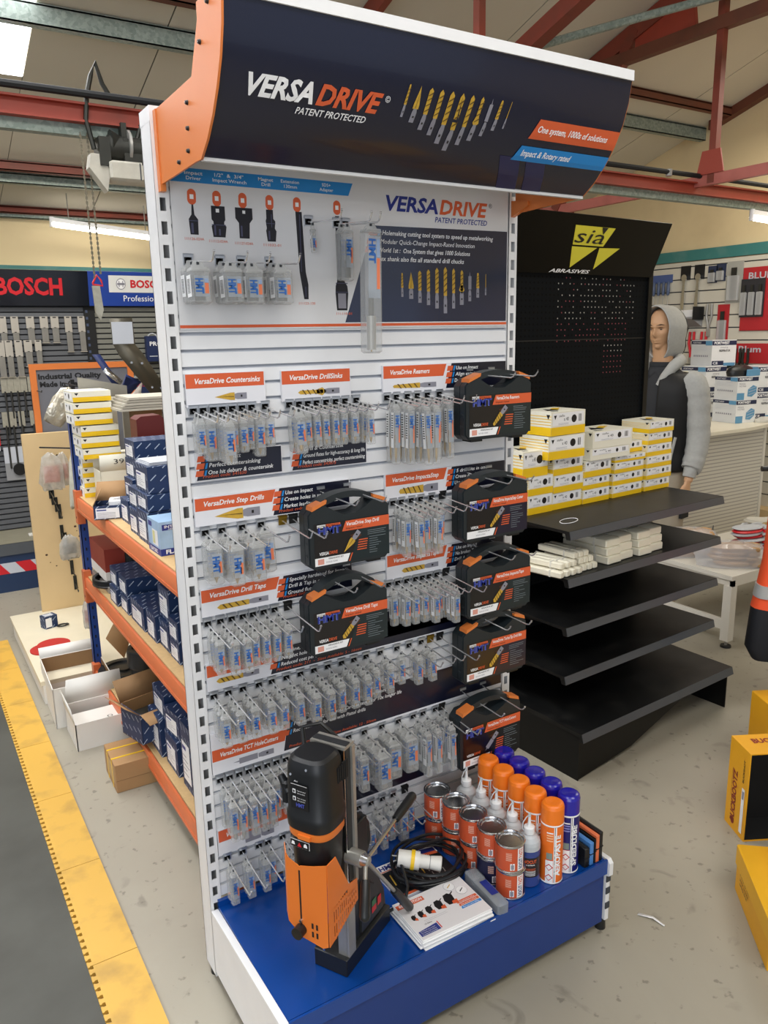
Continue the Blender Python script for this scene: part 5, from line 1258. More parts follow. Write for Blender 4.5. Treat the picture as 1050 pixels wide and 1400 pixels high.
for s in (-1, 1):
    for (dx, dz, w, h, mm) in ((.031, .033, .018, .0035, mat('painted_brow', '5a4332', .6)), (.031, .0155, .014, .0022, mat('painted_lash', '3c2c22', .6)), (.031, .0095, .0065, .0045, mat('painted_eye', '4a3d33', .3))):
        P = []
        for k in range(11):
            tt = -1+2*k/10; xx = s*dx+tt*w; arch = (1-tt*tt)*(.004 if h < .004 else 0)
            P.append((xx, dz+arch+h*(1-abs(tt)*.8)))
        for k in range(10, -1, -1):
            tt = -1+2*k/10; xx = s*dx+tt*w; arch = (1-tt*tt)*(.004 if h < .004 else 0); P.append((xx, dz+arch-h*(1-abs(tt)*.8)))
        V = []
        for xx, zz in P:
            # project on the head front
            best = None
            for j in range(n2+1):
                for i in list(range(0, 20))+list(range(n1-20, n1)):
                    x, y, z = head_pt(2*PI*i/n1, j/n2); dd = (x-xx)**2+(z-zz)**2
                    if best is None or dd < best[0]: best = (dd, y)
            y = best[1]+.0035; z = zz; x = xx
            y, z = y*cos(tilt)+z*sin(tilt), -y*sin(tilt)+z*cos(tilt)
            V.append((HC.x+x*cos(yaw)-y*sin(yaw), HC.y+x*sin(yaw)+y*cos(yaw), HC.z+z))
        m.add(V, [(k, k+1, 20-k, 21-k) for k in range(10)], mm)
m.build('eye_paint', man)
HOOD = mat('grey_marl_sweat', 'a5a5a1', .9, noise=.12, scale=60, bump=.3, bscale=14); VEST = mat('black_quilted_nylon', '050506', .65, noise=.15, bump=.5, bscale=6); SHIRT = mat('charcoal_shirt', '2b2c2f', .85); TROU = mat('beige_trouser', 'a09684', .85, noise=.1, bump=.3, bscale=8)
# hood: open shell around the head
m = MB(); rings = []
N = 26
for k in range(9):
    f = k/8  # front edge to back
    y = .128-.235*f; rx = (.100+.022*sin(PI*f*.7))*(1-.0*f); top = 1.905-.03*f**2-.018*(1-f); bot = 1.56+.0*f; cz = (top+bot)/2; rz_ = (top-bot)/2
    if f > .8: rx *= .78; rz_ *= .86
    if f > .95: rx *= .6; rz_ *= .7
    rings.append([(rx*sin(a)*(1-.10*(cos(a) < 0)), y-.02*(1-cos(a))*.5-(.05 if cos(a) < -.3 else 0)*(-cos(a)), cz+rz_*cos(a)) for a in [PI*.87*(-1+2*i/(N-1)) for i in range(N)]])
v = [p for r in rings for p in r]; fs = [(i*N+k, i*N+k+1, (i+1)*N+k+1, (i+1)*N+k) for i in range(8) for k in range(N-1)]
m.add(v, fs, HOOD, True); ho = m.build('hood', man, 60); sd = ho.modifiers.new('thick', 'SOLIDIFY'); sd.thickness = .012; sd.offset = 1
sb = ho.modifiers.new('sub', 'SUBSURF'); sb.levels = 1; sb.render_levels = 1
m = MB(); v = [(p[0]*.97, p[1]-.006, 1.72+(p[2]-1.72)*.97) for r in rings for p in r]; m.add(v, fs, mat('hood_lining', '1b1d1f', .9), True); m.build('hood_lining', man, 60)
# shirt front, hoodie trunk, vest
def shell(tab, mm, nm, infl, noise_=0, sub=True):
    q = MB(); rr = random.Random(2); R = []
    for (y, z, rx, ry) in tab:
        ring = ellipse(0, y, z, rx+infl, ry+infl, 36, 0, .85)
        ring = [(x*(1+rr.uniform(-noise_, noise_)), yy*(1+rr.uniform(-noise_, noise_)), zz) for x, yy, zz in ring]; R.append(ring)
    q.loft(R, mm); o = q.build(nm, man, 60); return o
shell(tr[2:9]+[(-.005, 1.53, .068, .066), (0, 1.555, .062, .064)], SHIRT, 'shirt', .010)
for s in (-1, 1):
    m = MB(); m.tube([(s*.045, .125, 1.42), (s*.070, .105, 1.47), (s*.095, .05, 1.53), (s*.10, -.02, 1.56), (s*.06, -.08, 1.57), (0, -.09, 1.57)], 0, HOOD, 12, rs=[.016, .026, .034, .036, .036, .036]); m.build('hood_collar', man)
m = MB()
for s in (-1, 1):   # collar leaves
    m.add([(0, .085, 1.495), (s*.06, .03, 1.54), (s*.072, .045, 1.50), (s*.045, .105, 1.452)], [(0, 1, 2, 3) if s < 0 else (3, 2, 1, 0)], SHIRT); 
m.build('collar', man); 
vest_tab = [(0, .90, .178, .128), (0, .93, .188, .135), (0, 1.0, .183, .135), (0, 1.02, .176, .13), (0, 1.10, .182, .135), (0, 1.12, .176, .13), (.005, 1.20, .188, .14), (.005, 1.22, .182, .135), (.005, 1.30, .20, .145), (.005, 1.32, .196, .14), (.005, 1.40, .205, .14), (0, 1.46, .185, .12), (0, 1.50, .125, .095)]
# vest open at the front: loft with a gap
q = MB(); n = 40; R = []
for (y, z, rx, ry) in vest_tab:
    ring = []
    for k in range(n):
        a = math.radians(102)+math.radians(336)*k/(n-1); c, s_ = cos(a), sin(a); ring.append(((rx+.018)*math.copysign(abs(c)**.85, c), y+(ry+.018)*math.copysign(abs(s_)**.85, s_), z))
    R.append(ring)
v = [p for r in R for p in r]; q.add(v, [(i*n+k, i*n+k+1, (i+1)*n+k+1, (i+1)*n+k) for i in range(len(R)-1) for k in range(n-1)], VEST, True)
vo = q.build('body_warmer', man, 80); s1 = vo.modifiers.new('thick', 'SOLIDIFY'); s1.thickness = .016; s1.offset = -1; s2 = vo.modifiers.new('sub', 'SUBSURF'); s2.levels = 1; s2.render_levels = 1
m = MB()
for s in (-1, 1): m.tube([(s*.165, .105, 1.12), (s*.155, .125, 1.02), (s*.15, .130, .965)], .009, HOOD, 8)
m.build('pocket_trim', man)
m = MB(); m.box(.05, .085, .150, .154, 1.30, 1.36, BLACK); m.box(.056, .079, .154, .156, 1.315, 1.345, LGREY); m.build('swing_tag', man)
for s in (-1, 1):
    q = MB(); rr = random.Random(4+s); P = [(s*.16, 0, 1.44), (s*.20, -.002, 1.42), (s*.222, -.006, 1.36), (s*.232, -.010, 1.28), (s*.24, -.012, 1.20), (s*.246, -.014, 1.13), (s*.25, .0, 1.06), (s*.25, .018, 1.0), (s*.249, .035, .96), (s*.248, .05, .93), (s*.247, .056, .925), (s*.246, .068, .885)]
    rs = [.075, .083, .078, .072, .069, .067, .066, .062, .062, .056, .040, .038]
    pts = []; rads = []
    for i in range(len(P)-1):
        for k in range(4): f = k/4; pts.append(tuple(P[i][j]*(1-f)+P[i+1][j]*f for j in range(3))); rads.append((rs[i]*(1-f)+rs[i+1]*f)*(1+(.025*sin((i*4+k)*1.3)+.03*rr.uniform(-1, 1))*(0 if i > 8 or i < 1 else 1)))
    pts.append(P[-1]); rads.append(rs[-1]); q.tube(pts, 0, HOOD, 20, rs=rads); q.build('sleeve', man, 70)
m = MB(); m.loft([ellipse(0, 0, z, rx, ry, 30, 0, .85) for z, rx, ry in ((.80, .165, .125), (.88, .178, .13), (.96, .172, .125), (1.0, .165, .12))], TROU)
for s in (-1, 1): m.tube([(s*.085, 0, .90), (s*.095, .008, .72), (s*.10, .012, .55), (s*.10, .008, .47), (s*.105, -.008, .32), (s*.11, -.010, .15), (s*.11, -.005, .08)], 0, TROU, 18, rs=[.105, .10, .088, .082, .078, .075, .073])
for s in (-1, 1): m.box(s*.13-.03, s*.13+.03, .07, .115, .70, .735, BLACKM)
m.box(-.21, -.19, -.03, .05, .62, .70, BLACKM); m.build('trousers', man, 60)
for s in (-1, 1):
    m = MB(); m.loft([ellipse(s*.115, .045, z, rx, ry, 20, 0, .8) for z, rx, ry in ((0, .050, .135), (.02, .052, .14), (.045, .046, .13), (.075, .040, .09), (.10, .042, .06))], mat('tan_boot', 'b29a72', .7)); m.build('shoe', man)
m = MB(); m.lathe([(.17, 0), (.17, .006), (.0001, .006)], mat('glass_base', '9aa3a3', .1), n=32); m.build('stand_base', man)

# ================================================================ counter, masks
CT = mat('counter_white', 'd6d1c4', .5, noise=.04)
def fine_lines():
    m = mat('perforated_white', 'cfc9bb', .5, noise=0); nt = m.node_tree; bb = nt.nodes['Principled BSDF']
    uv = nt.nodes.new('ShaderNodeUVMap'); sx = nt.nodes.new('ShaderNodeSeparateXYZ'); nt.links.new(uv.outputs[0], sx.inputs[0])
    a = nt.nodes.new('ShaderNodeMath'); a.operation = 'MULTIPLY'; a.inputs[1].default_value = 1/.026; nt.links.new(sx.outputs['Y'], a.inputs[0])
    f = nt.nodes.new('ShaderNodeMath'); f.operation = 'FRACT'; nt.links.new(a.outputs[0], f.inputs[0]); l = nt.nodes.new('ShaderNodeMath'); l.operation = 'LESS_THAN'; l.inputs[1].default_value = .28; nt.links.new(f.outputs[0], l.inputs[0])
    mx = nt.nodes.new('ShaderNodeMix'); mx.data_type = 'RGBA'; mx.inputs['A'].default_value = (*hexc('cfcabd'), 1); mx.inputs['B'].default_value = (*hexc('a39e96'), 1)
    nt.links.new(l.outputs[0], mx.inputs['Factor']); nt.links.new(mx.outputs['Result'], bb.inputs['Base Color']); return m
t = thing('sales_counter', 'white counter with finely perforated front behind the mannequin', 'counter', (4.75, 1.62, 0))
m = MB(); m.box(-.75, .14, 0, .02, .02, 1.03, fine_lines()); m.build('front_panel', t)
m = MB(); m.box(.14, .165, -.01, .55, 0, 1.03, CT); m.box(-.75, -.73, 0.02, .5, 0, 1.03, CT); m.box(-.75, .14, .50, .52, 0, 1.03, CT); m.build('side_panel', t)
m = MB(); m.prism([(-.80, -.10), (-.18, -.10), (.25, -.03), (.65, .18), (.65, .62), (-.80, .62)], 'z', 1.032, 1.055, mat('counter_top', 'ddd6c2', .35, noise=.03)); m.build('counter_top', t)
PWN = mat('mask_navy', '1c2647', .45); PWB = mat('mask_blue', '5b93b8', .45); PWS = mat('mask_side', 'cfd1d2', .5)
def mask_box(w, d, h, style):
    t = thing('mask_box', 'x', 'box'); m = MB(); m.box(-w/2, w/2, 0, d, 0, h, PWS); m.build('carton', t); m = MB(); m.frame((-w/2, 0, 0), (1, 0, 0), (0, 0, 1), .001)
    m.rect(0, w, 0, h, mat('mask_white', 'e3e4e4', .45), 1); m.rect(0, w, h*.80, h*.97, PWN, 2); m.text('PORTWEST', w*.08, h*.84, h*.10, PWHITE, 3, 0, .03, w*.62)
    if style: 
        m.poly([(w*.5, h*.15), (w*.72, h*.12), (w*.93, h*.3), (w*.93, h*.55), (w*.75, h*.62), (w*.52, h*.45)], PWB, 3)
        for i in range(3): m.poly([(w*.55, h*(.2+.12*i)), (w*.9, h*(.3+.12*i)), (w*.9, h*(.32+.12*i)), (w*.55, h*(.22+.12*i))], LGREY, 4)
        m.rect(0, w*.35, 0, h*.3, PWB, 3); m.text('MEDICAL', w*.08, h*.66, h*.07, PGREY, 3, 0, 0, w*.3); m.text('FACE MASK', w*.08, h*.56, h*.07, PGREY, 3, 0, 0, w*.34)
    else:
        m.text('RESPIRATOR', w*.30, h*.55, h*.08, INK, 3, 0, .02, w*.45); m.rect(w*.02, w*.5, h*.03, h*.2, PWN, 3); m.text('CE', w*.06, h*.07, h*.09, PWHITE, 4, 0, .02, w*.2); m.rect(w*.5, w*.98, 0, h*.12, PWB, 3); m.text('FFP2', w*.35, h*.68, h*.05, PGREY, 3, 0, 0, w*.3)
    m.frame((-w/2, d, 0), (0, -1, 0), (0, 0, 1), .001); m.rect(0, d, h*.84, h*.97, PWN, 1); m.rect(d*.7, d, h*.80, h*.97, PWB, 2); m.text('PORTWEST', d*.1, h*.87, h*.06, PWHITE, 3, 0, 0, d*.4)
    for i in range(8): m.rect(d*(.15+.09*i), d*(.2+.09*i), h*.35, h*.42, PGREY, 2)
    for i in range(4): m.rect(d*.12, d*.8, h*(.75-.05*i), h*(.757-.05*i), LGREY, 2)
    m.build('printing', t); return Proto(t)
MA = mask_box(.20, .22, .17, True); MBx = mask_box(.23, .24, .20, False)
cz = 1.056
for (P, x, y, z, rz_, lb) in (
    (MA, 4.80, 1.72, cz, -.15, 'mask box with blue mask picture standing lowest beside the mannequin sleeve'),
    (MA, 4.80, 1.72, cz+.17, -.18, 'mask box with blue mask picture on top of the lowest one beside the sleeve'),
    (MBx, 4.95, 2.10, cz, -.1, 'respirator box standing behind the two blue mask boxes'),
    (MBx, 4.95, 2.10, cz+.20, -.1, 'respirator box, second up in the stack behind the blue mask boxes'),
    (MBx, 5.03, 2.10, cz+.40, -.25, 'topmost respirator box, nearest the slat wall tools'),
    (MBx, 5.17, 1.80, cz, -.2, 'respirator box at the right end of the counter, lower one'),
    (MBx, 5.19, 1.80, cz+.20, -.22, 'respirator box at the right end of the counter, upper one')):
    P.put((x, y, z), rz_, lb, 'mask boxes on the counter')
t = thing('visor_pack', 'black and blue packed visor lying on the mask boxes by the hood', 'pack', (4.83, 1.80, cz+.34)); m = MB(); m.loft([[(x, y*.6, z+.0) for x, y, z in ellipse(0, .02, zz, r, r*.8, 18)] for zz, r in ((0, .13), (.03, .14), (.06, .12), (.08, .06))], BLACK); m.build('visor', t); m = MB(); m.bbox(-.03, .12, -.075, -.06, .0, .05, PWB, .003); m.build('label', t)
t = thing('plastic_bag', 'crumpled clear bag lying on the counter edge', 'bag', (4.95, 1.66, cz)); m = MB(); rr = random.Random(8); m.loft([[(x+rr.uniform(-.008, .008), y+rr.uniform(-.008, .008), z) for x, y, z in ellipse(0, 0, zz, r, r*.5, 14)] for zz, r in ((0, .08), (.015, .09), (.03, .07), (.04, .03))], mat('crumpled_bag', 'd9d6cc', .3, alpha=.7)); m.build('bag', t)
# cream panel behind the mask boxes
t = thing('cream_board', 'cream gloss panel standing on the counter behind the mask boxes', 'panel', (5.1, 2.18, cz+.0)); m = MB(); m.box(-.5, .45, .10, .13, 0, .36, mat('cream_gloss', 'e6dfc8', .3)); m.build('panel', t)

# ================================================================ tools on the right wall: x = GY
WX = GY-.042
REDC = mat('red_tool_card', 'b3242b', .45)
def wall_tool(kind):
    t = thing(kind[0], 'x', kind[1]); m = MB()
    if kind[0] == 'screwdriver':
        m.box(-.004, 0, -.028, .028, -.05, .02, mat('blue_card', '4c5f92', .5)); m.build('card', t); m = MB(); m.lathe([(.004, -.16), (.012, -.155), (.016, -.12), (.013, -.07), (.016, -.05), (.010, -.04)], mat('blue_grip', '4a5876', .4), (-.02, 0, 0), 12); m.build('handle', t)
        m = MB(); m.cyl((-.02, 0, -.16), (-.02, 0, -.30), .0035, .003, STEEL, 8); m.build('blade', t)
    elif kind[0] == 'wrench':
        m.box(-.004, 0, -.05, .05, -.09, .03, BLACK); m.build('card', t); m = MB(); m.prism([(-.010, -.33), (.014, -.34), (.022, -.30), (.012, -.12), (.02, -.06), (-.02, -.06), (-.012, -.12), (-.012, -.3)], 'x', -.022, -.010, CHROME); m.cyl((-.024, 0, -.07), (-.008, 0, -.07), .028, .028, CHROME, 16); m.build('wrench', t)
    elif kind[0] == 'pliers':
        m.tube([(-.01, -.02, .02), (-.012, -.025, -.08), (-.012, -.006, -.15), (-.012, 0, -.2)], .011, kind[2], 8); m.tube([(-.01, .02, .02), (-.012, .025, -.08), (-.012, .006, -.15), (-.012, 0, -.2)], .011, kind[2], 8); m.build('handles', t); m = MB(); m.box(-.02, -.004, -.015, .015, -.25, -.19, STEEL); m.build('jaws', t)
    elif kind[0] == 'tool_pack':
        m.box(-.004, 0, -kind[3], kind[3], -kind[4], .02, kind[2]); m.build('card', t); m = MB(); m.bbox(-.03, -.005, -kind[3]*.7, kind[3]*.7, -kind[4]*.95, -kind[4]*.3, CLEARD, .004); m.build('blister', t); m = MB(); m.box(-.022, -.010, -kind[3]*.3, kind[3]*.3, -kind[4]*.9, -kind[4]*.1, DKM); m.build('tool', t)
    return Proto(t)
SD = wall_tool(('screwdriver', 'screwdriver'))
ys = [3.46-.052*i for i in range(10)]
for i, y in enumerate(ys): SD.put((WX, y, 2.20), 0, 'blue handled screwdriver, %s from the left in the top row of the slat wall' % ORD[i], 'screwdrivers on the slat wall')
WR = wall_tool(('wrench', 'wrench')); WR.put((WX, 2.83, 2.25), 0, 'large chrome wrench on a black card on the slat wall', 'wrenches on the slat wall'); WR.put((WX, 2.69, 2.25), 0, 'slim chrome wrench right of the large one on the slat wall', 'wrenches on the slat wall')
for k, (y, z) in enumerate(((2.56, 2.24), (2.48, 2.25))): wall_tool(('tool_pack', 'pack', mat('dark_blue_card', '28324d', .5), .045, .12)).put((WX, y, z), 0, ['small dark carded tool on the top row of the slat wall', 'small carded tool beside the clear blister on the slat wall'][k], 'carded tools')
wall_tool(('tool_pack', 'pack', mat('clear_card', 'b4b3aa', .4, alpha=.8), .075, .31)).put((WX, 2.35, 2.26), 0, 'tall clear blister pack hanging left of the red board', 'blister packs')
m = MB(); m.box(-.006, 0, -.8, .0, 1.72, 2.22, REDC); m.box(-.0065, -.006, -.8, 0, 1.72, 1.725, DRED); t = thing('brand_board', 'tall red display board at the right edge of the slat wall', 'board', (WX, 2.27, 0)); m.build('board', t); m = MB(); m.frame((-.006, 0, 0), (0, -1, 0), (0, 0, 1), .001); m.text('BLUE', .05, 2.13, .05, LGREY, 2, 0, .02, .2); m.build('lettering', t)
for i, y in enumerate((2.24, 2.17, 2.10)): wall_tool(('tool_pack', 'pack', mat('dark_card', '2b2a2e', .5), .035, .28)).put((WX-.012, y, 2.11), 0, 'dark knife pack, %s from the left on the red board' % ORD[i], 'knife packs on the red board')
t = thing('wall_tray', 'small grey wall tray holding two white cartons', 'tray', (WX, 2.78, 1.83)); m = MB(); m.prism([(-.14, 0), (0, -.07), (0, .0), (-.14, .01)], 'y', -.15, .17, GREYM); m.box(-.14, 0, -.16, -.15, -.01, .10, BLACK); m.build('tray', t)
for k, y in enumerate((2.86, 2.70)):
    m = MB(); m.bbox(-.11, -.02, -.05, .05, .012, .075, PWHITE, .003); o = m.build('carton'); o.location = (WX, y, 1.83); tag(o, ['white carton in the wall tray, left one', 'white carton in the wall tray, right one'][k], 'carton', 'cartons in the wall tray')
PL1 = wall_tool(('pliers', 'pliers', RED))
for i, y in enumerate((2.98, 2.92, 2.72, 2.60)): PL1.put((WX, y, 1.70), 0, 'red handled pliers, %s from the left below the wall tray' % ORD[i], 'red pliers on the slat wall')
PL2 = wall_tool(('pliers', 'pliers', mat('blue_grip2', '34466f', .4)))
for i, (y, z) in enumerate(((3.08, 1.92), (3.08, 1.66), (3.48, 1.92))): PL2.put((WX, y, z), 0, ['blue handled pliers beside the mannequin hood on the slat wall', 'blue handled pliers lower beside the hood', 'blue handled pliers right of the pegboard edge'][i], 'blue pliers on the slat wall')
PL3 = wall_tool(('pliers', 'pliers', STEEL)); PL3.put((WX, 2.56, 1.93), 0, 'chrome adjustable spanner hanging right of the wall tray', 'pliers on the slat wall')
wall_tool(('tool_pack', 'pack', REDC, .055, .36)).put((WX, 2.43, 1.92), 0, 'tall narrow red carded tool on the slat wall', 'red carded tools')
t = thing('brand_board', 'low red board with pale letters above the counter', 'board', (WX, 2.32, 0)); m = MB(); m.box(-.006, 0, -.8, 0, 1.46, 1.62, REDC); m.build('board', t); m = MB(); m.frame((-.006, 0, 0), (0, -1, 0), (0, 0, 1), .001); m.text('Blum', .06, 1.55, .05, LGREY, 2, 0, .02, .2); m.build('lettering', t)
for i, y in enumerate((2.40, 2.33, 2.26, 2.19)): wall_tool(('pliers', 'pliers', DKM)).put((WX, y, 1.56), 0, 'dark plier jaws, %s from the left under the low red board' % ORD[i], 'dark pliers under the red board')
# ================================================================ low table with gloves (its edges run along the room axes)
t = thing('low_table', 'low white metal table with adjustable feet holding gloves', 'table', (3.20, .66, 0)); TW = mat('table_white', 'd7d3c8', .4, noise=.04)
m = MB(); m.box(0, 1.3, 0, .62, .395, .42, TW); m.build('tabletop', t); m = MB(); m.box(0.01, 1.29, .0, .02, .36, .395, TW); m.box(.01, .03, 0, .62, .36, .395, TW); m.box(.01, .03, .03, .6, .10, .16, TW); m.build('rail', t)
for x in (.0, 1.25):
    for y in (.0, .57):
        m = MB(); m.box(x, x+.05, y, y+.05, .04, .36, TW); l = m.build('leg', t); m = MB(); m.cyl((x+.025, y+.025, 0), (x+.025, y+.025, .012), .03, .028, BLACK, 14); m.cyl((x+.025, y+.025, .01), (x+.025, y+.025, .045), .008, .008, STEEL, 10); m.build('foot', l)
def lumps(name, label, cat, loc, mats, n, rx, ry, h, seed, group=None, glove=False, rz_=0, film=True):
    t = thing(name, label, cat, loc, rz_, group); rr = random.Random(seed)
    for j in range(n):
        z = h*j/n; m = MB(); w = .11; mm = mats[j % len(mats)]
        ox, oy = rr.uniform(-rx, rx)*.2, rr.uniform(-ry, ry)*.2
        # a folded glove: palm slab plus five fingers
        th_ = h/n*.5
        m.loft([[(ox+x, oy+y, z+zz) for x, y, _ in ellipse(0, 0, 0, rx*r, ry*.8*r, 16, 0, .8)] for zz, r in ((0.001, .85), (th_, 1), (th_*1.9, .85))], mm)
        for k in range(4):
            q = -.75*ry+k*.5*ry; m.tube([(ox-rx*.8, oy+q, z+th_), (ox-rx*1.25, oy+q*1.05, z+th_*1.1), (ox-rx*1.6+.01*k, oy+q*1.1, z+th_*.9)], 0, mm, 8, rs=[th_*.95, th_*.95, th_*.6])
        m.tube([(ox, oy-ry*.7, z+th_), (ox-rx*.4, oy-ry*1.15, z+th_), (ox-rx*.8, oy-ry*1.2, z+th_)], 0, mm, 8, rs=[th_*.9, th_*.8, th_*.5])
        m.build('glove', t)
    if film:
        m = MB(); m.loft([[(x*(1+rr.uniform(-.08, .08)), y*(1+rr.uniform(-.08, .08)), z) for x, y, _ in ellipse(0, 0, 0, rx*1.7*r, ry*1.35*r, 18, 0, .8)] for z, r in ((.001, 1), (h*.5, 1.05), (h*.95, .9), (h*1.08, .5))], CLEARB); m.build('bag', t)
    return t
TAN = mat('tan_leather', 'b08a5c', .7, noise=.15, scale=30); TAN2 = mat('ochre_leather', '9a8048', .7, noise=.15, scale=30); GRW = mat('grey_stripe_cuff', 'b9bcc0', .7)
lumps('glove_bundle', 'bagged bundle of tan gloves at the near left corner of the low table', 'gloves', (3.40, .82, .421), [TAN], 4, .11, .075, .12, 1, rz_=2.4)
lumps('glove_bundle', 'bagged tan gloves further back on the low table behind the shelves', 'gloves', (3.36, 1.10, .421), [TAN], 4, .12, .07, .15, 2, rz_=2.6)
lumps('glove_bundle', 'stack of red and grey striped gloves in the middle of the low table', 'gloves', (3.78, .96, .421), [RED, GRW, RED, GRW], 8, .10, .07, .14, 3, film=False, rz_=2.9)
lumps('glove_bundle', 'bundle of ochre leather gloves at the right end of the low table', 'gloves', (4.06, .94, .421), [TAN2], 5, .10, .08, .12, 4, film=False, rz_=2.7)
lumps('glove_bundle', 'grey gloves lying at the back right of the low table', 'gloves', (4.20, 1.12, .421), [mat('pale_glove', 'c9c6bb', .7), PGREY], 3, .12, .09, .10, 5, film=False, rz_=2.2)
t = thing('hang_card', 'dark printed card standing among the gloves', 'card', (3.62, 1.10, .421), .5); m = MB(); m.prism([(-.07, 0), (.07, 0), (.05, .13), (-.02, .10)], 'y', -.002, .004, BLACK); m.build('card', t)
m = MB(); m.frame((0, -.002, 0), (1, 0, 0), (0, 0, 1), .001); m.rect(-.04, .0, .03, .07, PGREY); m.rect(.01, .04, .04, .08, mat('dark_blue_patch', '30365e', .5)); m.build('print', t)
# ================================================================ hi-vis jacket at the right edge on a garment rail
HV = mat('hi_vis_orange', 'f0562a', .7, noise=.05, bump=.3, bscale=10); RT = mat('reflective_tape', 'a9a9a6', .3, noise=.05); JB = mat('jacket_navy', '14161c', .7, bump=.3, bscale=8)
t = thing('hi_vis_jacket', 'orange hi-vis jacket with grey tape and navy hem hanging at the right edge', 'jacket', (2.70, .02, 0), math.radians(-32))
def jr(z, w, d, x0=0, s=0): return [(x0+x, y+.010*sin(x*40+s), z) for x, y, _ in ellipse(0, 0, 0, w, d, 32, 0, .8)]
m = MB(); m.loft([jr(.30, .17, .075, .0), jr(.36, .205, .08, 0, 1), jr(.54, .185, .08, 0, 2)], JB); m.build('hem', t)
m = MB(); m.loft([jr(.54, .186, .081, 0, 2), jr(.62, .17, .082, 0, 1), jr(.75, .15, .08, 0, .5), jr(.95, .14, .08), jr(1.05, .12, .06), jr(1.10, .05, .04)], HV); m.build('torso', t)
m = MB(); m.loft([jr(.59, .181, .087, 0, 1), jr(.645, .172, .086, 0, .8)], RT); m.build('tape', t)
t = thing('garment_rail', 'black garment rail carrying the hi-vis jacket beyond the right edge', 'rail', (2.70, .02, 0), math.radians(-32)); m = MB(); m.tube([(-.2, 0, 1.16), (.9, 0, 1.16)], .012, BLACK, 8); m.build('bar', t); m = MB(); m.tube([(.9, 0, 1.16), (.9, 0, .02)], .014, BLACK, 8); m.tube([(.9, -.3, .015), (.9, .3, .015)], .014, BLACK, 8); m.tube([(.9, 0, .015), (1.4, 0, .015)], .014, BLACK, 8); m.build('post', t); m = MB(); m.tube([(0, 0, 1.09), (0, 0, 1.13), (.012, 0, 1.165), (.0, 0, 1.18), (-.014, 0, 1.16)], .003, STEEL, 6); m.build('hanger_hook', t)

# ================================================================ boot boxes, right edge
def boot_text(m, w, h):
    pass
BT = mat('boot_red_print', '8e2f23', .5)
u1 = Vector((.061, .115)).normalized(); ang = math.atan2(-u1.x, u1.y)  # local +Y = along the left face going back
t = thing('boot_box', 'open yellow boot box standing on end with its dark inside showing', 'box', (1.745, -.420, 0), ang)
m = MB(); D_, H_, W_ = .13, .335, .30
m.box(0, .004, 0, D_, 0, H_, YELBOX); m.box(.004, W_, 0, D_, H_-.004, H_, YELBOX); m.box(W_, W_+.004, 0, D_, 0, H_, YELBOX); m.box(.004, W_, 0, D_, 0, .004, YELBOX); m.box(.004, W_, D_-.004, D_, .004, H_-.004, YELBOX)
m.build('carton', t); m = MB(); m.box(.0045, W_-.0005, D_-.006, D_-.0045, .0045, H_-.0045, BLACKM); m.box(.0042, .005, .001, D_-.006, .0045, H_-.0045, BLACKM); m.box(.005, W_-.001, .003, D_-.006, H_-.0056, H_-.0043, BLACKM); m.box(W_-.0012, W_-.0003, .001, D_-.006, .0045, H_-.0045, BLACKM); m.box(.005, W_-.001, .003, D_-.006, .0043, .0052, BLACKM); m.build('inside_lining', t)
m = MB(); m.frame((0, D_, 0), (0, -1, 0), (0, 0, 1), .0006); m.text('BUCKBOOTZ', .062, .03, .026, BT, 2, 0, .04, .20, 'l', PI/2); m.text('HANDMADE SAFETY FOOTWEAR', .034, .12, .006, BT, 2, 0, 0, .11, 'l', PI/2); m.text('BUCKSHOT', .106, .21, .010, INK, 2, 0, .02, .085, 'l', PI/2); m.rect(.098, .116, .02, .19, PWHITE, 2); m.rect(.102, .113, .15, .18, PGREY, 3); m.add([m.pt(.052+.011*cos(a), .035+.014*sin(a), 2) for a in [2*PI*i/16 for i in range(16)]], [tuple(range(16))], BT)
m.frame((0, 0, H_), (1, 0, 0), (0, 1, 0), .0006); m.text('BUCKBOOTZ', .05, .07, .028, BT, 2, 0, .04, .20); m.build('printing', t)
u2 = Vector((-.243, -.272)).normalized(); ang2 = math.atan2(u2.x, -u2.y)
def boot2(loc, a, L, W, H, label, tri):
    t = thing('boot_box', label, 'box', loc, a, 'closed yellow boot boxes'); m = MB(); m.bbox(0, W, -L, 0, 0, H, YELBOX, .002); m.build('carton', t); m = MB(); m.bbox(-.004, W+.004, -L-.004, .004, H-.065, H+.003, mat('boot_lid', 'edb21f', .5), .003); m.build('lid', t)
    m = MB(); m.frame((0, 0, 0), (0, -1, 0), (0, 0, 1), .0012)
    for k, s_ in enumerate(('Keep us flat,', 'your boots', 'safety first')): m.text(s_, .05, H*.55-k*.016, .009, INK, 2, 0, .01, .10-.01*k)
    m.build('printing', t); return t
boot2((1.513, -.548, 0), ang2, .34, .30, .155, 'closed yellow boot box lying on the floor at the right edge', 0)
boot2((1.60, -.62, .159), ang2+.15, .33, .26, .14, 'closed yellow boot box lying on top of the other one', 0)
t = thing('boot_box', 'yellow boot box standing behind the open one at the right edge', 'box', (2.12, -.25, 0), ang); m = MB(); m.bbox(0, .3, 0, .13, 0, .34, YELBOX, .002); m.build('carton', t)
t = thing('paper_strip', 'curled white paper strip on the floor beside the blue base', 'paper', (1.16, -.46, .0)); m = MB(); m.add([(0, 0, .001), (.012, .004, .001), (.030, -.035, .006), (.022, -.040, .006), (.034, -.075, .002), (.028, -.077, .002)], [(0, 1, 2, 3), (3, 2, 4, 5)], PWHITE); o = m.build('paper', t); o.modifiers.new('t', 'SOLIDIFY').thickness = .001
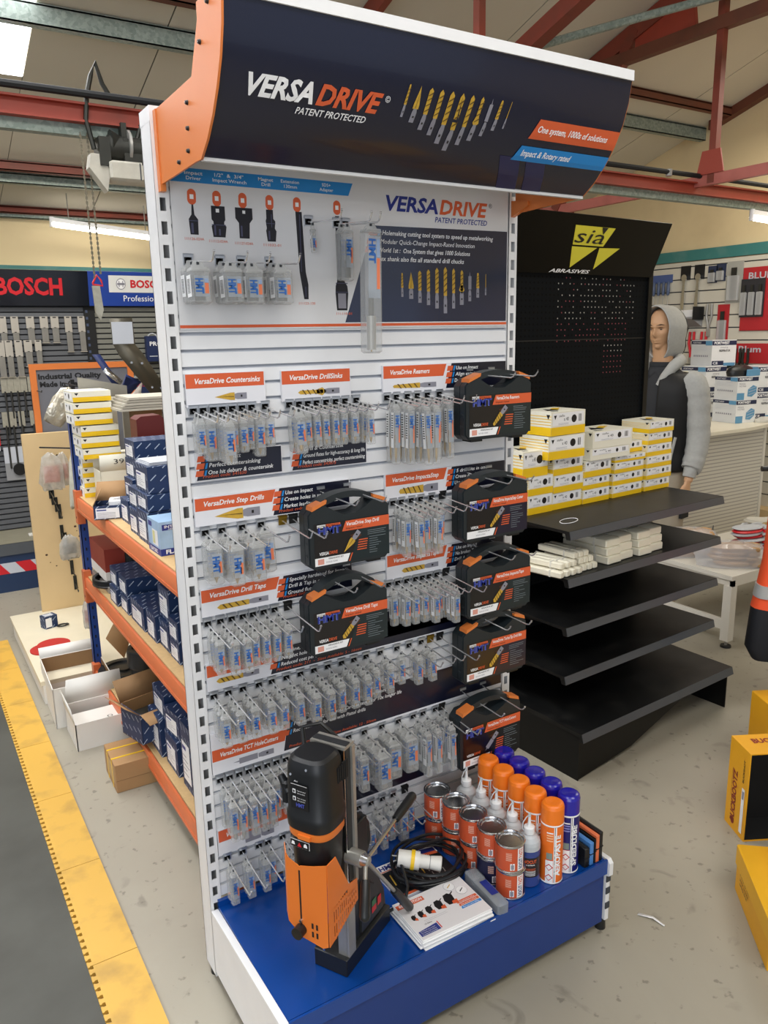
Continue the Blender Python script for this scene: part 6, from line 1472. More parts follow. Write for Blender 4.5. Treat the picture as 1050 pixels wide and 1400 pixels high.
# ================================================================ orange and blue rack behind the stand (open side faces -X)
RB = mat('rack_blue', '1c3f86', .45, noise=.1, scale=30); RO = stained('rack_orange', 'cc6a3e', '9c6444', .4, 9, .55, .8, .5)
rk = thing('storage_rack', 'orange and blue bolted storage rack behind the white stand', 'rack', (.12, .14, 0))
for y in (0, 1.93):
    for x in (.0, .46):
        m = MB(); m.box(x+.004, x+.040, y, y+.004, 0, 1.42 if y > 1 else 1.25, RB); m.box(x+.004, x+.008, y, y+.045, 0, 1.42 if y > 1 else 1.25, RB); m.box(x+.004, x+.040, y+.041, y+.045, 0, 1.42 if y > 1 else 1.25, RB)
        for i in range(22): m.box(x+.0185, x+.0255, y-.0006, y+.001, .05+i*.05, .065+i*.05, BLACKM)
        m.build('post', rk)
for zt in (1.03, .635, .15):
    for x in (-.004, .46):
        m = MB(); m.prism([(x, zt-.014), (x+.003, zt-.010), (x+.012, zt-.010), (x+.014, zt-.03), (x+.006, zt-.036), (x+.006, zt-.066), (x, zt-.072)] if x < .1 else [(x, zt), (x+.04, zt), (x+.04, zt-.07), (x, zt-.07)], 'y', 0, 1.93, RO)
        if x < .1: m.box(x-.003, x, 0.0, 1.93, zt-.074, zt-.062, RO)
        bm = m.build('beam', rk)
        for y in (-.002, 1.90): m = MB(); m.box(x-.005, x+.03, y, y+.05, zt-.14, zt+.02, RO); m.cyl((x-.0055, y+.025, zt-.11), (x-.004, y+.025, zt-.11), .006, .006, BLACKM, 8); m.build('bracket', bm)
    m = MB(); m.box(.01, .5, .02, 1.94, zt-.012, zt-.006, CHIP); m.build('shelf_board', rk)
ZS = [1.024, .629, .144]
# printed blue cartons; label on the aisle (-X) face
def blue_box(wx, dy, h, name='blue_carton', open_=False):
    t = thing(name, 'x', 'box'); m = MB(); m.box(0, wx, 0, dy, 0, h, BLUEBOX); m.build('carton', t)
    m = MB(); m.frame((0, dy, 0), (0, -1, 0), (0, 0, 1), .0008); m.rect(dy*.12, dy*.82, h*.12, h*.72, PWHITE, 1)
    m.rect(dy*.16, dy*.5, h*.60, h*.66, DBLUE, 2)
    for i in range(5): m.rect(dy*.18, dy*(.5+.25*((i*7) % 3)/2), h*(.50-.07*i), h*(.515-.07*i), PGREY, 2)
    m.build('label', t); return Proto(t)
BX = {}
def bb(y, z, dy, h, x, wx, label, rz=0):
    k = (round(wx, 2), round(dy, 3), round(h, 3))
    if k not in BX: BX[k] = blue_box(wx, dy-.003, h-.001)
    BX[k].put((x, y, z), rz, label, 'blue cartons on the rack')
z = ZS[0]
bb(1.30, z, .125, .098, .175, .30, 'blue carton on the top rack shelf just behind the small open one')
bb(1.085, z, .125, .098, .155, .32, 'blue carton, middle one of the bottom row on the top shelf'); bb(.935, z, .135, .118, .150, .33, 'blue carton next to the picture box on the top shelf')
bb(1.10, z+.100, .135, .075, .165, .32, 'blue carton in the second layer of the top shelf, farther one'); bb(.94, z+.120, .145, .060, .158, .34, 'blue carton in the second layer of the top shelf above the picture box')
bb(.96, z+.181, .17, .098, .170, .34, 'wide blue carton on the third layer of the top shelf')
t = thing('loose_leaflets', 'loose stack of grey leaflets on the upper blue carton', 'papers', (.18, .98, z+.279), .05); m = MB()
for i in range(3): m.box(.0+i*.004, .30-i*.01, 0, .14, i*.004, i*.004+.003, LGREY)
m.build('papers', t)
bb(1.30, z+.180, .15, .075, .215, .26, 'blue carton hidden behind the wide one, carrying the topmost')
bb(1.30, z+.099, .13, .080, .20, .26, 'blue carton low at the back of the top shelf pile')
bb(1.30, z+.256, .15, .075, .218, .26, 'topmost blue carton on the rack under the dark red box')
# picture box INTER / FLAP DISC
t = thing('picture_box', 'light blue and white picture box with a disc photo on the top shelf', 'box', (.142, .765, ZS[0]), .02); m = MB(); PBX = mat('pale_blue_print', '9fbedd', .4, noise=.25, scale=20); m.box(0, .21, 0, .13, 0, .118, PBX); m.build('carton', t)
m = MB(); m.frame((0, 0, 0), (1, 0, 0), (0, 0, 1), .0006); m.rect(0, .21, 0, .024, DBLUE); m.text('FLAP DISC', .018, .006, .014, PWHITE, 2, 0, .04, .12); m.rect(.01, .11, .088, .108, DBLUE, 1); m.text('INTER', .018, .096, .009, PWHITE, 2, 0, .02, .05); m.text('ABRASIVES', .03, .089, .005, PWHITE, 2, 0, 0, .05)
for r_, mm, k in ((.043, mat('disc_grey', '5f6d86', .5), 1), (.026, mat('disc_mid', '8d93a0', .5), 2), (.018, mat('disc_brown', '3d2d2a', .5), 3), (.006, PWHITE, 4)): m.add([m.pt(.105+r_*cos(a), .055+r_*.9*sin(a), k) for a in [2*PI*i/24 for i in range(24)]], [tuple(range(24))], mm)
m.frame((0, .13, 0), (0, -1, 0), (0, 0, 1), .0006); m.rect(0, .13, 0, .024, DBLUE); m.text('FLAP DISC', .02, .006, .012, PWHITE, 2, 0, .03, .08); m.rect(.05, .11, .03, .085, PWHITE, 1); m.rect(.055, .08, .035, .08, mat('pale_yellow_patch', 'd6d39a', .5), 2); m.rect(.01, .05, .09, .108, DBLUE, 1); m.build('printing', t)
# small open blue carton with flaps and wrap
t = thing('open_carton', 'small open blue carton with brown flaps at the far end of the top shelf', 'box', (.075, 1.47, ZS[0]), -.28); m = MB()
w, d, h = .17, .12, .058
m.box(0, .003, 0, d, 0, h, BLUEBOX); m.box(w-.003, w, 0, d, 0, h, BLUEBOX); m.box(0, w, 0, .003, 0, h, BLUEBOX); m.box(0, w, d-.003, d, 0, h, BLUEBOX); m.box(0, w, 0, d, 0, .003, CARD); m.build('carton', t)
m = MB(); m.add([(0, 0, h), (0, d, h), (.03, d+.0, h+.055), (.03, .0, h+.055)], [(0, 1, 2, 3)], CARD); m.add([(0, d, h), (w, d, h), (w-.01, d+.04, h+.075), (.01, d+.04, h+.075)], [(0, 1, 2, 3)], CARD); o = m.build('flap', t); o.modifiers.new('t', 'SOLIDIFY').thickness = .002
m = MB(); m.frame((0, 0, 0), (1, 0, 0), (0, 0, 1), .0008); m.rect(.008, .10, .006, .048, PWHITE); m.rect(.012, .05, .038, .043, DBLUE, 2)
for i in range(4): m.rect(.014, .085, .010+.006*i, .0115+.006*i, PGREY, 2)
m.build('label', t)
m = MB(); m.bbox(.06, .165, .02, .10, .03, .075, PWHITE, .004); m.loft([[(.115+x, .05+y, z) for x, y, _ in ellipse(0, 0, 0, r, r*.6, 14)] for z, r in ((.03, .05), (.06, .055), (.075, .04))], CLEARB); m.build('contents', t)
# carton marked 39, with flap
t = thing('open_carton', 'open cream carton marked 39 standing behind the blue cartons', 'box', (.185, 1.80, ZS[0]), -.03); m = MB(); w, d, h = .17, .16, .145
m.box(0, .003, 0, d, 0, h, CREAMBOX); m.box(w-.003, w, 0, d, 0, h, CREAMBOX); m.box(0, w, 0, .003, 0, h, CREAMBOX); m.box(0, w, d-.003, d, 0, h+.06, CREAMBOX); m.box(0, w, 0, d, 0, .003, CARD); m.build('carton', t)
m = MB(); m.add([(.0, -.001, h), (w, -.001, h), (w, -.012, h+.075), (.0, -.012, h+.075)], [(0, 1, 2, 3)], CREAMBOX); m.add([(w-.06, -.03, h-.075), (w, -.02, h-.07), (w-.005, -.04, h+.015), (w-.055, -.045, h+.02)], [(0, 1, 2, 3)], CARD); o = m.build('flap', t); o.modifiers.new('t', 'SOLIDIFY').thickness = .002
m = MB(); m.frame((0, -.0115, h), (1, 0, 0), (0, 0, 1), .002); m.text('39', .06, .032, .022, INK, 1, 0, 0, .045); m.build('marking', t)
# tall stack of disc boxes on the far end
def flat_box(ww, dd, h):
    t = thing('disc_box', 'x', 'box'); m = MB(); m.box(0, ww, 0, dd, 0, h, CREAMBOX); m.build('carton', t); m = MB(); m.frame((0, 0, 0), (1, 0, 0), (0, 0, 1), .0008); m.rect(0, ww, 0, h*.45, YEL); m.poly([(.008, h*.85), (.026, h*.85), (.017, h*.6)], INK); 
    m.frame((0, dd, 0), (0, -1, 0), (0, 0, 1), .0008); m.rect(dd*.1, dd*.95, h*.15, h*.85, PWHITE); m.add([m.pt(dd*.62+.012*cos(a), h*.5+h*.26*sin(a), 2) for a in [2*PI*i/12 for i in range(12)]], [tuple(range(12))], INK); m.poly([(dd*.2, h*.7), (dd*.35, h*.7), (dd*.28, h*.45)], INK, 2); m.build('printing', t); return Proto(t)
FB = flat_box(.165, .19, .046); z = 1.222
for i in range(6):
    FB.put((.125+(-.012 if i > 2 else .006)+random.uniform(-.003, .003), 1.86, z), random.uniform(-.02, .02), 'yellow and cream disc box in the tall left stack, %s from the top' % ORD[5-i], 'disc boxes in the tall left stack'); z += .0515
CB = flat_box(.10, .13, .046)
for i in range(4):
    CB.put((.145+.004*(i % 2), 2.00-.01, 1.024+i*.0475), random.uniform(-.03, .03), 'cream disc box under the tall left stack, %s from the shelf' % ORD[i], 'small cream disc boxes')
t = thing('carton', 'plain cream carton carrying the tall left stack of disc boxes', 'box', (.20, 1.98, 1.024), 0); m = MB(); m.bbox(.0, .20, 0, .12, 0, .197, CREAMBOX, .002); m.build('carton', t)
t = thing('dark_red_case', 'dark red plastic case standing near the top of the rack', 'case', (.292, 1.52, 1.326), 0); m = MB(); m.prism([(0, 0), (.125, 0), (.115, .09), (.10, .105), (.02, .103), (.0, .09)], 'y', 0, .10, DRED); m.build('shell', t)
# pile of long cream boards and cartons behind
t = thing('cream_plank', 'narrow cream board standing upright behind the blue cartons', 'board', (.255, 2.0, 1.024), 0); m = MB(); m.box(0, .075, 0, .02, 0, .46, CREAMBOX); m.build('board', t)
t = thing('grey_panel', 'grey metal plate leaning behind the yellow boxes', 'plate', (.20, 2.06, 1.28), 0); m = MB(); m.prism([(-.02, .30), (.20, .25), (.20, .0), (.17, .0), (.17, .20), (-.02, .20)], 'y', 0, .01, mat('grey_painted', '8d8a80', .5)); m.build('plate', t)
m = MB(); m.box(.17, .20, 0.011, .02, -.256, .22, GREYM); m.build('bracket', t)
t = thing('metal_bracket', 'large bent steel plate with rivets and white label at the top of the rack', 'plate', (.383, 2.2, 1.69), 0); BRM = mat('dull_steel_plate', '5f5a4e', .42, metal=.6, noise=.2, scale=8)
m = MB(); m.add([(.0, 0, .155), (.107, 0, .160), (.112, 0, .03), (.005, 0, .035), (.03, .0, -.02), (.15, .0, -.02), (.26, -.05, -.235), (.16, -.06, -.22)], [(0, 3, 2, 1), (3, 4, 5, 2), (4, 7, 6, 5)], BRM); o = m.build('plate', t); o.modifiers.new('t', 'SOLIDIFY').thickness = .004
m = MB(); m.box(.004, .104, -.006, -.004, .035, .14, LGREY); m.build('label', t)
m = MB()
for x, z_ in ((.075, -.055), (.125, -.06), (.165, -.18), (.21, -.185)): m.cyl((x, -.03, z_), (x, -.045, z_), .008, .006, CHROME, 8)
m.build('rivet', t)
t = thing('tilted_carton', 'torn dark blue carton tilted on top of the shelf goods', 'box', (.30, 2.1, 1.58), .3); m = MB(); DBB = mat('navy_carton', '1b2a5c', .5); m.add([(-.04, 0, .10), (.0, .0, .10), (.10, .0, -.06), (.06, 0, -.06), (.14, .02, .0), (.22, .02, -.04), (.13, .02, -.12), (.08, .02, -.08)], [(0, 3, 2, 1), (2, 7, 6, 5, 4)], DBB); m.add([(.13, .01, -.12), (.22, .01, -.04), (.19, 0, -.14), (.13, 0, -.18)], [(0, 3, 2, 1)], mat('printed_flap', 'c9bfb4', .5, noise=.3, scale=60)); m.add([(.0, -.01, .02), (.02, -.01, .04), (.10, -.01, -.03), (.085, -.01, -.05)], [(0, 3, 2, 1)], CHROME); o = m.build('carton', t); o.modifiers.new('t', 'SOLIDIFY').thickness = .003
t = thing('paper_sheets', 'pile of pale paper sheets on top of the rack goods', 'papers', (.30, 1.68, 1.44), 0); m = MB()
for i in range(5): m.box(-.03+.01*i, .30, 0, .25, -.0+i*.012, .010+i*.012, mat('dusty_paper', 'a59f91', .7) if i % 2 else mat('dusty_paper_pale', 'bab4a5', .7))
m.box(.06, .19, .14, .22, -.415, 0, CARDI); m.build('sheets', t)
# ---- second shelf
z = ZS[1]
n = 0
spec = [(1.50, z, .125, .075, .14, .33), (1.51, z+.077, .125, .077, .15, .32), (1.36, z, .125, .072, .152, .33), (1.37, z+.074, .135, .080, .155, .34), (1.13, z, .20, .098, .155, .33),
        (.99, z, .125, .105, .160, .20), (.875, z+.107, .135, .125, .185, .30), (.74, z, .11, .076, .170, .28), (.74, z+.077, .11, .079, .170, .28), (.62, z, .11, .075, .175, .27), (.62, z+.076, .11, .075, .175, .27), (.62, z+.152, .11, .073, .175, .27)]
LB = ['farthest blue carton on the middle shelf, lower one', 'farthest blue carton on the middle shelf, upper one', 'second farthest blue carton on the middle shelf, lower one', 'second farthest blue carton on the middle shelf, upper one', 'long dusty topped blue carton in the middle of the middle shelf',
      'blue carton with tall label before the long one on the middle shelf', 'big square blue carton resting on others on the middle shelf', 'blue carton right of the big square one, lower one', 'blue carton right of the big square one, upper one', 'lowest blue carton beside the white upright on the middle shelf', 'second blue carton up beside the white upright on the middle shelf', 'third blue carton up beside the white upright on the middle shelf']
for (y, zz, dy, h, x, wx), lb in zip(spec, LB): bb(y, zz, dy, h, x, wx, lb)
bb(.865, z, .12, .105, .172, .24, 'blue carton under the big square one on the middle shelf')
t = thing('red_carton', 'dark red and white carton at the far end of the middle shelf', 'box', (.15, 1.70, z+.0), 0); m = MB(); m.bbox(0, .20, 0, .34, .0, .03, STEEL, .002); m.build('tray', t)
m = MB(); m.box(0, .17, 0.02, .32, .05, .20, mat('brick_red_card', '8a2f22', .55)); m.box(-.0008, .1705, .018, .3205, .05, .095, WCARD); m.build('carton', t)
m = MB(); m.tube([(.06+.10*cos(a), .10+.10*sin(a), .025+.012*(i//16)) for i, a in enumerate([2*PI*i/16 for i in range(49)])], .008, BLACK, 6); m.build('cable', t)
t = thing('film_roll', 'black shrink wrapped roll standing on the middle shelf', 'roll', (.33, 1.78, z), 0); m = MB(); m.lathe([(.09, 0), (.11, .01), (.11, .17), (.105, .185), (.06, .19), (.055, .18), (.0001, .18)], mat('black_wrap', '1b1d1e', .25, noise=.4, scale=40), n=28); m.build('roll', t)
# ---- bottom shelf
z = ZS[2]
bb(1.02, z, .16, .16, .15, .30, 'blue carton on the bottom rack shelf, farther one'); bb(.84, z, .15, .14, .16, .30, 'blue carton on the bottom rack shelf next to the open box')
bb(1.00, z+.161, .16, .10, .17, .28, 'blue carton in the second layer of the bottom shelf'); bb(.68, z, .12, .26, .165, .28, 'tall blue carton on the bottom shelf near the white upright'); bb(.84, z+.141, .14, .10, .175, .26, 'tilted blue carton in the second layer near the white upright', .1)
t = thing('open_carton', 'open brown carton with blue outside tilted on the bottom shelf', 'box', (.10, 1.10, z+.03), .25); m = MB(); w, d, h = .24, .16, .13
m.box(0, .003, 0, d, 0, h, BLUEBOX); m.box(w-.003, w, 0, d, 0, h, CARD); m.box(0, w, 0, .003, 0, h, BLUEBOX); m.box(0, w, d-.003, d, 0, h, CARD); m.box(0, w, 0, d, 0, .003, CARDI); m.build('carton', t)
m = MB(); m.add([(0, 0, h), (0, d, h), (-.06, d, h+.05), (-.06, 0, h+.05)], [(0, 1, 2, 3)], CARD); m.add([(0, d, h), (w, d, h), (w, d+.05, h+.08), (0, d+.05, h+.08)], [(0, 1, 2, 3)], CARDI); m.add([(0, 0, h), (w, 0, h), (w, -.07, h-.02), (0, -.07, h-.02)], [(0, 1, 2, 3)], CARD); o = m.build('flap', t); o.modifiers.new('t', 'SOLIDIFY').thickness = .002
m = MB(); m.bbox(.02, .20, .02, .14, .01, .09, DKM, .006); m.build('contents', t)
def wheel(name, label, loc, r, h, rim, rz=0, group=None):
    t = thing(name, label, 'disc', loc, 0, group); m = MB(); m.lathe([(r*.96, 0), (r, .006), (r, h-.006), (r*.96, h), (r*.72, h), (r*.70, h-.010), (r*.3, h-.012), (r*.28, h-.002), (.0001, h-.002)], BLACK, n=32); m.build('disc', t)
    if rim:
        m = MB()
        for i in range(34):
            a = 2*PI*i/34; m.box(0, 0, 0, 0, 0, 0, PWHITE); del m.v[-8:], m.f[-6:], m.m[-6:], m.s[-6:]
            m.T = Matrix.Rotation(a, 4, 'Z'); m.box(r-.004, r+.003, -r*.07, r*.07, h*.25, h*.7, mat('pale_teeth', 'd8d2bd', .5)); m.T = Matrix()
        m.build('teeth', t)
    return t
wheel('brush_wheel', 'black wheel with pale toothed rim, upper one on the bottom shelf', (.235, 1.48, z+.07), .092, .032, True, group='wheels on the bottom shelf'); wheel('brush_wheel', 'black wheel under the pale toothed one', (.235, 1.48, z+.036), .088, .032, True, group='wheels on the bottom shelf'); wheel('brush_wheel', 'lowest black wheel of the pile with the toothed rim', (.238, 1.48, z), .086, .034, False, group='wheels on the bottom shelf')
wheel('tape_roll', 'shiny black roll in the middle of the bottom shelf', (.30, 1.76, z), .072, .085, False); wheel('tape_roll', 'shiny black roll stacked under the tipped brown box', (.30, 1.76, z+.088), .085, .09, False)
wheel('cutting_disc', 'large grey and black disc lying flat at the far end of the bottom shelf', (.23, 1.93, z), .12, .03, False); 
t = thing('tipped_carton', 'brown carton tipped on its edge in the rack with an open flap', 'box', (.20, 1.62, .40), 0); t.rotation_euler = (0, math.radians(-6), .1); m = MB(); m.bbox(.03, .28, 0, .16, -.02, .11, CARD, .002); m.build('carton', t)
m = MB(); m.add([(-.09, .02, .06), (-.02, .0, .16), (.05, .0, .10), (-.03, .02, -.06)], [(0, 1, 2, 3)], CARD); o = m.build('flap', t); o.modifiers.new('t', 'SOLIDIFY').thickness = .003
t = thing('black_tube', 'tall black tube standing on the bottom shelf', 'tube', (.42, 1.50, z), 0); m = MB(); m.lathe([(.045, 0), (.045, .20), (.04, .205), (.0001, .205)], BLACKM, n=20); m.build('tube', t)

# ================================================================ cartons on the floor
def open_box(name, label, loc, rz, w, d, h, mat_o, mat_i, flaps, inner=None):
    t = thing(name, label, 'box', loc, rz); m = MB(); th = .004
    for (a, c, e, f) in ((0, th, 0, d), (w-th, w, 0, d), (0, w, 0, th), (0, w, d-th, d)): m.box(a, c, e, f, 0, h, mat_o)
    m.box(th, w-th, th, d-th, 0, th, mat_i); m.box(th, th+.001, th, d-th, th, h-.001, mat_i); m.box(w-th-.001, w-th, th, d-th, th, h-.001, mat_i); m.box(th, w-th, d-th-.001, d-th, th, h-.001, mat_i); m.build('carton', t)
    m = MB()
    for P in flaps: m.add(P, [(0, 1, 2, 3)], mat_o)
    if flaps: o = m.build('flap', t); o.modifiers.new('t', 'SOLIDIFY').thickness = .003
    if inner: m = MB(); inner(m, w, d, h); m.build('contents', t)
    return t
open_box('open_carton', 'open white carton with brown inside, farther of the two on the floor', (-.119, 1.80, 0), -.03, .27, .42, .195, WCARD, CARDI, [[(0, .42, .195), (.27, .42, .195), (.27, .45, .24), (0, .45, .24)]])
open_box('open_carton', 'open white carton with a round hole mark, nearer of the two on the floor', (-.079, 1.53, 0), .0, .26, .24, .125, WCARD, WCARD, [[(0, 0, .125), (0, .24, .125), (-.01, .24, .20), (-.01, 0, .20)], [(0, .24, .125), (.26, .24, .125), (.26, .26, .23), (.02, .26, .23)]],
         lambda m, w, d, h: (m.box(.004, w-.004, .004, d*.75, h-.035, h-.030, WCARD), m.add([(w*.62+.012*cos(a), d*.3+.012*sin(a), h-.0285) for a in [2*PI*i/16 for i in range(16)]], [tuple(range(16))], BLACK), m.add([(w*.62+.008*cos(a), d*.3+.008*sin(a), h-.028) for a in [2*PI*i/16 for i in range(16)]], [tuple(range(16))], WCARD)))
t = thing('cardboard_box', 'closed brown cardboard box tied with two yellow straps on the floor', 'box', (-.015, 1.105, 0), -.02); m = MB(); m.bbox(0, .25, 0, .20, 0, .12, CARD, .002); m.box(.124, .126, .0, .2, .1195, .1206, CARDI); m.build('carton', t)
m = MB(); 
for y in (.055, .135): m.box(-.0012, .2512, y, y+.008, -.0, .1213, YEL)
m.build('strap', t); m = MB(); m.box(.0, .26, -.0008, 0, .05, .052, CARDI); m.box(-.0008, 0, .03, .16, .03, .1, mat('brown_label', 'b99a6a', .6)); m.build('tape', t)
# low white shelf plinth with pine board standing at its end
t = thing('low_plinth', 'low cream plinth shelf running away along the floor on the left', 'shelf', (-.13, 2.10, 0)); m = MB(); m.box(0, .55, 0, 1.12, .098, .12, mat('plinth_cream', 'd9d0b8', .5, noise=.05)); m.build('shelf', t)
m = MB(); m.box(0.01, .02, .02, 1.10, 0, .098, WCARD); m.box(0.01, .54, .0, .012, .0, .098, WCARD); m.build('support', t)
t = thing('pine_board', 'tall knotty pine board standing at the far end of the low plinth', 'board', (.05, 3.18, .0)); m = MB(); m.box(0, .55, 0, .03, .121, 1.215, PINE)
kr = random.Random(9)
for i in range(12):
    x, zz, r = kr.uniform(.03, .33), kr.uniform(.2, 1.15), kr.uniform(.003, .010); m.add([(x+r*cos(a), -.0006, zz+r*.8*sin(a)) for a in [2*PI*k/10 for k in range(10)]], [tuple(range(10))], mat('pine_knot', '4a3018', .6))
m.build('board', t)
t = thing('orange_sign', 'orange framed grey sign reading Industrial Quality Made in Germany', 'sign', (.142, 3.24, 0)); m = MB(); m.box(0, .60, .0, .02, 1.58, 1.615, ORANGEP); m.box(0, .035, 0, .02, 1.0, 1.58, ORANGEP); m.box(.565, .60, 0, .02, 1.0, 1.58, ORANGEP); m.build('frame', t)
m = MB(); m.box(.035, .565, .008, .014, 1.0, 1.58, mat('sign_grey', '6f7076', .5)); m.frame((0, .008, 0), (1, 0, 0), (0, 0, 1), .001); m.text('Industrial Quality', .045, 1.525, .030, INK, 1, 0, .04, .36); m.text('Made in Germany', .05, 1.48, .030, INK, 1, 0, .04, .33); m.build('panel', t)
m = MB(); m.box(.02, .03, .0, .02, 1.2, 1.0, ORANGEP); m.tube([(.03, -.0, 1.46), (.03, -.16, 1.46), (.03, -.17, 1.47)], .003, BLACKM, 6); m.build('peg', t)
# peg prongs on the pine board and bags
for i, (x, z_, L) in enumerate(((.16, .86, .24), (.17, .82, .22), (.185, .775, .2), (.20, .73, .2), (.20, .60, .2), (.215, .55, .22), (.21, .47, .2), (.235, .37, .2), (.245, .27, .2))):
    t = thing('wire_peg', 'bare wire peg on the pine board, %s from the top' % ORD[i], 'hook', (x+.012, 3.178, z_), 0, 'bare wire pegs'); m = MB(); m.tube([(0, 0, 0), (-.02, -L+.01, 0), (-.02, -L, .012)], .003, DKM, 6); m.build('prong', t); m = MB(); m.box(-.010, .010, -.003, 0.001, -.04, .05, DKM); m.build('back', t)
def bag(name, label, loc, w, h, mm, seed, inner=None, rz=0, rot=None, group=None):
    t = thing(name, label, 'bag', loc, rz, group); rr = random.Random(seed)
    if rot: t.rotation_euler = rot
    m = MB(); R = []
    for zz, s_, d in ((0, .25, .004), (-h*.12, .75, .012), (-h*.4, 1, .022), (-h*.75, 1.05, .024), (-h*.95, .95, .014), (-h, .8, .003)):
        R.append([(x*(1+rr.uniform(-.12, .12)), y*(1+rr.uniform(-.4, .4)), zz+rr.uniform(-.01, .01)) for x, y, _ in ellipse(0, 0, 0, w/2*s_, d, 16)])
    m.loft(R, mm); m.build('film', t)
    if inner: m = MB(); m.box(-w*.32, w*.32, -.006, .006, -h*.8, -h*.35, inner); m.build('contents', t)
    return t
CR = mat('crinkled_film', 'c9c5ba', .22, alpha=.55, noise=.3, scale=40, bump=.6, bscale=30); FOIL = mat('foil_pack', 'bdb6a5', .25, metal=.5, noise=.5, scale=30, bump=.8, bscale=25)
bag('hanging_bag', 'silvery triangular bag hanging in front of the orange sign', (.235, 2.6, 1.50), .11, .20, FOIL, 1, rot=(0, .5, 0)); bag('hanging_bag', 'silvery bag hanging just left of the yellow box stack', (.265, 2.6, 1.46), .07, .13, FOIL, 2, rot=(0, .3, 0)); bag('hanging_bag', 'long clear bag hanging behind the yellow box stack', (.30, 2.65, 1.40), .07, .30, CR, 3)
bag('hanging_bag', 'clear bag with an orange item hanging left of the cream boxes', (.135, 2.80, 1.14), .125, .20, CR, 4, mat('orange_item', 'e2552c', .5)); bag('hanging_bag', 'second clear bag with orange item behind the first', (.20, 2.85, 1.13), .09, .18, CR, 5, mat('orange_item', 'e2552c', .5))
for i in range(3): bag('hanging_bag', 'narrow pale bag in the bunch beside the cream boxes, %s from the left' % ORD[i], (.205+.022*i, 2.55, 1.16), .035, .29, mat('pale_film', 'cfcdbd', .35, alpha=.85, noise=.3, scale=30), 10+i, rot=(0, .06, 0), group='narrow pale bags')
t = thing('bag_rail', 'wire arm carrying the hanging bags beside the pine board', 'hook', (.30, 2.5, 1.17)); m = MB(); m.tube([(.06, .66, .0), (.0, .05, .01), (-.22, .25, .015)], .004, BLACKM, 6); m.tube([(.02, .70, .33), (-.02, .1, .34), (-.1, .05, .345)], .004, BLACKM, 6); m.build('arm', t)
m = MB(); m.box(.05, .07, .655, .68, -.05, .35, BLACKM); m.build('back', t)
bag('hanging_bag', 'small red capped blister bag hanging low by the rack post', (.16, 2.32, .42), .05, .15, CR, 21, RED); bag('coil_bag', 'clear bag with a coil hanging by the rack post', (.12, 2.40, .76), .10, .12, CR, 22, DKM)
# things on the low plinth
t = thing('small_blue_carton', 'small blue carton with white label standing on the low plinth', 'box', (.015, 2.85, .121), .3); m = MB(); m.box(0, .075, 0, .06, 0, .072, BLUEBOX); m.build('carton', t); m = MB(); m.frame((0, 0, 0), (1, 0, 0), (0, 0, 1), .0008); m.rect(.004, .04, .008, .062, PWHITE); m.frame((0, 0, .072), (1, 0, 0), (0, 1, 0), .0008); m.rect(.01, .06, .01, .05, LGREY); m.build('label', t)
m = MB(); m.tube([(.08+.03*cos(a), .02+.02*sin(a), .006+.002*i/10) for i, a in enumerate([2*PI*i/10 for i in range(22)])], .004, BLACK, 6); o = m.build('small_cable'); o.location = (.03, 2.83, .121); tag(o, 'tiny black coiled lead beside the small blue carton', 'cable')
RD = mat('red_abrasive', 'b02a24', .9)
for i, (x, y, z_) in enumerate(((-.03, 2.53, .121), (.01, 2.56, .128))):
    t = thing('abrasive_disc', ['lower red abrasive disc on the low plinth', 'upper red abrasive disc on the low plinth'][i], 'disc', (x, y, z_), 0, 'red discs on the low plinth'); m = MB(); m.lathe([(.085, 0), (.085, .006), (.0001, .006)], RD, n=32); m.build('disc', t)
t = thing('plastic_bag', 'clear bag with purple print lying on the low plinth', 'bag', (.02, 2.31, .121), .1); m = MB(); rr = random.Random(5); m.loft([[(x+rr.uniform(-.01, .01), y+rr.uniform(-.008, .008), z) for x, y, _ in ellipse(0, 0, 0, .11*r, .07*r, 20, 0, .8)] for z, r in ((0, 1), (.012, 1.03), (.03, .8), (.04, .4))], CR); m.build('film', t); m = MB(); m.box(-.10, .09, -.055, .03, .002, .010, mat('purple_print', '4b3a7d', .5)); m.build('contents', t)

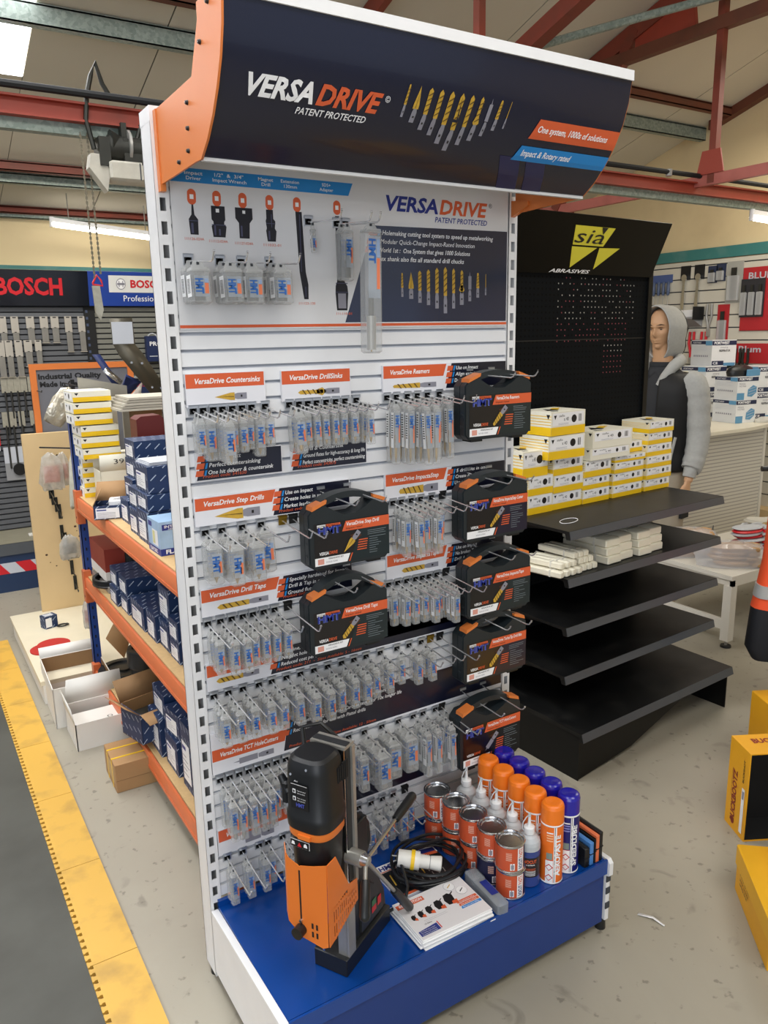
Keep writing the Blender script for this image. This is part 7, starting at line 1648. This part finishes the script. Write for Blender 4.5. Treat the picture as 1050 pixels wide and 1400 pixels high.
# ================================================================ drill and accessory displays on the back wall
BS = mat('blue_grey_slats', '5a5c60', .5, noise=.06); BSD = mat('slat_gap_dark', '2b2c30', .7)
def back_display(name, label, x0, w, blue):
    t = thing(name, label, 'display stand', (x0, 4.6, 0)); m = MB(); m.box(0, w, .03, .04, .35, 2.0, BSD); z = .36
    while z < 1.98: m.box(0, w, .012, .03, z, z+.030, BS if not blue else mat('grey_slats', '77776f', .5, noise=.05)); z += .040
    m.build('slat_panel', t)
    m = MB(); m.box(w, w+.04, -.0, .06, 0, 2.0, BLACKM)
    m.build('upright', t); m = MB(); m.box(-.04, 0, 0, .06, 0, 2.0, BLACKM); m.build('upright', t); m = MB(); m.box(w, w+.04, -.0005, .0, .4, 2.0, BLACKM)
    for i in range(30): m.box(w+.012, w+.028, -.0012, -.0003, .5+i*.05, .52+i*.05, mat('slot_blue', '3a4660', .5))
    m.build('slotted_face', t)
    m = MB(); m.prism([(-.04, 2.0), (-.07, 2.25), (.02, 2.26), (.03, 2.0)], 'x', -.04, w+.04, mat('header_blue', '1f3f93', .35) if blue else mat('header_navy', '10141d', .2, coat=.5)); hd = m.build('header', t)
    m = MB(); wv = Vector((0, -.03, .25)).normalized(); m.frame((0, -.041, 2.0), (1, 0, 0), wv, .002)
    if not blue: m.text('BOSCH', .515, .08, .115, RED, 2, 0, .035, .45)
    else:
        m.rect(.11, .62, .10, .225, mat('header_plate', 'dcdcd8', .4), 1); m.add([m.pt(.20+.036*cos(a), .163+.042*sin(a), 2) for a in [2*PI*i/24 for i in range(24)]], [tuple(range(24))], PGREY); m.add([m.pt(.20+.031*cos(a), .163+.036*sin(a), 3) for a in [2*PI*i/24 for i in range(24)]], [tuple(range(24))], PWHITE)
        m.rect(.172, .228, .155, .171, PGREY, 4); m.rect(.183, .189, .140, .186, PGREY, 4); m.rect(.211, .217, .140, .186, PGREY, 4)
        m.text('BOSCH', .272, .138, .055, RED, 2, 0, .035, .26); m.text('Professional', .215, .035, .045, PWHITE, 2, 0, .0, .30)
    m.build('lettering', hd)
    m = MB(); m.box(-.02, w+.02, -.45, .03, .32, .35, mat('ledge_grey', '8a8674', .6, noise=.15)); m.box(-.02, w+.02, -.46, -.44, .27, .35, mat('ledge_edge', '4f5358', .5)); m.build('shelf', t)
    m = MB(); m.box(-.02, w+.02, -.45, .03, 0, .27, mat('base_navy', '1b3153', .45)); m.frame((0, -.45, 0), (1, 0, 0), (0, 0, 1), .002); x = -.02
    if not blue:
        i = 0
        while x < w-.05:
            m.poly([(x, .215), (x+.10, .215), (x+.16, .135), (x+.06, .135)], [RED, LGREY][i % 2], 1); x += .10; i += 1
        m.text('TRADE', w-.14, .075, .035, PWHITE, 2, 0, .04, .20)
    m.build('base', t); return t
back_display('accessory_display', 'grey slatted accessory display under the dark header with red letters', -.35, 1.11, False)
back_display('accessory_display', 'grey slatted display under the blue header with the white plate', .84, 1.1, True)
def wall_pack(w, h, style):
    t = thing('hanging_pack', 'x', 'pack'); m = MB(); m.box(-w/2, w/2, -.012, 0, -h*.45, 0, mat('pack_card', 'a9a399', .5, noise=.15)); m.box(-.012, .012, -.0125, -.011, -.012, -.004, INK); m.build('card', t)
    m = MB(); m.bbox(-w*.42, w*.42, -.022, 0, -h, -h*.44, mat('pack_tube', '8f8c85', .25, alpha=.75, noise=.2), .003); m.box(-w/2, w/2, -.02, 0, -h-.004, -h, mat('pack_foot', 'b3aa9c', .4)); m.build('tube', t)
    m = MB(); m.cyl((0, -.010, -h*.42), (0, -.010, -h*.97), w*.16, w*.16, DKM, 8); m.build('drill_bit', t); return Proto(t)
A1 = wall_pack(.055, .19, 0); A2 = wall_pack(.05, .26, 0); A3 = wall_pack(.045, .18, 0)
for i, (x, P) in enumerate(((.19, A2), (.27, A2), (.375, A1), (.47, A1), (.545, A1), (.64, A2), (.735, A2))): P.put((x, 4.606, 1.925), random.uniform(-.03, .03), 'hanging pack, %s from the left in the top row under the red letters' % ORD[i], 'packs in the top row of the dark display')
for i, (x, P) in enumerate(((.155, A2), (.21, A2), (.275, A2), (.34, A1), (.41, A3))): P.put((x, 4.59, 1.755), random.uniform(-.03, .03), 'hanging pack, %s from the left in the second row of the dark display' % ORD[i], 'packs in the second row of the dark display')
def long_bit(h):
    t = thing('long_drill_bit', 'x', 'drill bit'); m = MB(); m.box(-.022, .022, -.014, 0, -.11, 0, mat('pack_card2', '969284', .5, noise=.3, scale=40)); m.build('card', t); m = MB(); m.cyl((0, -.01, -.1), (0, -.01, -h), .008, .007, mat('dark_bit', '3c3b38', .4, metal=.5), 8); m.build('drill_bit', t); return Proto(t)
L1 = long_bit(.30); L2 = long_bit(.42)
for i, x in enumerate((.15, .19, .235, .28, .33, .375)): (L1 if i % 2 else L2).put((x, 4.60, 1.49), 0, 'long carded drill bit, %s from the left in the third display row' % ORD[i], 'long bits in the third row')
for i, x in enumerate((.13, .18, .24, .32)): L2.put((x, 4.60, 1.24), 0, 'long drill bit, %s from the left in the fourth row of the dark display' % ORD[i], 'long bits in the fourth row')
t = thing('tool_card', 'grey card with a black round wheel low on the dark display', 'pack', (.10, 4.596, .98)); m = MB(); m.box(-.01, .14, -.004, 0, -.25, 0, GREYM); m.box(-.01, .14, -.006, -.003, -.12, 0, LGREY); m.build('card', t); m = MB(); m.cyl((.085, -.02, -.17), (.085, -.004, -.17), .045, .045, BLACK, 20); m.build('wheel', t)
t = thing('red_tool', 'red handled tool hanging at the left edge of the dark display', 'tool', (.02, 4.59, 1.12)); m = MB(); m.box(-.05, .06, -.03, 0, -.02, 0, RED); m.box(.03, .055, -.03, 0, -.12, 0, RED); m.box(.02, .05, -.02, 0, -.16, -.12, LGREY); m.build('tool', t)
t = thing('ledge_parts', 'small pale parts lying on the ledge of the dark display', 'parts', (.16, 4.3, .351)); m = MB()
for x in (0, .05, .11, .2, .3): m.bbox(x, x+.04, 0, .05, 0, .015, WCARD, .002)
m.build('part', t)
def tool_box(loc, w, h, label, txt):
    t = thing('tool_box', label, 'box', loc, 0, 'dark blue boxes on the blue display'); m = MB(); m.bbox(0, w, -.06, 0, 0, h, mat('tool_box_blue', '16264f', .45), .003); m.build('carton', t); m = MB(); m.frame((0, -.06, 0), (1, 0, 0), (0, 0, 1), .001); m.text(txt, w*.15, h*.62, h*.16, RED if txt == 'BOSCH' else PWHITE, 1, 0, .02, w*.6); m.rect(w*.1, w*.5, h*.2, h*.23, LGREY, 1); m.tube([(w*.3+.04*cos(a), -.061, h*.9+.04*sin(a)) for a in (0, .5, 1, 1.5, 2, 2.6)], .004, LGREY, 5); m.build('printing', t)
tool_box((1.20, 4.60, 1.57), .16, .20, 'dark blue box high on the grey display left of the upright', 'PRO'); tool_box((1.02, 4.60, 1.30), .22, .13, 'dark blue box low on the grey display beside the white upright', 'BOSCH'); tool_box((.80, 4.55, 1.33), .2, .11, 'dark blue box behind the torn carton', 'BOSCH')

# ================================================================ light
def area(name, loc, rot, sx, sy, e, col):
    l = bpy.data.lights.new(name, 'AREA'); l.shape = 'RECTANGLE'; l.size = sx; l.size_y = sy; l.energy = e; l.color = col
    o = bpy.data.objects.new(name, l); COL.objects.link(o); o.location = loc; o.rotation_euler = rot; return o
# added fill lamps without fixtures, standing in for daylight from the camera side and roof
area('camera_side_fill', (-3.6, -5.2, 2.0), (math.radians(78), 0, math.radians(-35)), 4.0, 3.4, 130, (.90, .95, 1.0))  # added fill; no doorway is built here
area('near_roof_fill', (.4, -2.6, 4.3), (math.radians(18), 0, 0), 4.0, 1.2, 95, (1, .98, .94))  # added fill under the closed slope behind the ridge
area('right_side_fill', (4.6, 1.0, 3.25), (0, 0, 0), 1.2, 1.8, 34, (1, .93, .80))  # added fill for the right side, under closed roof sheets
area('left_side_fill', (0.3, 3.2, 3.1), (0, 0, 0), 2.4, .5, 38, (1, .95, .84))  # added fill for the back left, hung free below the roof
w = bpy.data.worlds.new('world'); sc.world = w; w.use_nodes = True; bg = w.node_tree.nodes['Background']; bg.inputs[0].default_value = (.82, .88, 1, 1); bg.inputs[1].default_value = .55
# the area lamps above are added fill, not fixtures of the hall
sc.view_settings.exposure = 0.0
